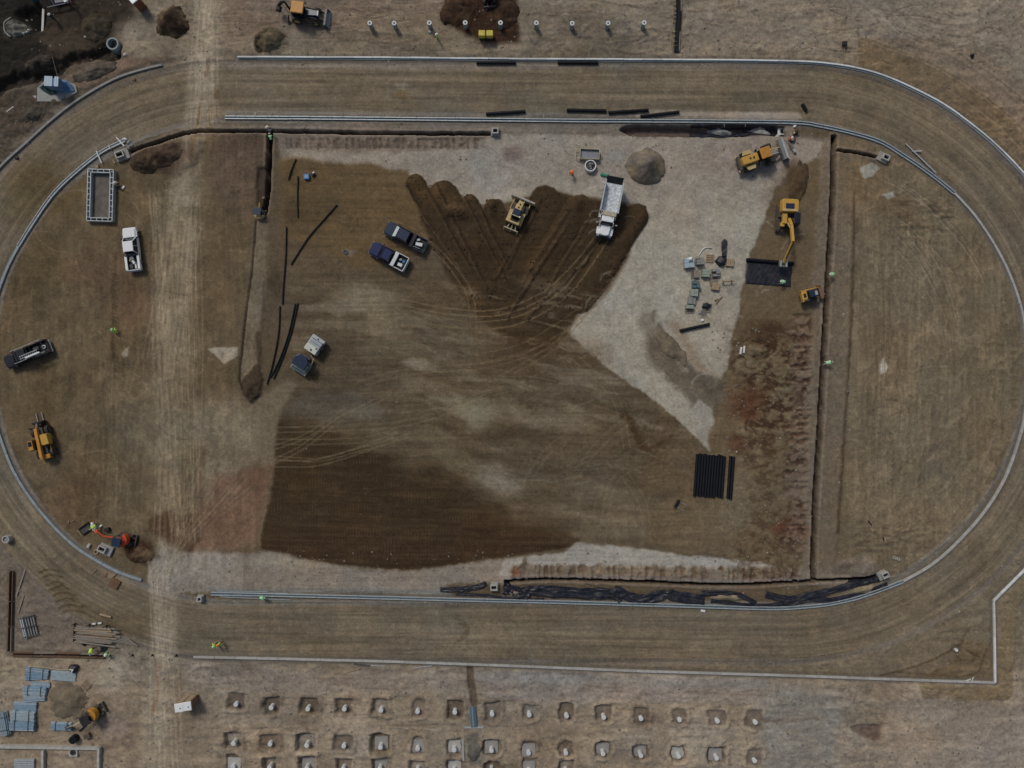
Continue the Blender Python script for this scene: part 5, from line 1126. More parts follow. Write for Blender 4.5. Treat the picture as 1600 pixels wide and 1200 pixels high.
excavator(199, 841, R(168), M_red, M_navy, "orange mini excavator with a dark canopy beside the lower left kerb", 1.0, big=False, boom_m=M_red, reach=((0.6, 1.7), (2.3, 2.2), (3.9, 1.0), (4.1, 0.6)), sweep=(0, -0.05, -0.1, -0.1), bucket_m=M_red, yoff=-0.3, name="mini_excavator", cat="mini excavator")
excavator(151, 1111, R(208), M_or, M_black, "amber mini excavator with a black canopy beside the sand fan", 1.05, big=False, boom_m=M_beige, reach=((0.6, 1.5), (2.2, 1.9), (3.8, 0.9), (4.2, 0.5)), bucket_m=M_dark, name="mini_excavator", cat="mini excavator")
excavator(407, 336, R(84), M_yel2, M_navy, "small dark roofed mini excavator digging the cross trench", 0.85, big=False, boom_m=M_yel, reach=((0.5, 1.6), (1.8, 2.0), (2.9, 0.8), (3.1, 0.2)), sweep=(0, -0.1, -0.2, -0.3), bucket_m=M_dark, name="mini_excavator", cat="mini excavator")
excavator(764, -4, R(95), M_red, M_black, "red mini excavator at the top edge among the dark spoil", 1.1, big=False, boom_m=M_red, reach=((0.6, 1.5), (2.2, 1.9), (3.8, 0.9), (4.2, 0.5)), name="mini_excavator", cat="mini excavator")

# ---- compact track loader
tl_ = thing("track_loader", G(1263, 461), R(14), "small yellow and black track loader with a muddy bucket by the long trench", "track loader")
for sg in (-1, 1): crawler(tl_, -1.2, 0.95, sg*0.72, 0.38, 0.75)
MB().box(-1.0, 0.7, -0.52, 0.52, 0.4, 1.1).out("chassis", M_black, tl_, bev=0.05)
MB().box(-1.55, -0.75, -0.62, 0.62, 0.75, 1.5).out("engine_cover", M_yel, tl_, bev=0.1)
MB().box(-1.32, -0.95, -0.28, 0.28, 1.5, 1.54).out("engine_vent", M_black, tl_)
MB().box(-0.65, 0.65, -0.5, 0.5, 1.1, 2.0, tx=0.9).out("cab_frame", M_black, tl_, bev=0.04); MB().box(-0.6, 0.5, -0.45, 0.45, 2.0, 2.08).out("cab_roof", M_navy, tl_, bev=0.04); MB().box(0.05, 0.4, -0.28, 0.28, 2.075, 2.11).out("roof_hatch", M_galv, tl_)
for sg in (-1, 1):
    MB().bar((-1.5, sg*0.72, 1.35), (0.5, sg*0.72, 1.3), 0.14, 0.2).bar((0.5, sg*0.72, 1.3), (1.35, sg*0.72, 0.5), 0.14, 0.18).out("lift_arm", M_yel if sg > 0 else M_dark, tl_); MB().box(-1.6, -1.4, sg*0.72-0.1, sg*0.72+0.1, 0.7, 1.55).out("arm_tower", M_yel, tl_, bev=0.03)
b = MB().side([(1.3, 0.15), (2.0, 0.04), (2.02, 0.08), (1.5, 0.3), (1.45, 0.75), (1.3, 0.75)], -0.95, 0.95).out("bucket", M_rust, tl_)
for sg in (-1, 1): MB().side([(1.3, 0.15), (1.98, 0.05), (1.5, 0.78), (1.3, 0.75)], sg*0.96-0.03, sg*0.96+0.03).out("bucket_side", M_rust, b)
MB().box(1.45, 1.9, -0.92, 0.92, 0.22, 0.36).out("soil_load", M_brown, b, bev=0.06)

# ---- telehandler
th = thing("telehandler", G(74, 690), R(105), "orange telehandler with forks raised forward on the left infield", "telehandler")
MB().box(-2.3, 2.0, -0.5, 0.5, 0.65, 1.1).out("chassis", M_dark, th, bev=0.05)
for x in (-1.6, 1.55):
    for sg in (-1, 1): wheel(th, x, sg*0.98, 0.62, 0.42, M_dark)
MB().box(-0.5, 1.0, -1.25, -0.25, 0.8, 1.7).out("engine_cover", M_yel, th, bev=0.08)
MB().bar((-1.7, -1.12, 1.25), (1.1, -1.12, 1.3), 0.06, 0.06).out("hand_rail", M_redpal, th)
MB().box(-2.4, -1.8, -0.75, 0.75, 0.7, 1.35).out("counterweight", M_or, th, bev=0.1)
MB().box(-0.95, 0.55, 0.45, 1.2, 0.8, 2.3, tx=0.92).out("cab_glass", M_glass, th, bev=0.03)
MB().box(-0.85, 0.45, 0.48, 1.17, 2.3, 2.4).out("cab_roof", M_or, th, bev=0.05); MB().box(-0.3, 0.35, 0.58, 1.07, 2.395, 2.43).out("roof_window", M_glass, th)
MB().bar((-2.2, 0.12, 1.75), (2.0, 0.12, 1.45), 0.42, 0.45).out("boom", M_or, th, bev=0.03)
MB().bar((1.2, 0.12, 1.5), (2.7, 0.12, 0.95), 0.3, 0.32).out("boom_extension", M_brown, th, bev=0.02)
MB().bar((-1.9, 0.43, 1.6), (1.6, 0.43, 1.4), 0.07, 0.07).out("hydraulic_line", M_yel2, th)
MB().box(2.7, 2.95, -0.75, 0.75, 0.15, 1.15).out("fork_carriage", M_black, th, bev=0.03); MB().box(2.3, 2.7, -0.45, 0.6, 0.5, 1.0).out("carriage_tilt", M_black, th, bev=0.04)
for y in (-0.35, 0.45): MB().box(2.95, 4.2, y-0.06, y+0.06, 0.12, 0.19).out("fork", M_steel, th)
MB().bar((2.2, 0.2, 1.0), (2.2, 1.15, 1.0), 0.08, 0.08).box(2.1, 2.3, 1.1, 1.25, 0.9, 1.2).out("lamp_bracket", M_black, th)

# ---- soil compactor
rl = thing("soil_compactor", G(486, 554), R(236), "white and dark blue soil compactor roller on the infield", "roller")
MB().tube((2.0, -1.05, 0.68), (2.0, 1.05, 0.68), 0.68, n=28).out("drum", M_steel, rl, smooth=True)
for sg in (-1, 1): MB().box(1.1, 2.9, sg*1.14-0.07, sg*1.14+0.07, 0.5, 0.95).out("drum_frame", M_steel, rl, bev=0.03)
MB().box(2.72, 2.92, -1.05, 1.05, 0.55, 0.9).out("drum_frame", M_blockb, rl, bev=0.03); MB().box(1.0, 1.25, -1.05, 1.05, 0.6, 1.0).out("drum_frame", M_steel, rl, bev=0.03)
cp = [(0.35, -0.75), (0.5, 0.55), (1.0, 1.0), (2.1, 1.0), (2.2, -1.1), (1.0, -1.15)]
MB().prism(cp, 2.15, 2.28, sc_pts(cp, 0.94, 0.94)).out("canopy", M_navy, rl, bev=0.06)
for x, y in ((0.6, -0.65), (0.65, 0.55), (1.9, -0.9), (1.9, 0.85)): MB().bar((x, y, 0.95), (x, y, 2.15), 0.08, 0.08).out("canopy_post", M_black, rl)
MB().box(0.3, 1.2, -0.6, 0.6, 0.7, 1.15).out("operator_deck", M_dark, rl, bev=0.04); MB().box(0.55, 0.95, -0.25, 0.25, 1.15, 1.6).out("seat", M_black, rl, bev=0.05)
MB().bar((0.0, 0.9, 1.1), (0.9, 1.15, 1.2), 0.06, 0.06).bar((-0.1, 0.3, 1.2), (0.3, 0.9, 1.1), 0.06, 0.06).bar((0.9, 1.15, 1.2), (1.6, 1.2, 1.15), 0.05, 0.05).out("hand_rail", M_beige, rl)
rb_ = rrect(-2.75, -0.35, -1.02, 1.02, 0.15, 3)
MB().prism(rb_, 0.65, 1.35).out("rear_frame", M_galv, rl, bev=0.04)
MB().prism([(-1.35, -0.75), (-1.25, -0.95), (-0.4, -0.95), (-0.4, 0.9), (-1.15, 0.9), (-1.15, 0.55), (-1.4, 0.5)], 1.35, 1.62).out("engine_hood", mat("cream_paint", (0.66, 0.70, 0.62), 0.5, dust=0.2, var=0.08), rl, bev=0.06)
MB().tube((-0.75, 0.05, 1.6), (-0.75, 0.05, 1.70), 0.13, n=12).out("exhaust_pipe", M_black, rl)
for k in range(4): MB().box(-2.3+k*0.25, -2.2+k*0.25, -0.8, 0.85, 1.35, 1.40).out("hood_louvre", M_blockb if k % 2 == 0 else M_steel, rl)
MB().tube((-2.5, 0.0, 1.35), (-2.5, 0.0, 1.44), 0.1, n=10).out("filler_cap", M_black, rl); MB().box(-2.4, -0.9, 0.86, 0.98, 1.352, 1.42).out("side_slot", M_black, rl)
for sg in (-1, 1): wheel(rl, -1.6, sg*0.92, 0.66, 0.4, M_rim)
# ------------------------------------------------------------------ people
_pc = {}
def person_mesh(pose):
    if pose in _pc: return _pc[pose]
    P = {  # joint: (x forward, y left, z)
     'stand': dict(hip=(0, 0, .95), kl=(.06, .11, .5), kr=(-.04, -.11, .5), al=(.03, .13, .07), ar=(-.12, -.13, .07), ch=(.02, 0, 1.32), nk=(.03, 0, 1.50), hd=(.05, 0, 1.62), el=(.06, .34, 1.15), er=(.10, -.34, 1.16), hl=(.28, .36, .98), hr=(.34, -.28, 1.05)),
     'bend':  dict(hip=(-.1, 0, .88), kl=(.06, .14, .48), kr=(-.02, -.14, .48), al=(-.04, .16, .07), ar=(-.14, -.16, .07), ch=(.22, 0, 1.15), nk=(.36, 0, 1.22), hd=(.47, 0, 1.24), el=(.34, .28, .88), er=(.34, -.28, .88), hl=(.48, .18, .62), hr=(.50, -.14, .60)),
     'crouch': dict(hip=(-.12, 0, .42), kl=(.26, .18, .50), kr=(.22, -.2, .46), al=(.02, .18, .07), ar=(-.08, -.2, .07), ch=(.06, 0, .84), nk=(.14, 0, 1.00), hd=(.20, 0, 1.10), el=(.30, .3, .72), er=(.30, -.3, .70), hl=(.52, .16, .55), hr=(.50, -.14, .5)),
     'walk':  dict(hip=(0, 0, .93), kl=(.22, .1, .52), kr=(-.08, -.1, .48), al=(.30, .1, .07), ar=(-.42, -.1, .12), ch=(.04, 0, 1.30), nk=(.05, 0, 1.49), hd=(.08, 0, 1.61), el=(-.14, .33, 1.12), er=(.20, -.33, 1.14), hl=(-.08, .4, .92), hr=(.42, -.34, 1.02)),
    }[pose]
    V3 = Vector; hip = V3(P['hip']); ch = V3(P['ch']); nk = V3(P['nk']); hd = V3(P['hd'])
    v = [hip, hip.lerp(ch, .5), ch, nk, hd, hd+(hd-nk).normalized()*0.12]
    rad = [(.155, .12), (.15, .115), (.17, .13), (.062, .062), (.095, .085), (.075, .07)]
    e = [(0, 1), (1, 2), (2, 3), (3, 4), (4, 5)]
    for s_, k, a in ((1, 'kl', 'al'), (-1, 'kr', 'ar')):
        b = len(v); hj = hip+V3((0, s_*.09, -.06)); an = V3(P[a])
        v += [hj, V3(P[k]), an+V3((0, 0, .04)), an+V3((.12, 0, -.03)), an+V3((.17, 0, -.035))]; rad += [(.10, .10), (.065, .065), (.045, .045), (.045, .035), (.035, .028)]
        e += [(0, b), (b, b+1), (b+1, b+2), (b+2, b+3), (b+3, b+4)]
    side = V3((0, 1, 0))
    for s_, el, hn in ((1, 'el', 'hl'), (-1, 'er', 'hr')):
        b = len(v); sh = ch.lerp(nk, .55)+side*s_*.20; E = V3(P[el]); Hn = V3(P[hn]); d = (Hn-E).normalized(); up = V3((0, s_*1.0, 0)); sd = d.cross(up).normalized()
        v += [sh, E, Hn, Hn+d*.07]; rad += [(.062, .062), (.048, .048), (.032, .028), (.036, .02)]
        e += [(2, b), (b, b+1), (b+1, b+2), (b+2, b+3)]
        for i in range(4):
            f0 = Hn+d*.09+sd*(i-1.5)*.021; v += [f0, f0+d*(.055+.01*(1.5-abs(i-1.3)))+up*-.015*s_]; rad += [(.0095, .0095), (.008, .008)]; e += [(b+3, len(v)-2), (len(v)-2, len(v)-1)]
        v += [Hn+d*.05+sd*.05]; rad += [(.010, .010)]; e += [(b+2, len(v)-1)]
    me = bpy.data.meshes.new("person_skin"); me.from_pydata([tuple(p) for p in v], e, []); me.update()
    o = bpy.data.objects.new("person_tmp", me); col.objects.link(o)
    m = o.modifiers.new("skin", 'SKIN'); m.use_smooth_shade = True
    for i, r_ in enumerate(rad): me.skin_vertices[0].data[i].radius = r_
    me.skin_vertices[0].data[0].use_root = True
    s_ = o.modifiers.new("sub", 'SUBSURF'); s_.levels = 1; s_.render_levels = 1
    dg = bpy.context.evaluated_depsgraph_get(); nm = bpy.data.meshes.new_from_object(o.evaluated_get(dg)); bpy.data.objects.remove(o)
    _pc[pose] = (nm, P); return _pc[pose]
PN = [0]
def person(px, py, rot, pose, vest, helm, trousers, shirt, label, z=None):
    base, P = person_mesh(pose); me = base.copy(); me.name = "person"
    for m in (trousers, shirt, M_skin, M_tyre): me.materials.append(m)
    hip = Vector(P['hip']); nk = Vector(P['nk']); ax = (nk-hip); L_ = ax.length; ax.normalize()
    for f in me.polygons:
        c = f.center; t = (c-hip).dot(ax)
        dh = min((c-Vector(P['hl'])).length, (c-Vector(P['hr'])).length)
        k = 0
        if c.z < 0.10: k = 3
        elif dh < 0.11 and t < L_*1.2: k = 2
        elif t > L_*0.98 and (c-nk).length < 0.4 and abs(c.y) < 0.14: k = 2
        elif t > 0.02 or min((c-Vector(P['el'])).length, (c-Vector(P['er'])).length) < 0.2: k = 1
        elif dh < 0.22: k = 2
        f.material_index = k; f.use_smooth = True
    o = bpy.data.objects.new("person", me); link(o)
    o.location = G(px, py, 0) if z is None else W(px, py, z); o.rotation_euler = (0, 0, rot); tag(o, label, "person")
    # face and hair / helmet
    hd = Vector(P['hd']); up = (hd-nk).normalized(); c = hd+up*0.06; fw = Vector((1, 0, 0))-up*up.x; fw.normalize(); sd = up.cross(fw)
    mb = MB(); mb.tube(c+fw*.085-up*.02, c+fw*.115-up*.035, .014, .01, 6); mb.out("nose", M_skin, o)
    for s_ in (-1, 1):
        MB().tube(c+fw*.086+sd*s_*.032+up*.005, c+fw*.094+sd*s_*.032+up*.005, .011, n=6).out("eye", M_hair, o)
        MB().tube(c+sd*s_*.085-up*.01, c+sd*s_*.10-up*.01, .025, .02, 7).out("ear", M_skin, o)
    MB().tube(c+fw*.082-up*.06+sd*.022, c+fw*.082-up*.06-sd*.022, .006, n=5).out("mouth", M_redpal, o)
    # helmet: dome with brim
    mb = MB(); n = 14; rows = []; rr = 0.135 if helm is not M_hair else 0.112
    for j in range(5):
        ph = R(j*22.0)
        for i in range(n):
            a = 2*math.pi*i/n; mb.v.append(tuple(c+up*(0.02+rr*0.95*math.sin(ph))+(fw*math.cos(a)*1.12+sd*math.sin(a))*rr*math.cos(ph)))
    for j in range(4):
        for i in range(n): mb.f.append((j*n+i, j*n+(i+1) % n, (j+1)*n+(i+1) % n, (j+1)*n+i))
    mb.f.append(tuple(range(4*n, 5*n)))
    h_ = mb.out("helmet" if helm is not M_hair else "hair", helm, o, smooth=True)
    if helm is not M_hair:
        mb = MB()
        for r_, z_ in ((rr*1.0, .022), (rr*1.28, .012), (rr*1.28, .004), (rr*.98, .010)):
            for i in range(n):
                a = 2*math.pi*i/n; k = r_*(1+(0.18 if math.cos(a) > 0.5 and r_ > rr*1.1 else 0)); mb.v.append(tuple(c+up*z_+(fw*math.cos(a)*1.08+sd*math.sin(a))*k))
        for j in range(3):
            for i in range(n): mb.f.append((j*n+i, j*n+(i+1) % n, (j+1)*n+(i+1) % n, (j+1)*n+i))
        mb.out("helmet_brim", helm, h_)
    # vest following the torso
    if vest is not None:
        mb = MB(); n = 14; ch = Vector(P['ch']); f2 = Vector((1, 0, 0))-ax*ax.x; f2.normalize(); s2 = ax.cross(f2)
        secs = [(hip+ax*-.02, .22, .165), (hip.lerp(ch, .5), .215, .16), (ch, .235, .17), (ch.lerp(nk, .55), .235, .135), (ch.lerp(nk, .85), .12, .10)]
        for (p_, a_, b_) in secs:
            for i in range(n):
                t = 2*math.pi*i/n; mb.v.append(tuple(p_+s2*math.cos(t)*a_+f2*math.sin(t)*b_))
        for j in range(len(secs)-1):
            for i in range(n): mb.f.append((j*n+i, j*n+(i+1) % n, (j+1)*n+(i+1) % n, (j+1)*n+i))
        v_ = mb.out("vest", vest, o, smooth=True)
        for s_ in (-1, 1):
            sh = ch.lerp(nk, .5)+Vector((0, s_*.19, 0)); el = Vector(P['el'] if s_ > 0 else P['er']); MB().tube(sh, sh.lerp(el, .55), .088, .072, 10).out("sleeve", vest, o, smooth=True)
    return o
person(423, 206, R(40), 'stand', None, M_helm, M_shirtl, M_bag, "person in pale clothes and white helmet at the trench crossing, upper of two", z=0.0)
person(421, 214, R(100), 'bend', M_hivg, M_helm, M_jean, M_hivg, "person in green vest bending at the trench crossing, lower of two")
person(685, 63, R(200), 'stand', M_hiv, M_helm, M_jean, M_shirtd, "person in yellow vest and jeans standing alone above the top kerb")
person(1297, 430, R(190), 'bend', M_hivg, M_helm, M_shirtl, M_hivg, "person in green vest leaning over the long trench, upper one", z=0.0)
person(1288, 567, R(10), 'bend', M_hivg, M_helm, M_bag, M_bag, "person in white helmet leaning over the long trench, lower one", z=0.0)
person(183, 518, R(120), 'crouch', M_hiv, M_hivg, M_shirtd, M_hiv, "person crouching alone in bright yellow on the left infield")
person(1221, 442, R(180), 'bend', M_hivg, M_helm, M_shirtd, M_hivg, "person in pale green vest bending on the black liner sheet")
person(154, 820, R(220), 'bend', M_hiv, M_hivg, M_jean, M_hiv, "person in yellow vest kneeling by the white bags near the orange digger")
person(893, 271, R(250), 'bend', M_hivo, M_hivo, M_jean, M_shirtd, "person in orange vest left of the white mixing bag on the gravel")
person(340, 1004, R(20), 'walk', M_hiv, M_hivg, M_shirtd, M_hiv, "person in yellow vest on the bottom straight, left of the pair")
person(348, 1002, R(150), 'stand', M_hiv, M_hivo, M_shirtd, M_hivo, "person in yellow vest with orange on the bottom straight, right of the pair")
person(149, 1011, R(280), 'bend', M_hiv, M_hivg, M_jean, M_hiv, "person in yellow vest just below the timber stack")
person(171, 1021, R(60), 'crouch', M_hiv, M_helm, M_jean, M_hivg, "person crouching at the right end of the timber edged trench")
person(412, 931, R(10), 'bend', M_hivg, M_hivg, M_shirtl, M_hivg, "person in pale green bending over the bottom drain channel", z=0.0)
person(1230, 221, R(300), 'stand', M_hivo, M_helm, M_shirtl, M_shirtr, "person in orange vest and white helmet by the black tyre near the loader")
person(119, 12, R(200), 'walk', None, M_helm, M_shirtd, M_shirtr, "person in red with a white helmet beside the blue frame at top left")
person(184, 289, R(0), 'crouch', None, M_helm, M_jean, M_beige, "person crouching in beige right of the steel form frame")
person(90, 34, R(100), 'stand', None, M_helm, M_dkgreen, M_dkgreen, "person in dark green with a white helmet in the top left corner")

# ------------------------------------------------------------------ column footings
def footing(px, py, k, row, slab, label, h_top, grp, round_=True):
    z = gz(px, py-2); r = thing("column_footing", W(px, py, z), rng.uniform(-0.06, 0.06), label, "column footing", grp)
    if slab: MB().box(-0.92, 0.92, -0.72, 1.05, -0.3, 0.14).out("footing_pad", M_conc2 if k % 3 else M_conc, r, bev=0.03)
    top = h_top-z
    MB().tube((0, 0, -0.1), (0, 0, top), 0.31, n=20).out("column", M_conc4, r, smooth=True)
    cap = MB().tube((0, 0, top-0.01), (0, 0, top+0.02), 0.29, n=20).out("column_top", M_conc4, r, smooth=True)
    for a in range(4): MB().tube((0.16*math.cos(a*1.57), 0.16*math.sin(a*1.57), top), (0.16*math.cos(a*1.57), 0.16*math.sin(a*1.57), top+0.28), 0.012, n=5).out("anchor_bolt", M_rust, r)
    return r
ORD = ["first", "second", "third", "fourth", "fifth", "sixth", "seventh", "eighth", "ninth", "tenth", "eleventh", "twelfth", "thirteenth", "fourteenth", "fifteenth"]
for i, (x, y) in enumerate(PR1): footing(x, y, i, 1, i in (), f"round grey column in a shallow pit, {ORD[i]} from the left in the upper footing row", 0.42, "column footings below the bottom straight")
for i, (x, y) in enumerate(PR2):
    sl_ = i in (4, 5, 6, 7, 8, 10, 11, 12, 13)
    footing(x, y, i, 2, sl_, (f"square pad footing with round column, {ORD[i]} from the left in middle row" if sl_ else f"round column in a dug pit, {ORD[i]} from the left in middle row"), 0.36, "column footings below the bottom straight")
for i, (x, y) in enumerate(PR3): footing(x, y, i, 3, i % 2 == 0, f"footing half cut by the lower picture edge, {ORD[i]} from the left in the lowest row", 0.3, "column footings below the bottom straight")
for i, x in enumerate((578, 616, 671, 727, 782, 838, 894, 950, 1006)):
    py = 44 + (0 if i < 2 else 0); r = thing("concrete_pier", G(x+(800-x)*0.013, py), 0, f"white topped round concrete pier, {ORD[i]} from the left in the row above the top straight", "pier", "round piers above the top straight")
    MB().tube((0, 0, -0.2), (0, 0, 1.25), 0.30, n=20).out("pier_shaft", M_conc3, r, smooth=True)
    MB().tube((0, 0, 1.25), (0, 0, 1.36), 0.32, n=20).out("pier_cap", M_conc4, r, smooth=True)
    MB().box(-0.1, 0.1, -0.1, 0.1, 1.36, 1.42).out("anchor_plate", M_dark, r)

# ------------------------------------------------------------------ pipes
def gpts(a, b, dz):
    A = G(*a, dz); B = G(*b, dz); z = max(A.z, B.z); return A, B
def pipe(a, b, r, m, label, group=None, name="drain_pipe", cat="pipe", rings=True, dz=None, hollow=True, z=None):
    A = G(*a); B = G(*b); zz = max(A.z, B.z)+r if z is None else z; c = (A+B)/2; c.z = zz
    d = (B-A); Ln = d.to_2d().length; rot = math.atan2(d.y, d.x)
    root = thing(name, c, rot, label, cat, group)
    mb = MB().ring((-Ln/2, 0, 0), (Ln/2, 0, 0), r, r*0.86, 12); mb.out("pipe_wall", m, root, smooth=True)
    if rings:
        k = int(Ln/0.5)
        mb = MB()
        for i in range(k+1):
            x = -Ln/2+i*Ln/k; mb.ring((x-0.05, 0, 0), (x+0.05, 0, 0), r*1.09, r*0.98, 10)
        tag(mb.out("corrugation", m, root), kind="stuff")
    return root
for a, b, lb in (((745, 99), (805, 99), "black corrugated pipe against the top kerb, left one"), ((872, 99), (933, 99), "black corrugated pipe against the top kerb, right one"),
                 ((760, 179), (820, 175), "black corrugated pipe above the top channel, leftmost of the four"), ((886, 173), (946, 174), "black corrugated pipe above the top channel, second of the four"),
                 ((951, 177), (1012, 173), "black corrugated pipe above the top channel, third of the four"), ((1001, 183), (1060, 176), "black corrugated pipe above the top channel, rightmost of the four"),
                 ((1253, 164), (1259, 174), "short black pipe piece lying on the upper right track"), ((1062, 517), (1107, 507), "black corrugated pipe on the gravel below the block pallets")):
    pipe(a, b, 0.22, M_pipe, lb, "black corrugated pipes lying about")
for i in range(11):
    x0 = 1089.0+i*4.25; e = rng.uniform(-2, 2); pipe((x0, 709+e+i*0.25), (x0-4.5, 773+e+i*0.2), 0.19, M_pipe, f"black corrugated pipe, {ORD[i]} from the left in the large pipe row", "black pipes stacked in a row")
for i in range(2): pipe((1141+i*4.4, 713+i), (1136.5+i*4.4, 777+i*2), 0.20, M_pipe, ("left" if i == 0 else "right")+" pipe of the separate black pair beside the large pipe row", "black pipes stacked in a row")
pt = thing("pipe_stub", G(1057, 786), R(60), "short black pipe with two grey props beside the large pipe row", "pipe stub")
MB().ring((-0.6, 0, 0.3), (0.6, 0, 0.3), 0.18, 0.15, 12).out("pipe_wall", M_pipe, pt, smooth=True)
for x in (-0.5, 0.35): MB().bar((x, 0.1, 0.1), (x+0.1, -1.5, 0.06), 0.08, 0.06).out("prop", M_steel, pt)
def rod(pts, r, m, label, name, cat, group=None, dz=0.05, n=6, sm=True, zs=None):
    P = crom(pts, 5) if sm and len(pts) > 2 else pts
    if len(P) == 2: P = [P[0], ((P[0][0]+P[1][0])/2, (P[0][1]+P[1][1])/2), P[1]]
    pv = [G(x, y, dz+r) for x, y in P]
    zmax = max(p.z for p in pv)
    o = bpy.data.curves.new(name, 'CURVE'); o.dimensions = '3D'; o.bevel_depth = r; o.bevel_resolution = 2; o.use_fill_caps = True
    sp = o.splines.new('POLY'); sp.points.add(len(pv)-1)
    c = pv[len(pv)//2].copy()
    for i, p in enumerate(pv): sp.points[i].co = (p.x-c.x, p.y-c.y, (p.z if zs is None else zs)-c.z, 1)
    ob = bpy.data.objects.new(name, o); o.materials.append(m); link(ob); ob.location = c
    dg = bpy.context.evaluated_depsgraph_get(); me = bpy.data.meshes.new_from_object(ob.evaluated_get(dg)); me.name = name
    bpy.data.objects.remove(ob); ob = bpy.data.objects.new(name, me); link(ob); ob.location = c
    if not me.materials: me.materials.append(m)
    return tag(ob, label, cat, group)
GR = "thin black hoses lying on the infield"
for pts, lb in (([(527, 320), (505, 345), (482, 372), (455, 414)], "long diagonal black hose above the bare patch on the infield"), ([(466, 276), (465, 310), (466, 340)], "short vertical black hose below the blue crate"),
                ([(448, 355), (447, 400), (444, 440), (442, 476)], "vertical black hose right of the backfilled trench"), ([(438, 478), (436, 520), (427, 568), (418, 600)], "lower left black hose beside the pale strip"),
                ([(462, 475), (452, 520), (436, 565), (423, 590)], "left of the two paired black hoses near the roller"), ([(466, 474), (456, 518), (441, 562), (428, 592)], "right of the two paired black hoses near the roller"),
                ([(463, 249), (457, 264), (451, 281)], "short slanted black hose in the upper left of the platform")):
    rod(pts, 0.10, M_pipe, lb, "hose", "hose", GR)
rod([(1091, 400), (1098, 390), (1104, 387), (1112, 387)], 0.06, M_bag, "curved white hose behind the block pallets", "hose", "hose")
rod([(47, 1040), (70, 1042), (95, 1046), (109, 1046)], 0.05, M_beige, "pale hose running to the black bag above the pipe bundles", "hose", "hose")
rod([(183, 897), (176, 903), (172, 912)], 0.05, M_rust, "thin rusty rod near the end of the lower left kerb", "rod", "rod")

# ------------------------------------------------------------------ drain boxes, manholes, frames
def inlet(px, py, rot, label, w=1.5, l=1.9, h=0.8, m=M_conc2, hole=(0.9, 0.6), hx=0.25, cover=True, z=0.0):
    r = thing("drain_box", W(px, py, z), rot, label, "drain box", "concrete drain boxes")
    MB().box(-l/2, l/2, -w/2, w/2, -0.6, h*0.45).out("box_base", m, r, bev=0.04)
    a, b = hole; zt = h*0.45
    for (x0, x1, y0, y1) in ((hx-a/2-0.14, hx-a/2, -b/2-0.14, b/2+0.14), (hx+a/2, hx+a/2+0.14, -b/2-0.14, b/2+0.14), (hx-a/2, hx+a/2, -b/2-0.14, -b/2), (hx-a/2, hx+a/2, b/2, b/2+0.14)):
        MB().box(x0, x1, y0, y1, zt-0.05, h).out("box_rim", M_conc, r)
    MB().box(hx-a/2, hx+a/2, -b/2, b/2, zt+0.002, zt+0.03).out("opening", M_pipe, r)
    return r
inlet(193, 243, R(20), "grey drain box with open top at the upper left end of the cross trench", hx=-0.2)
inlet(774, 207, 0, "pale drain box at the right end of the upper cross trench", w=1.1, l=1.2, hole=(0.6, 0.5), hx=0)
inlet(1378, 247, R(-25), "pale drain box beside the inner kerb at the upper right", w=1.3, l=1.5, hole=(0.7, 0.5))
inlet(773, 916, 0, "white rimmed drain box above the bottom channel by the black liner", w=1.3, l=1.1, hole=(0.7, 0.5), hx=-0.1)
inlet(1377, 898, R(25), "drain box at the lower right end of the black liner", w=1.2, l=1.3, hole=(0.7, 0.5))
inlet(315, 934, R(-90), "small drain box at the left end of the bottom channel", w=0.9, l=1.0, hole=(0.45, 0.4), hx=0)
inlet(167, 858, R(-25), "grey drain box left of the orange digger", w=1.4, l=1.9, hole=(0.85, 0.55), hx=-0.35)
r = thing("manhole_slab", G(1225, 203), 0, "pale square slab with a round black manhole by the upper right channel", "manhole slab")
MB().box(-0.65, 0.65, -0.5, 0.5, -0.05, 0.2).out("slab", M_conc4, r, bev=0.04); MB().ring((0, 0, 0.2), (0, 0, 0.24), 0.42, 0.34, 20).out("manhole_ring", M_conc, r); MB().tube((0, 0, 0.2), (0, 0, 0.215), 0.34, n=20).out("opening", M_pipe, r)
r = thing("manhole_slab", G(116, 1174), 0, "grey square slab with a round manhole inside the lower left footing walls", "manhole slab")
MB().box(-0.6, 0.6, -0.6, 0.6, -0.05, 0.25).out("slab", M_conc, r, bev=0.03); MB().ring((0, 0, 0.25), (0, 0, 0.3), 0.42, 0.3, 20).out("manhole_ring", M_dark, r); MB().tube((0, 0, 0.25), (0, 0, 0.265), 0.3, n=20).out("opening", M_black, r)
r = thing("manhole_ring", W(179, 71, -0.35), 0, "large concrete manhole ring standing in the dark excavation", "manhole ring")
MB().ring((0, 0, -0.8), (0, 0, 0.9), 0.86, 0.66, 28).out("ring_wall", M_conc3, r, smooth=True); MB().tube((0, 0, -0.5), (0, 0, 0.1), 0.65, n=24).out("ring_floor", M_dark, r)
r = thing("manhole_ring", G(15, 841), 0, "pale round manhole ring outside the lower left bend", "manhole ring")
MB().ring((0, 0, -0.1), (0, 0, 0.8), 0.52, 0.38, 22).out("ring_wall", M_conc, r, smooth=True); MB().tube((0, 0, 0.1), (0, 0, 0.62), 0.37, n=20).out("lid", M_block, r)
item("small_manhole", MB().ring((0, 0, 0), (0, 0, 0.12), 0.34, 0.2, 16).tube((0, 0, 0), (0, 0, 0.05), 0.2, n=12), M_dark, G(540, 394), 0, "small dark manhole ring in the bare patch on the infield", "manhole ring", bev=0)
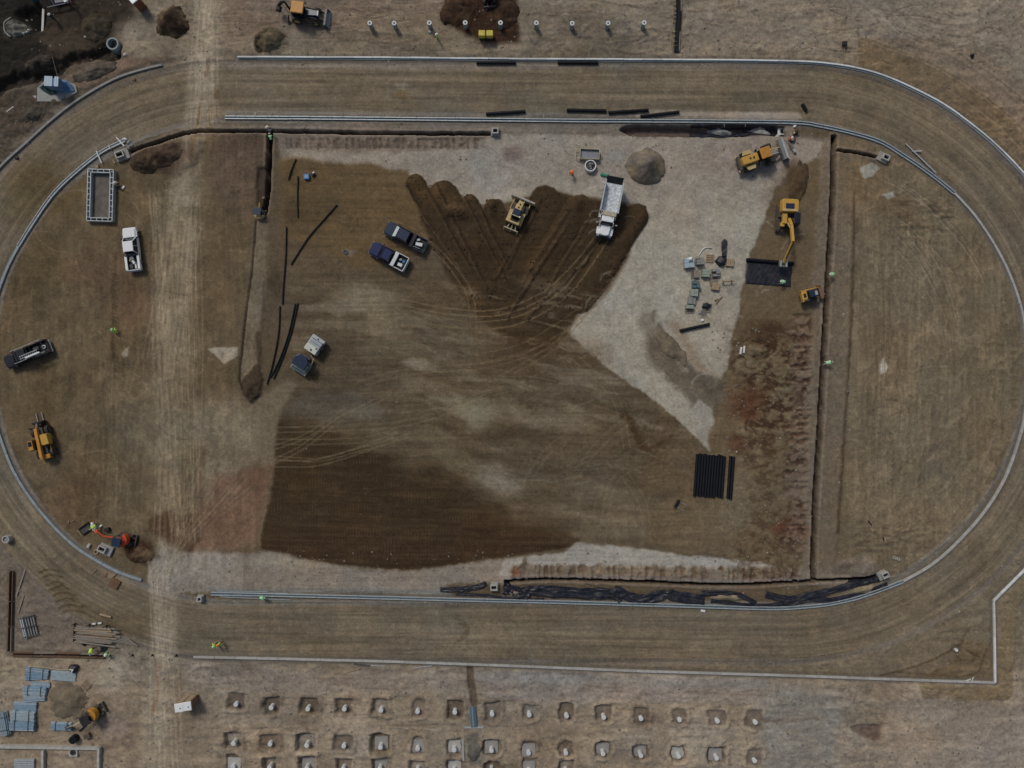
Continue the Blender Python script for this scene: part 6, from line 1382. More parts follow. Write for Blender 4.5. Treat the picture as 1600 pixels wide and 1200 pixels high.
# steel form frame
r = thing("steel_formwork", G(161, 307), R(-1.5), "large rectangular galvanised steel form frame on the left infield", "form frame")
hw, hl = 1.78, 3.6
for sg in (-1, 1):
    MB().box(sg*hw-0.05, sg*hw+0.05, -hl, hl, 0, 0.75).out("form_panel", M_galv, r); MB().box(sg*(hw-0.42)-0.05, sg*(hw-0.42)+0.05, -hl+0.42, hl-0.42, 0, 0.75).out("form_panel", M_galv, r)
    MB().box(-hw+0.06, hw-0.06, sg*hl-0.05, sg*hl+0.05, 0, 0.75).out("form_panel", M_galv, r); MB().box(-hw+0.48, hw-0.48, sg*(hl-0.42)-0.05, sg*(hl-0.42)+0.05, 0, 0.75).out("form_panel", M_galv, r)
    for k in range(9): MB().box(sg*(hw-0.21)-0.15, sg*(hw-0.21)+0.15, -hl+0.5+k*0.8-0.04, -hl+0.5+k*0.8+0.04, 0.6, 0.74).out("cross_tie", M_galv, r)
    for k in range(4): MB().box(-hw+0.6+k*0.8-0.04, -hw+0.6+k*0.8+0.04, sg*(hl-0.21)-0.15, sg*(hl-0.21)+0.15, 0.6, 0.74).out("cross_tie", M_galv, r)
    MB().box(sg*(hw-0.21)-0.15, sg*(hw-0.21)+0.15, -hl+0.1, hl-0.1, 0.0, 0.08).out("frame_base", M_dark, r)
MB().box(-hw+0.5, hw-0.5, -hl+0.5, hl-0.5, -0.1, 0.14).out("blinding_slab", mat("dirty_blinding", (0.15, 0.135, 0.115), 0.95, var=0.35, scale=1.2), r)
# mortar tub, mixing bag
r = thing("mortar_tub", G(921, 243), R(-3), "open beige steel tub with grey mortar on the gravel", "tub")
MB().box(-1.4, 1.3, -0.65, 0.65, 0.1, 0.16).out("tub_floor", M_beige, r)
for sg in (-1, 1): MB().box(-1.4, 1.3, sg*0.68-0.03, sg*0.68+0.03, 0.1, 0.75).out("tub_side", M_beige, r); MB().box(-0.05+sg*1.33-0.03, -0.05+sg*1.33+0.05, -0.65, 0.65, 0.1, 0.75).out("tub_end", M_beige, r)
MB().box(-1.3, 1.2, -0.6, 0.6, 0.17, 0.40).out("mortar", mat("wet_mortar", (0.24, 0.26, 0.29), 0.6, var=0.2, bump=0.05), r)
for y in (-0.6, 0.6): MB().bar((-1.4, y, 0.7), (-2.0, y, 0.3), 0.08, 0.08).out("handle", M_beige, r)
MB().bar((-1.95, -0.62, 0.3), (-1.95, 0.62, 0.3), 0.07, 0.07).out("handle", M_beige, r)
r = thing("bulk_bag", G(922, 261), 0, "round white bulk bag full of grey lumps below the mortar tub", "bulk bag")
MB().ring((0, 0, 0), (0, 0, 0.7), 0.82, 0.66, 22).out("bag_wall", M_bag, r, bev=0.05)
for k in range(16):
    a = rng.uniform(0, 6.28); q = rng.uniform(0, 0.5); MB().box(-0.13, 0.13, -0.1, 0.1, 0, 0.2, rot=a).out("stone_lump", M_block if k % 2 else M_dark, r, bev=0.03, loc=(q*math.cos(a), q*math.sin(a), 0.5+rng.uniform(0, .12)))
MB().tube((0, 0, 0.05), (0, 0, 0.5), 0.65, n=16).out("bag_fill", M_dark, r)
item("trough", MB().side([(-0.65, 0.1), (-0.5, 0.0), (0.5, 0.0), (0.65, 0.1), (0.6, 0.25), (-0.6, 0.25)], -0.16, 0.16), M_green, G(945, 274), R(-14), "small green plastic trough between the sand heap and dump truck", "trough")

# ------------------------------------------------------------------ pallets of blocks on the gravel
def pallet(px, py, rot, label, w=1.1, l=1.1, m=M_wood2, load=None, lm_=None, h=0.7, gap=0.1, grp="block pallets on the gravel", cat="pallet"):
    r = thing("pallet", G(px, py), rot, label, cat, grp)
    for k in range(5): MB().box(-l/2, l/2, -w/2+k*w/4.6-0.0, -w/2+k*w/4.6+0.13, 0.10, 0.14).out("slat", m, r)
    for k in range(3): MB().box(-l/2+k*(l-0.1)/2, -l/2+k*(l-0.1)/2+0.1, -w/2, w/2, 0, 0.098).out("bearer", m, r)
    nx_, ny_, hh = load or (0, 0, 0)
    for i in range(nx_):
        for j in range(ny_):
            if load and rng.random() < 0.12 and hh < 0.9: continue
            x0 = -l/2+0.03+i*(l-0.06)/nx_; y0 = -w/2+0.03+j*(w-0.06)/ny_
            MB().box(x0+0.015, x0+(l-0.06)/nx_-0.015, y0+0.015, y0+(w-0.06)/ny_-0.015, 0.145, 0.145+hh-rng.choice([0, 0, 0.2 if hh > 0.4 else 0.05])).out("block", lm_, r)
    return r
pallet(1092, 409, 0.05, "grey block pallet just right of the wrapped pallet", load=(2, 3, 0.7), lm_=M_block)
pallet(1109, 404, -0.05, "empty wooden pallet with loose boards, top of the pallet field", m=M_wood)
pallet(1085, 429, 0.08, "broken weathered pallet at the left of the second pallet row", load=(3, 1, 0.3), lm_=M_wood2)
pallet(1101, 428, -0.03, "green grey block pallet in the middle of the second row", load=(1, 3, 0.6), lm_=M_blockg)
pallet(1117, 427, 0.1, "dark grey block pallet at the right of the second row", load=(2, 3, 0.55), lm_=M_block)
pallet(1115, 440, 0.05, "low stack of grey slats below the second pallet row", load=(1, 4, 0.15), lm_=M_wood2)
pallet(1086, 445, 0.0, "blue grey block pallet in the left column", load=(2, 2, 0.7), lm_=M_blockb)
pallet(1117, 448, -0.12, "wooden pallet with two upright planks right of the middle", load=(3, 1, 0.35), lm_=M_wood)
pallet(1083, 458, -0.1, "pale green block pallet below the blue grey one", load=(2, 2, 0.55), lm_=M_blockg)
pallet(1080, 470, -0.1, "grey striped pallet in the left column above the green grey lowest one", load=(4, 1, 0.45), lm_=M_block)
pallet(1076, 483, -0.05, "pale grey block pallet at the foot of the left column", load=(2, 2, 0.8), lm_=M_blockg)
pallet(1140, 411, -0.1, "tan wooden pallet with planks right of the black bundle", m=M_wood, load=(4, 1, 0.2), lm_=M_wood, w=1.1, l=1.1)
pallet(1104, 481, -0.1, "grey pallet with a heap of black sacks", w=1.3, l=1.3)
def lumpy(name, px, py, rx, ry, h, m, label, cat, rot=0, seed=0, group=None, dz=0.0, sub=3, amp=0.25, z=None):
    bm = bmesh.new(); bmesh.ops.create_icosphere(bm, subdivisions=sub, radius=1.0); rs = random.Random(seed)
    ph = [rs.uniform(0, 6.28) for _ in range(6)]
    for v in bm.verts:
        c = v.co.copy(); k = 1+amp*(math.sin(c.x*3.3+ph[0])*math.cos(c.y*4.1+ph[1])+0.5*math.sin(c.z*7+c.x*6+ph[2])*math.sin(c.y*8+ph[3]))
        v.co = Vector((c.x*k*rx, c.y*k*ry, (max(c.z, -0.15)*k)*h))
    me = bpy.data.meshes.new(name); bm.to_mesh(me); bm.free(); me.polygons.foreach_set("use_smooth", [True]*len(me.polygons)); me.materials.append(m)
    o = bpy.data.objects.new(name, me); link(o); o.location = G(px, py, dz) if z is None else W(px, py, z); o.rotation_euler = (0, 0, rot); return tag(o, label, cat, group)
lumpy("black_sacks", 1103, 478, 0.55, 0.4, 0.5, M_geo, "heap of black sacks on the grey pallet", "sacks", 0.2, 3, dz=0.15)
r = pallet(1075, 412, 0.1, "pale blue block pallet wrapped in clear film at the upper left of the pallet field", w=1.4, l=1.4, load=(2, 2, 0.6), lm_=M_wrap)
lumpy("white_bag", 1076, 407, 0.42, 0.32, 0.4, M_bag, "white bag on top of the film wrapped pallet", "bag", 0.3, 4, dz=0.72)
lumpy("white_bag", 1097, 501, 0.28, 0.2, 0.25, M_bag, "small white bag above the lone black pipe on the gravel", "bag", 0.1, 5)
lumpy("liner_bundle", 1126, 409, 0.75, 0.7, 0.7, M_geo, "round bundle of black liner at the foot of the folded roll", "liner bundle", 0.2, 6, amp=0.18)
# folded liner strip
r = thing("liner_roll", G(1131, 388), 0, "long folded strip of black liner above its round bundle", "liner roll")
pp = [(0.05, 1.35), (0.5, 0.95), (0.30, -0.1), (0.35, -1.3), (-0.30, -1.25), (-0.40, 0.0), (-0.38, 0.9)]
MB().prism(pp, 0.02, 0.30, sc_pts(pp, 0.85, 0.95)).out("folded_sheet", M_geo, r, bev=0.05); MB().bar((-0.3, -0.7, 0.30), (0.3, -0.1, 0.34), 0.28, 0.08).out("fold", M_dark, r, bev=0.03); MB().bar((-0.2, -1.1, 0.30), (0.25, -0.75, 0.33), 0.16, 0.07).out("fold", M_geo, r, bev=0.03)
# sawhorse, planks, rebar bits
r = thing("sawhorse", G(1136, 441), R(2), "small wooden sawhorse right of the pallet field", "sawhorse")
MB().bar((-0.85, 0, 0.6), (0.85, 0.05, 0.6), 0.1, 0.1).out("beam", M_wood3, r)
for x in (-0.65, 0.5): MB().bar((x, 0, 0.6), (x, -0.35, 0), 0.07, 0.07).bar((x, 0, 0.6), (x+0.05, 0.3, 0), 0.07, 0.07).out("leg", M_wood3, r)
r = thing("timber_offcuts", G(1121, 468), R(50), "loose tan timber offcuts right of the black sacks", "timber")
for k in range(4): MB().bar((-0.7+0.1*k, -0.3+k*0.2, 0.05), (0.75-0.3*k, -0.25+k*0.15, 0.08), 0.1, 0.05).out("plank", M_wood if k % 2 else M_wood3, r)
r = thing("wire_mesh_heap", G(1099, 491), 0.2, "tangled heap of pale wire below the sack pallet", "wire")
for k in range(14):
    a = rng.uniform(0, 3.1); q = rng.uniform(-0.4, 0.4); MB().bar((q-math.cos(a)*0.6, -q-math.sin(a)*0.5, rng.uniform(0.03, .1)), (q+math.cos(a)*0.6, -q+math.sin(a)*0.5, rng.uniform(0.05, .25)), 0.045, 0.045).out("wire", M_wood2 if k % 2 else M_steel, r)
for (x, y, a, lb) in ((1157, 548, 80, "left white block on the brown fill right of the gravel"), (1162, 546, 85, "right white block on the brown fill right of the gravel")):
    item("block", MB().box(-0.5, 0.5, -0.12, 0.12, 0, 0.2), M_bag, G(x, y), R(a), lb, "block", "white blocks")
# black sheet held by the excavator
r = thing("liner_sheet", G(1201, 427), R(-4.5), "flat black liner sheet unrolled under the excavator bucket", "liner sheet")
mb = MB(); nX, nY = 26, 14
for j in range(nY+1):
    for i in range(nX+1):
        x = -3.2+6.4*i/nX; y = -1.7+3.2*j/nY; mb.v.append((x+0.04*math.sin(y*3), y, 0.06+0.02*math.sin(x*4+y*2)+0.025*math.sin(x*9-y*5)))
for j in range(nY):
    for i in range(nX): mb.f.append((j*(nX+1)+i, j*(nX+1)+i+1, (j+1)*(nX+1)+i+1, (j+1)*(nX+1)+i))
sh = mb.out("sheet", M_geo, r, smooth=True); so = sh.modifiers.new("thick", 'SOLIDIFY'); so.thickness = 0.03
MB().tube((-3.35, 1.62, 0.24), (3.3, 1.62, 0.24), 0.24, n=16).out("sheet_roll", M_pipe, r, smooth=True)
# liners in the trenches
def liner(pts, w, label, zf, seed=0, m=M_geo, name="trench_liner", zb=0.0):
    P = crom(pts, 12); rs = random.Random(seed); mb = MB(); nc = 14; c0 = W(*P[len(P)//2], 0)
    for i, p in enumerate(P):
        x0, y0 = P[max(i-1, 0)]; x1, y1 = P[min(i+1, len(P)-1)]; dx, dy = x1-x0, y1-y0; L_ = math.hypot(dx, dy)+1e-6; nx_, ny_ = -dy/L_, dx/L_
        ww = w*(0.85+0.35*vn(np.array([i*0.22]), np.array([seed*3.1]), 3)[0])
        for j in range(nc):
            t = (j/(nc-1)-0.5); o_ = t*ww+0.9*(vn(np.array([i*0.5]), np.array([j*0.8+seed]), 5)[0]-0.5)
            X, Y = p[0]+nx_*o_, p[1]+ny_*o_
            z = gz(X, Y)+0.06+zf*0.45*(vn(np.array([i*0.35]), np.array([j*0.5+seed]), 8)[0])+zf*0.12*vn(np.array([i*1.1]), np.array([j*1.0+seed]), 9)[0] + zb
            q = W(X, Y, z)-c0; mb.v.append(tuple(q))
    for i in range(len(P)-1):
        for j in range(nc-1): mb.f.append((i*nc+j, i*nc+j+1, (i+1)*nc+j+1, (i+1)*nc+j))
    o = mb.out(name, m, None, smooth=True); o.location = c0; s_ = o.modifiers.new("thick", 'SOLIDIFY'); s_.thickness = 0.04
    return tag(o, label, "liner sheet", "crumpled black liners in the drainage trenches")
liner([(1080, 194), (1120, 195), (1170, 196), (1214, 200)], 7, "black liner along the upper edge of the open pit below the top channel", 0.25, 1)
liner([(1080, 209), (1110, 208), (1135, 211), (1150, 207), (1180, 205), (1222, 209)], 6, "black liner along the lower edge of the open pit below the top channel", 0.3, 2)
liner([(688, 921), (720, 920), (745, 917), (760, 911)], 8, "black liner strip left of the white rimmed drain box", 0.3, 3)
liner([(712, 928), (760, 930), (800, 935), (850, 936)], 4, "thin black liner edge along the bottom channel below the drain box", 0.15, 4)
liner([(786, 918), (800, 921), (815, 927), (830, 922), (870, 923), (920, 926), (960, 927), (972, 934)], 17, "wide crumpled black liner right of the drain box", 0.75, 5)
liner([(958, 920), (985, 932), (1010, 934), (1040, 928), (1062, 932), (1100, 936)], 15, "crumpled dark liner in the middle of the bottom trench", 0.6, 6)
liner([(1095, 926), (1140, 927), (1160, 931), (1180, 942)], 8, "narrow black liner behind the sand pocket in the bottom trench", 0.45, 7)
liner([(1110, 938), (1150, 943), (1190, 946), (1225, 943)], 6, "narrow black liner along the channel left of the drain box corner", 0.3, 8)
liner([(1195, 928), (1230, 935), (1262, 930), (1300, 922), (1340, 910), (1372, 903)], 10, "black liner rising towards the lower right drain box", 0.5, 9)
liner([(1225, 945), (1262, 936), (1300, 936), (1350, 926), (1386, 912)], 8, "black liner along the curved kerb at the lower right", 0.4, 10)
heap(1130, 203, 22, 7, 0.9, (112, 111, 108), "grey gravel heap on the liner in the open pit, left one", c2=(128, 126, 120), seed=20, rough=0.12, name="gravel_heap", cat="gravel heap", rot=0.1)
heap(1193, 203, 20, 6, 0.9, (112, 111, 108), "grey gravel heap on the liner in the open pit, right one", c2=(128, 126, 120), seed=21, rough=0.12, name="gravel_heap", cat="gravel heap", rot=0.2)
heap(1135, 933, 26, 6, 0.45, (108, 97, 78), "sand pocket between the black liners in the bottom trench", c2=(96, 86, 70), seed=22, rough=0.05, name="sand_heap", cat="sand heap")
heap(1348, 921, 20, 7, 0.45, (120, 108, 86), "pale sand pocket between the liners at the lower right", c2=(104, 94, 74), seed=23, rough=0.05, rot=-0.25, name="sand_heap", cat="sand heap")
heap(803, 926, 12, 6, 0.4, (116, 106, 88), "small sand pocket right of the white rimmed drain box", c2=(100, 92, 76), seed=24, rough=0.05, name="sand_heap", cat="sand heap")
heap(741, 1174, 12, 17, 0.5, (90, 86, 78), "small grey gravel heap between two pad footings", c2=(76, 72, 66), seed=25, rough=0.06, name="gravel_heap", cat="gravel heap")

# ------------------------------------------------------------------ lower left yard
def bundle(px, py, rot, L_, n, r_, label, m=M_ltblue, layers=2, straps=True, fan=0.0, strapm=None):
    root = thing("pipe_bundle", G(px, py), rot, label, "pipe bundle", "blue pipe bundles in the lower left yard")
    for k in range(layers):
        for i in range(n-k):
            y = (i-(n-k-1)/2)*r_*2.08; z = r_+k*r_*1.75; d = rng.uniform(-0.08, 0.08)
            MB().tube((-L_/2+d, y*(1+fan)+rng.uniform(-.02, .02)*0, z), (L_/2+d, y*(1-fan*0.5), z), r_, n=8).out("pipe", m if rng.random() < 0.7 else M_ltblue2, root, smooth=True)
    if straps:
        for x in (-L_*0.28, L_*0.28):
            w_ = n*r_*1.05*(1+fan*(-x/L_)*1.2); zt = r_*2+(layers-1)*r_*1.75+0.02
            MB().box(x-0.04, x+0.04, -w_, w_, zt, zt+0.03).box(x-0.04, x+0.04, -w_-0.03, -w_, 0, zt+0.03).box(x-0.04, x+0.04, w_, w_+0.03, 0, zt+0.03).out("strap", M_dark, root)
    return root
bundle(59, 1053, R(-3), 3.2, 9, 0.085, "fanned blue pipe bundle at the upper left of the yard", fan=0.35)
bundle(101, 1056, R(-4), 3.4, 8, 0.085, "pale blue pipe bundle below the black bag", m=M_ltblue2, layers=2, straps=False)
bundle(64, 1069, R(-3), 2.7, 5, 0.08, "small loose blue pipe bundle under the fanned one", layers=1, straps=False)
bundle(57, 1078, R(-3), 3.2, 6, 0.10, "strapped blue pipe bundle on the middle of the pile column", layers=2)
bundle(56, 1089, R(4), 3.0, 7, 0.08, "loose tilted blue pipe bundle in the middle of the pile column", layers=2, straps=False)
bundle(41, 1103, R(-2), 3.2, 8, 0.085, "flat blue pipe bundle above the two large strapped ones", layers=2, straps=False)
bundle(39, 1117, R(-3), 3.3, 8, 0.095, "upper of the two large strapped blue pipe bundles", layers=3, m=M_ltblue2)
bundle(38, 1132, R(-2), 3.4, 8, 0.10, "lower of the two large strapped blue pipe bundles", layers=3)
bundle(9, 1128, R(-80), 3.2, 6, 0.11, "upright blue pipe bundle at the left picture edge", layers=3, m=M_ltblue2)
bundle(98, 1134, R(-2), 2.9, 7, 0.085, "small blue pipe bundle below the amber digger's arm", layers=2)
lumpy("black_bag", 117, 1043, 0.72, 0.6, 0.6, M_geo, "black plastic bag with white scraps above the pipe bundles", "bag", 0.6, 11, amp=0.2)
for i, (dx, dy) in enumerate(((-2, 0), (1, 1), (0, 3))): item("paper_scrap", MB().box(-0.16, 0.16, -0.08, 0.08, 0, 0.04), M_bag, G(117+dx, 1043+dy, 0.62), R(40*i), f"white scrap of paper on the black bag, {('left', 'right', 'lower')[i]} one", "scrap", "paper scraps on the black bag", bev=0)
pallet(135, 1070, R(45), "tan wooden pallet lying on the sand beside the blue bundles", m=M_wood, w=1.1, l=1.2, grp="loose pallets")
item("rubber_drum", MB().tube((0, 0, 0), (0, 0, 0.8), 0.55, n=18), M_pipe, G(119, 1152), 0, "black drum below the small blue bundle", "drum", bev=0.05, smooth=False)
r = thing("bucket", G(138, 1148), R(20), "small brown square bucket right of the black drum", "bucket")
MB().box(-0.4, 0.4, -0.32, 0.32, 0, 0.5, tx=1.1, ty=1.1).out("bucket_wall", M_brown, r, bev=0.05); MB().box(-0.3, 0.3, -0.22, 0.22, 0.5, 0.51).out("contents", M_dark, r)
item("black_sheet", MB().bar((-0.5, -0.4, 0.05), (0.5, 0.5, 0.08), 0.25, 0.06), M_geo, G(130, 1138), 0, "thin strip of black film above the black drum", "film strip", bev=0)
def wall(a, b, label, w=0.34, h=0.75, seg=2.4, m=M_conc, name="footing_wall"):
    A, B = W(*a, -0.15), W(*b, -0.15); c = (A+B)/2; d = B-A; L_ = d.length; r = thing(name, c, math.atan2(d.y, d.x), label, "wall", "concrete footing walls")
    n = max(1, round(L_/seg))
    for k in range(n): MB().box(-L_/2+k*L_/n+0.01, -L_/2+(k+1)*L_/n-0.01, -w/2, w/2, -0.2, h+rng.uniform(-.01, .01)).out("wall_segment", m, r, bev=0.02)
    return r
wall((-60, 1163), (156, 1167), "long horizontal concrete footing wall at the lower left")
wall((70, 1170), (70, 1262), "left of the two upright concrete footing walls below the blue bundles", h=0.7)
wall((157, 1165.5), (157, 1262), "right of the two upright concrete footing walls at the lower left", h=0.72)
s_ = thing("plate_stack", G(40, 1194), 0, "pale steel plates stacked inside the footing walls", "plates")
for k in range(6): MB().box(-1.4, 1.4, -0.9+k*0.3, -0.66+k*0.3, 0, 0.3).out("plate", M_galv, s_)
# portable toilets
for i, (x, y) in enumerate(((292, 1094), (304, 1092))):
    r = thing("portable_toilet", G(x, y), R(7), ("left" if i == 0 else "right")+" of two brown portable toilets with white roofs at the bottom of the haul road", "portable toilet", "portable toilets")
    MB().box(-0.58, 0.58, -0.58, 0.58, 0, 2.15).out("cabin", M_brown, r, bev=0.04); MB().box(-0.62, 0.62, -0.62, 0.62, 2.15, 2.3, tx=0.94, ty=0.94).out("roof", M_white, r, bev=0.05)
    MB().tube((0.2, -0.05, 2.25), (0.2, -0.05, 2.42), 0.06, n=8).out("vent", M_dark, r); MB().box(-0.4, 0.4, 0.58, 0.62, 0.1, 1.95).out("door", M_wood, r)
r = thing("portable_toilet", G(222, 11), R(40), "lone portable toilet with a pale roof at the top left", "portable toilet", "portable toilets")
MB().box(-0.58, 0.58, -0.58, 0.58, 0, 2.15).out("cabin", M_rust, r, bev=0.04); MB().box(-0.64, 0.64, -0.64, 0.64, 2.15, 2.28, tx=0.95, ty=0.95).out("roof", M_white, r, bev=0.05); MB().tube((0.1, 0.2, 2.25), (0.1, 0.2, 2.4), 0.06, n=8).out("vent", M_dark, r)
# timber edged trench forms at left
def form_pair(pts, label, m=M_wood3, off=2.6):
    r = thing("timber_form", W(*pts[0], 0), 0, label, "timber form", "timber form boards"); c0 = W(*pts[0], 0)
    zb_ = 0.16 if m is M_pipe else -0.02
    for a, b in zip(pts[:-1], pts[1:]):
        dx, dy = b[0]-a[0], b[1]-a[1]; L_ = math.hypot(dx, dy); n = max(1, round(L_/40)); nx_, ny_ = -dy/L_, dx/L_
        for sg in (-1, 1):
            for k in range(n):
                p0 = W(a[0]+dx*k/n+nx_*off*sg, a[1]+dy*k/n+ny_*off*sg, 0.18)-c0; p1 = W(a[0]+dx*(k+0.97)/n+nx_*off*sg, a[1]+dy*(k+0.97)/n+ny_*off*sg, 0.18)-c0
                MB().bar(p0, p1, 0.09, 0.45).out("form_board", m if (k+sg) % 3 else M_wood2, r)
        p0 = W(a[0], a[1], zb_)-c0; p1 = W(b[0], b[1], zb_)-c0; MB().bar(p0, p1, off*2*S-0.12, 0.05).out("trench_base", M_pipe, r)
    return r
form_pair([(20, 892), (19, 940), (17, 1018)], "tall upright timber form trench near the left edge")
form_pair([(20, 1021), (90, 1022), (166, 1024)], "long horizontal timber form trench below the timber stack")
r = form_pair([(1060.5, -60), (1060, 20), (1057, 82)], "black lined upright form trench above the top kerb", m=M_pipe, off=3.4)
for k, y in enumerate((8, 15, 22, 28, 35, 50, 58, 66, 73)):
    c0 = W(1060.5, -60, 0); x = 1050+rng.uniform(-1, 1); MB().bar(W(x, y, .1)-c0, W(1056.5, y+rng.uniform(-1, 1), .3)-c0, 0.07, 0.05).out("brace", M_wood, r)
    if k % 2 == 0: MB().bar(W(1064, y, .3)-c0, W(1069, y, .05)-c0, 0.06, 0.05).out("brace", M_wood, r)
for a, b in (((1051, 10), (1050, 40)), ((1049, 48), (1047, 74))): MB().bar(W(*a, .12)-c0, W(*b, .12)-c0, 0.07, 0.06).out("waler", M_wood, r)
# timber stack
r = thing("timber_stack", G(160, 989), R(-3), "long stack of weathered boards on a rack beside the left trench", "timber stack")
for k in range(26):
    y = -1.05+k*0.085+rng.uniform(-.04, .04); x0 = -3.6+rng.uniform(0, .5); x1 = rng.uniform(1.0, 3.0)-abs(y)*0.3; a = rng.uniform(-0.04, 0.03)-(0.10 if k % 5 == 0 else 0)
    MB().bar((x0, y, 0.5+rng.uniform(0, .35)), (x1, y+a*4, 0.5+rng.uniform(0, .35)), rng.uniform(0.1, 0.2), 0.05).out("plank", rng.choice([M_wood2, M_wood2, M_wood3, M_wood, M_block]), r)
for k in range(5): MB().bar((1.2, 0.3-k*0.25, 0.7), (4.0+0.3*k, -0.5-k*0.22, 0.25), 0.14, 0.05).out("plank", M_wood2, r)
for x in (-3.7, -1.6, 0.8): MB().bar((x, -1.25, 0.35), (x, 1.3, 0.35), 0.12, 0.3).out("rack_bearer", M_black, r); MB().bar((x, 1.25, 0.1), (x, 1.25, 1.2), 0.08, 0.08).out("rack_post", M_black, r)
for i, (x, y, a) in enumerate(((157, 973, 0), (148, 974, 3))): item("white_brick", MB().box(-0.25, 0.25, -0.1, 0.1, 0, 0.2), M_bag, G(x, y, 0.05), R(a), f"white brick just above the timber stack, {'right' if i == 0 else 'left'} one", "brick", "white bricks", bev=0)
lumpy("black_bag", 163, 1011, 0.6, 0.45, 0.5, M_geo, "black bag between the two persons below the timber stack", "bag", 0.8, 14); lumpy("black_bag", 133, 1005, 0.3, 0.25, 0.4, M_geo, "small black bag under the left end of the timber stack", "bag", 0.8, 15)
# rebar / scaffold frames, planks
r = thing("scaffold_stack", G(48, 977), R(12+90-90), "stack of grey steel frames right of the upright timber trench", "scaffold frames")
r.rotation_euler = (0, 0, R(14))
for x in (-0.95, -0.7): MB().box(x, x+0.16, -1.55, 1.5, 0, 0.35).out("frame_rail", M_galv, r)
for x in (-0.3, 0.05, 0.45, 0.8): MB().box(x, x+0.14, -1.4, 1.45, 0.05, 0.25).out("frame_rail", M_block, r)
for y in (-1.4, -0.1, 1.3): MB().box(-1.0, 1.1, y, y+0.12, 0.355, 0.45).out("cross_bar", M_dark, r)
for a, b, lb in (((40, 889), (27, 931), "upper of two pale planks right of the upright timber trench"), ((38, 930), (30, 957), "lower of two pale planks right of the upright timber trench")):
    A, B = G(*a, 0.08), G(*b, 0.08); c = (A+B)/2; item("plank", MB().bar(A-c, B-c, 0.22, 0.08), M_wood2, c, 0, lb, "plank", "loose planks", bev=0)
item("log", MB().tube((-0.8, 0, 0.15), (0.8, -0.1, 0.15), 0.14, n=10), M_wood, G(166, 961), R(-12), "short pale log above the timber stack", "log", bev=0)
r = pallet(180, 911, R(-30), "red wooden pallet beyond the end of the lower left kerb", m=M_redpal, w=1.4, l=1.4, load=(2, 2, 0.12), lm_=M_wood3, grp="loose pallets")
for (x, y, a, L_, m, lb) in ((199, 904, -20, 0.7, M_wood, "short tan stick beside the red pallet"), (166, 898, 60, 0.7, M_redpal, "red stick left of the red pallet"), (148, 892, 45, 0.8, M_wood, "tan stick outside the lower left kerb"), (108, 815, 70, 0.55, M_wood, "short tan stick inside the lower left kerb, left one"),
                            (113, 814, 25, 0.5, M_wood, "short tan stick inside the lower left kerb, right one"), (46, 221, 60, 1.0, M_bag, "white lath outside the upper left kerb by its lower end"), (18, 172, 35, 1.2, M_bag, "pale lath lying in the rough ground at the upper left edge"), (1460, 900, 0, 0.01, M_bag, None),
                            (135, 1000-775, 0, 0.01, M_bag, None), (1512, 1065-3, 20, 0.9, M_bag, "white lath at the lower right end of the kerb, left one"), (1519, 1061, 70, 0.7, M_bag, "white lath at the lower right end of the kerb, right one")):
    if lb: item("stick", MB().bar((-L_/2, 0, 0.05), (L_/2, 0, 0.07), 0.09, 0.06), m, G(x, y, 0.02), R(a), lb, "stick", "loose sticks", bev=0)
# white bags & frame near the orange digger
for i, (x, y, a, rx, ry, lb) in enumerate(((145, 820, 0.3, 0.30, 0.36, "white bag left of the kneeling person"), (149, 826, 0.9, 0.45, 0.2, "white sack below the kneeling person"), (158, 822, 0.6, 0.28, 0.16, "white sack right of the kneeling person"))):
    lumpy("white_bag", x, y, rx, ry, 0.3, M_bag, lb, "bag", a, 30+i, group="white bags by the orange digger")
r = thing("sieve", G(134, 826), R(35), "dark frame with a pale rim left of the white bags", "frame")
for sg in (-1, 1): MB().box(-0.75, 0.9, sg*0.5-0.04, sg*0.5+0.04, 0, 0.35).out("frame_side", M_black, r); MB().box(sg*0.82-0.04, sg*0.82+0.04, -0.45, 0.45, 0, 0.35).out("frame_end", M_wood if sg < 0 else M_black, r)
MB().box(-0.7, 0.75, -0.45, 0.45, 0, 0.06).out("mesh_panel", M_dark, r)
item("concrete_block", MB().box(-0.32, 0.32, -0.18, 0.18, 0, 0.3), M_conc, G(140, 852), R(60), "small pale concrete block above the lower left kerb", "block")
r = thing("pipe_ring", G(151, 862), 0, "small tan ring beside the lower left kerb", "ring"); MB().ring((0, 0, 0), (0, 0, 0.2), 0.34, 0.22, 16).out("ring_wall", M_wood, r)
item("compressor", MB().box(-0.35, 0.35, -0.28, 0.28, 0, 0.5), M_black, G(169, 827), R(10), "small black compressor above the orange digger's arm", "compressor", bev=0.06)
# items by the form frame / kerb end
for i, (a, b, lb) in enumerate((((184, 216), (197, 230), "white board crossing the end of the upper left kerb"), ((153, 237), (161, 256), "steel board crossing the upper left kerb near the form frame"), ((179, 251), (181, 256), "short tan board left of the upper left drain box"), ((172, 228), (175, 234), "short steel board on the upper left kerb"))):
    A, B = G(*a, 0.36), G(*b, 0.36); c = (A+B)/2; item("board", MB().bar(A-c, B-c, 0.16, 0.06), (M_galv, M_galv, M_wood, M_steel)[i], c, 0, lb, "board", "boards near the upper left kerb", bev=0)
lumpy("white_bag", 195, 218, 0.32, 0.25, 0.3, M_bag, "white bag at the end of the upper left kerb", "bag", 0.2, 40)
for i, (x, y, lb) in enumerate(((202, 223, "grey rubble piece beside the white bag, upper one"), (206, 228, "grey rubble piece beside the white bag, lower one"))): lumpy("rubble", x, y, 0.35, 0.28, 0.3, M_block, lb, "rubble", 0.5, 41+i, group="rubble pieces at the kerb end", sub=2)
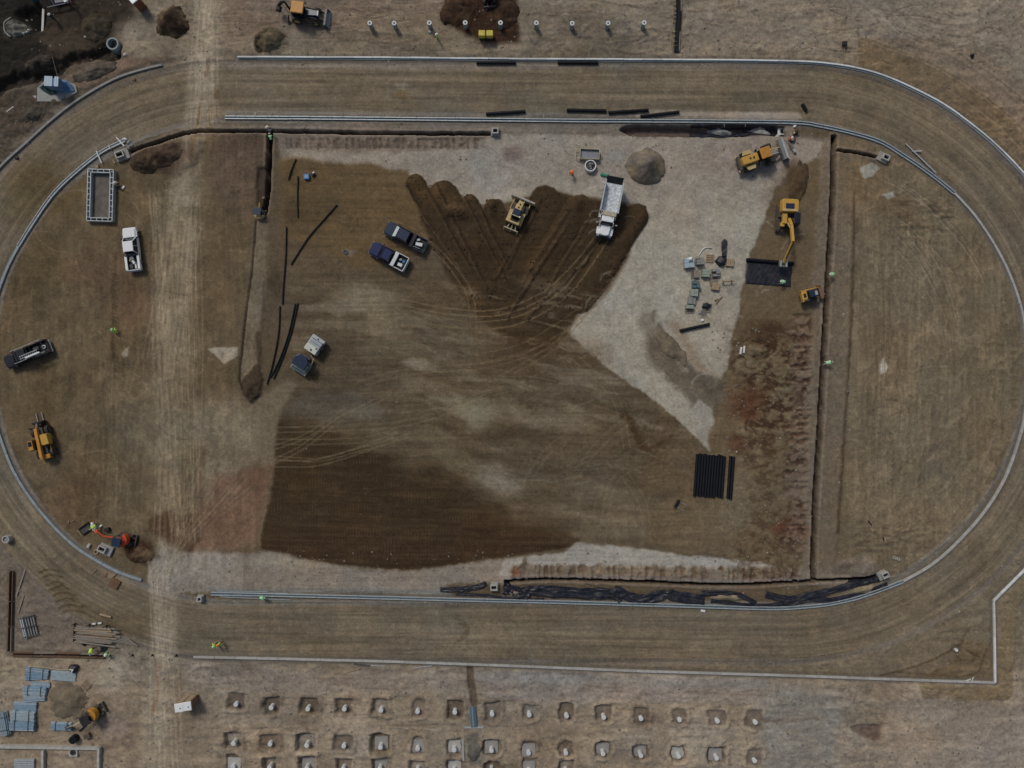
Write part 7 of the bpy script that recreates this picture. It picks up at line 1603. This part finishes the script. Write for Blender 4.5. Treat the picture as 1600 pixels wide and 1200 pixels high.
item("wooden_box", MB().box(-0.2, 0.2, -0.2, 0.2, 0, 0.3), M_wood, G(153, 261), R(5), "small tan wooden box above the steel form frame", "box")
lumpy("white_bucket", 190, 250, 0.2, 0.2, 0.35, M_bag, "small white bucket at the corner of the upper left drain box", "bucket", 0, 45, sub=2, amp=0.03)
item("pink_bag", MB().box(-0.25, 0.25, -0.14, 0.14, 0, 0.16), M_bag, G(193, 293), R(50), "small pale bag right of the crouching person in beige", "bag", bev=0.04)
# blue crate & small camera tripod
r = thing("blue_crate", G(480, 277), R(4), "small bright blue crate on the upper left of the platform", "crate"); MB().box(-0.38, 0.38, -0.36, 0.36, 0, 0.45).out("crate_wall", M_skyblue, r, bev=0.04); MB().box(-0.22, 0.22, -0.2, 0.22, 0.45, 0.47).out("crate_lid", M_ltblue2, r)
item("tool_bag", MB().box(-0.3, 0.3, -0.2, 0.2, 0, 0.4), M_black, G(490, 273), R(35), "small black tool bag right of the blue crate", "bag", bev=0.06); item("tool_bag_flap", MB().box(-0.16, 0.16, -0.08, 0.08, 0, 0.08), M_bag, G(491, 271, 0.42), R(35), "white rag on the black tool bag", "rag", bev=0)
# yellow plate compactors / tanks at the top
r = thing("twin_tank", G(760, 60), 0, "pair of yellow square tanks on a dark trolley above the top kerb", "tank trolley")
for x in (-0.56, 0.52): MB().box(x-0.47, x+0.47, -0.42, 0.42, 0.45, 1.25).out("tank", mat("tank_yellow", (0.62, 0.52, 0.08), 0.5, dust=0.25), r, bev=0.12)
MB().box(-1.05, 1.0, -0.4, 0.4, 0.25, 0.45).out("trolley_frame", M_black, r)
for x in (-0.7, 0.7):
    for y in (-0.42, 0.42): MB().ring((x, y-0.06, 0.2), (x, y+0.06, 0.2), 0.2, 0.1, 12).out("wheel", M_tyre, r)
# blue steel plates by the footings
r = thing("steel_plates", G(740, 1119), R(-86), "long blue grey steel plates lying between two footings", "plates")
for k in range(4): MB().box(-1.4, 1.4, -0.42+k*0.21, -0.24+k*0.21, 0, 0.25).out("plate", M_blockb if k != 1 else M_ltblue, r)
item("board", MB().bar((-1.35, 0, 0.1), (1.35, 0, 0.1), 0.22, 0.12), M_galv, G(741, 1136), 0, "pale horizontal board below the blue grey plates", "board", bev=0)
item("board", MB().bar((0, -1.45, 0.15), (0, 1.45, 0.15), 0.24, 0.14), M_galv, G(724, 1171), R(2), "pale upright board between two pad footings", "board", bev=0)
for i, (a, b, lb) in enumerate((((553, 1037), (578, 1040), "dark board against the lower kerb, left one"), ((580, 1039), (602, 1040), "pale thin board below the lower kerb, middle one"), ((645, 1043), (675, 1040), "pale thin board below the lower kerb, right one"), ((538, 1051), (562, 1044), "pale thin lath below the lower kerb, slanted"), ((505, 923), (534, 922), "thin lath above the bottom channel"))):
    A, B = G(*a, 0.08), G(*b, 0.08); c = (A+B)/2; item("board", MB().bar(A-c, B-c, 0.12 if i else 0.25, 0.06), (M_dark, M_galv, M_galv, M_wood, M_wood2)[i], c, 0, lb, "board", "boards along the lower kerb", bev=0)
# steel rails by the channel ends
for i, (a, b) in enumerate((((330, 925), (450, 927)), ((345, 932), (455, 937)), ((340, 923), (420, 924)))):
    A, B = G(*a, 0.12), G(*b, 0.12); c = (A+B)/2; item("form_rail", MB().bar(A-c, B-c, 0.12, 0.14), M_conc3 if i else M_galv, c, 0, f"steel form rail at the left end of the bottom channel, {('middle', 'lower', 'upper')[i]} one", "form rail", "loose form rails", bev=0)
for a, b, lb in (((1414, 225), (1460, 271), "long steel rail leaning on the upper right channel"), ((1424, 237), (1438, 237), "short steel rail beside the upper right channel")):
    A, B = G(*a, 0.12), G(*b, 0.3); c = (A+B)/2; item("form_rail", MB().bar(A-c, B-c, 0.14, 0.12), M_galv, c, 0, lb, "form rail", "loose form rails", bev=0)
# tyre, drum and cement gear near the loader
r = thing("loose_tyre", G(1237, 218), 0, "black tyre lying beside the person in orange", "tyre"); MB().ring((0, 0, 0.0), (0, 0, 0.35), 0.44, 0.24, 20).out("tread", M_tyre, r, bev=0.06); MB().tube((0, 0, 0.05), (0, 0, 0.25), 0.23, n=14).out("hub", M_steel, r)
r = thing("plate_compactor", G(1242, 208), R(20), "small yellow and black plate compactor below the channel near the manhole slab", "plate compactor"); MB().box(-0.35, 0.35, -0.25, 0.25, 0, 0.12).out("base_plate", M_dark, r); MB().box(-0.15, 0.3, -0.18, 0.18, 0.12, 0.6).out("engine", M_black, r, bev=0.04); MB().box(-0.4, -0.18, -0.15, 0.15, 0.12, 0.5).out("tank", M_yel2, r, bev=0.04)
lumpy("white_bag", 1241.5, 198, 0.24, 0.2, 0.3, M_bag, "white bag right of the manhole slab", "bag", 0.2, 50, sub=2); lumpy("rubble", 1215, 213, 0.35, 0.25, 0.25, M_conc, "pale rubble lump left of the manhole slab", "rubble", 0.4, 51, sub=2)
r = thing("hand_cart", G(1238, 233), R(-60), "small silver hand cart below the person in orange", "hand cart")
for sg in (-1, 1): MB().bar((-0.7, sg*0.15, 0.5), (0.6, sg*0.22, 0.2), 0.06, 0.06).out("cart_handle", M_galv, r)
MB().box(0.1, 0.6, -0.22, 0.22, 0.2, 0.4).out("cart_tray", M_galv, r)
# survey things at the upper right
r = thing("survey_box", G(1317, 71), 0, "small black box on props in the rough ground above the right bend", "box"); MB().box(-0.32, 0.32, -0.3, 0.3, 0.3, 0.65).out("box_body", M_black, r, bev=0.04)
for x in (-0.1, 0.1): MB().bar((x, -0.3, 0.3), (x-0.05, -1.6, 0.03), 0.06, 0.06).out("prop", M_wood, r)
item("concrete_block", MB().box(-0.2, 0.2, -0.2, 0.2, 0, 0.3), M_pipe, G(1518, 88), 0, "tiny black block in the rough ground at the upper right", "block"); item("white_bucket", MB().tube((0, 0, 0), (0, 0, 0.35), 0.2, 0.22, n=14), M_bag, G(1493, 1015), 0, "white bucket in the hollow at the lower right corner", "bucket", bev=0)
item("concrete_block", MB().box(-0.3, 0.3, -0.15, 0.15, 0, 0.2), M_bag, G(1098, 954), R(-10), "white block on the bottom straight below the channel", "block")
r = thing("hollow_block_pair", G(1400, 872), R(-20), "two small hollow concrete blocks above the lower right drain box", "blocks")
for x in (-0.28, 0.3):
    for sg in (-1, 1): MB().box(x-0.2, x+0.2, sg*0.16-0.04, sg*0.16+0.04, 0, 0.2).out("block_wall", M_conc, r); MB().box(x+sg*0.16-0.04, x+sg*0.16+0.04, -0.12, 0.12, 0, 0.2).out("block_wall", M_conc, r)
for a, b, lb in (((1356, 813), (1362, 821), "upper short black strip on the lower right infield"), ((1379, 839), (1381, 845), "lower short black strip on the lower right infield")):
    A, B = G(*a, 0.05), G(*b, 0.05); c = (A+B)/2; item("black_strip", MB().bar(A-c, B-c, 0.14, 0.06), M_pipe, c, 0, lb, "strip", "black strips on the right infield", bev=0)
rod([(1362, 821), (1370, 830), (1379, 838)], 0.03, M_wood, "thin tan cord joining two black strips on the right infield", "cord", "cord", dz=0.0)
# top-left: slab with tanks, pole, blue frame
r = thing("site_slab", G(90, 142), 0, "pale concrete slab beside the outer upper left kerb", "slab")
MB().prism([(-2.7, -1.6), (0.7, -1.6), (2.9, -0.3), (2.7, 0.7), (1.5, 1.3), (-1.6, 1.35), (-2.7, 0.3)], -0.1, 0.2).out("slab", mat("light_slab", (0.34, 0.36, 0.34), 0.9, var=0.15, dust=0.2), r, bev=0.04)
r = thing("water_kiosk", G(97, 138, 0.2), R(-3), "small kiosk with a ribbed pale blue roof on the slab", "kiosk")
MB().box(-1.0, 0.9, -0.6, 0.5, 0, 1.9).out("kiosk_wall", M_bluetarp, r, bev=0.03)
for k in range(7):
    if k != 4: MB().box(-1.0+k*0.28, -1.0+k*0.28+0.255, -0.65, 0.7, 1.9, 1.98).out("roof_panel", M_roofbl, r)
def tarp(pts, zs, m, label, seed):
    c0 = G(*pts[0]); mb = MB(); cx = sum(p[0] for p in pts)/len(pts); cy = sum(p[1] for p in pts)/len(pts)
    mb.v.append(tuple(W(cx, cy, max(zs)*0.8+0.3)-c0)); n = len(pts)
    for ring_ in (0.35, 0.7, 1.0):
        for (p_, z) in zip(pts, zs): mb.v.append(tuple(W(cx+(p_[0]-cx)*ring_, cy+(p_[1]-cy)*ring_, 0.25+(z*0.9)*(1-0.6*ring_)+0.15*math.sin(p_[0]*ring_+seed))-c0))
    for i in range(n): mb.f.append((0, 1+i, 1+(i+1) % n))
    for k in range(2):
        for i in range(n): mb.f.append((1+k*n+i, 1+(k+1)*n+i, 1+(k+1)*n+(i+1) % n, 1+k*n+(i+1) % n))
    o = mb.out("tarpaulin", m); o.location = c0; s_ = o.modifiers.new("thick", 'SOLIDIFY'); s_.thickness = 0.05; return tag(o, label, "tarpaulin")
tarp([(103, 127), (110, 129), (117, 136), (119, 144), (110, 147), (100, 146), (95, 140), (92, 137)], [1.2, 1, .6, .3, .3, .4, .9, 1.2], M_bluetarp, "blue tarpaulin spread from the kiosk over the slab", 1)
tarp([(64, 138), (72, 133), (84, 133), (90, 140), (92, 148), (80, 149), (68, 142)], [.4, .8, 1, 1.1, .8, .4, .3], M_dkgreen, "dark green tarpaulin left of the kiosk on the slab", 2)
item("stone_piece", MB().prism([(-0.35, 0.15), (0.35, 0.15), (0.05, -0.25)], 0, 0.15), M_conc, G(56, 152), 0, "small pale triangular slab piece left of the concrete slab", "slab piece")
r = thing("pole", G(86, 118), 0, "thin pale pole leaning up from behind the kiosk", "pole"); MB().tube((0, 0, 0), (0.1, 2.3, 1.3), 0.05, n=8).out("shaft", M_wood2, r)
r = thing("steel_beam", G(66, 24), 0, "long pale upright beam in the dark top left corner", "beam"); MB().bar((0.15, 4.0, 0.3), (-0.12, -2.3, 0.3), 0.3, 0.25).out("beam_web", M_steel, r)
r = thing("steel_gantry", G(95, 0), R(10), "dark blue steel frame machine at the top left edge", "steel frame")
for x in (-1.4, 0.4, 1.0): MB().bar((x, 1.8, 1.2), (x+0.8, -1.3, 0.5), 0.14, 0.14).out("frame_bar", mat("frame_blue", (0.03, 0.06, 0.12), 0.5, dust=0.3), r)
for y in (-1.2, 0.2, 1.5): MB().bar((-1.6, y, 0.7), (1.7, y+0.1, 0.8), 0.14, 0.14).out("frame_bar", M_navy, r)
MB().box(-0.6, 1.2, -0.8, 1.6, 0.1, 0.6).out("frame_tank", M_navy, r, bev=0.08); MB().tube((1.1, -0.9, 0.8), (1.1, -0.9, 1.0), 0.18, n=10).out("filler_cap", M_galv, r)
item("barrel", MB().tube((0, 0, 0), (0, 0, 0.9), 0.35, n=16), mat("teal_plastic", (0.02, 0.12, 0.16), 0.5), G(56, 1), 0, "teal barrel left of the pale beam at the top edge", "barrel", bev=0.03)
# hoop of concrete edging round the rubble
rod([(20, 30), (12, 38), (10, 48), (14, 55), (20, 60)], 0.10, M_conc2, "curved grey edging round the pale rubble heap", "edging", "edging", dz=0.1)
for i, (x, y) in enumerate(((41, 45), (41, 49), (38, 53))): lumpy("boulder", x, y, 0.3, 0.2, 0.25, M_conc, f"small pale boulder beside the rubble heap, {('top', 'middle', 'bottom')[i]} one", "boulder", 0.3*i, 60+i, group="pale boulders at top left", sub=2, dz=0.05)
lumpy("boulder", 134, 58, 0.25, 0.18, 0.2, M_conc, "single pale stone above the dark excavation", "boulder", 0.3, 66, sub=2); lumpy("boulder", 196, 86, 0.25, 0.2, 0.2, M_conc4, "pale stone below the right end of the dark excavation", "boulder", 0.1, 67, sub=2)
lumpy("boulder", 672, 51, 0.3, 0.22, 0.25, M_conc, "pale stone under the third pier from the left", "boulder", 0.2, 68, sub=2); lumpy("dark_stone", 210, 124, 0.25, 0.25, 0.2, M_brown, "small brown lump on the upper left track beside the kerb", "stone", 0.2, 69, sub=2); lumpy("dark_stone", 27, 247, 0.3, 0.3, 0.2, M_geo, "small black lump on the upper left track", "stone", 0.2, 70, sub=2)
for i, (x, y) in enumerate(((208, 1023), (239, 1023), (276, 1024))): item("marker_cone", MB().tube((0, 0, 0), (0, 0, 0.5), 0.15, 0.05, n=10), M_pipe, G(x, y), 0, f"small black marker on the haul road, {('left', 'middle', 'right')[i]} of three", "marker", "black markers across the haul road", bev=0)

# ------------------------------------------------------------------ scattered stones and clods (stuff)
def scatter(name, n, test, rmin, rmax, m, seed, label):
    rs = np.random.RandomState(seed); V_ = []; F_ = []
    base = np.array([(1, 0, 0), (0, 1, 0), (-1, 0, 0), (0, -1, 0), (0, 0, 1), (.6, .6, .55), (-.6, .6, .5), (-.6, -.6, .55), (.6, -.6, .5)], float)
    tris = [(0, 5, 8), (1, 6, 5), (2, 7, 6), (3, 8, 7), (0, 1, 5), (1, 2, 6), (2, 3, 7), (3, 0, 8), (5, 6, 4), (6, 7, 4), (7, 8, 4), (8, 5, 4)]
    k = 0; tries = 0
    while k < n and tries < n*25:
        tries += 1; x, y = rs.uniform(-40, 1640), rs.uniform(-40, 1240)
        if rs.rand() > test(x, y): continue
        r_ = rmin+(rmax-rmin)*rs.rand()**3; p_ = G(x, y, -r_*0.25); b = base*(r_*(0.7+0.6*rs.rand(9, 1))); b[:, 2] *= 0.8; a = rs.uniform(0, 6.28); c, s_ = math.cos(a), math.sin(a)
        q = np.stack([b[:, 0]*c-b[:, 1]*s_+p_.x, b[:, 0]*s_+b[:, 1]*c+p_.y, b[:, 2]+p_.z], -1); o = len(V_)
        V_ += [tuple(v) for v in q]; F_ += [tuple(i+o for i in t) for t in tris]; k += 1
    me = bpy.data.meshes.new(name); me.from_pydata(V_, [], F_); me.update(); me.materials.append(m); o = bpy.data.objects.new(name, me); link(o); o["kind"] = "stuff"; o["label"] = label
def in_track(x, y):
    t = min(max((x-ax0)/(ax1-ax0), 0), 1); return math.hypot(x-(ax0+t*(ax1-ax0)), y-(ay0+t*(ay1-ay0)))
def t1_(x, y):
    d = in_track(x, y)
    if 380 < d < 462: return 0.02
    if d >= 462: return 0.25 if (y < 180 and x < 260) else 0.6
    if 1110 < x < 1275 and y > 490: return 0.7
    if 1276 < x < 1330: return 0.5
    if y < 262 and x > 430: return 0.35
    if y > 860: return 0.5
    return 0.006
scatter("rubble_stones", 5200, t1_, 0.05, 0.22, mat("soil_clod", (0.21, 0.185, 0.155), 0.95, var=0.3, scale=0.8), 5, "brown clods and stones scattered on the rough ground")
scatter("damp_clods", 1500, lambda x, y: 1.0 if FILL[np.searchsorted(ys, y), np.searchsorted(xs, x)] and y < 520 else 0.0, 0.06, 0.24, mat("damp_clod", (0.045, 0.030, 0.019), 0.95, var=0.4, scale=0.8), 12, "dark damp clods on the dumped fill")
scatter("pale_stones", 520, lambda x, y: t1_(x, y), 0.05, 0.17, mat("pale_stone", (0.38, 0.35, 0.31), 0.95, var=0.3, scale=0.8), 6, "pale stones scattered on the rough ground")
def t2_(x, y):
    d = in_track(x, y); return 1.0 if (366 < d < 380 or 462 < d < 476) else 0.0
scatter("kerb_gravel", 2600, t2_, 0.04, 0.13, mat("kerb_gravel", (0.20, 0.21, 0.22), 0.95, var=0.4, scale=0.8), 8, "grey gravel scattered along the kerbs")
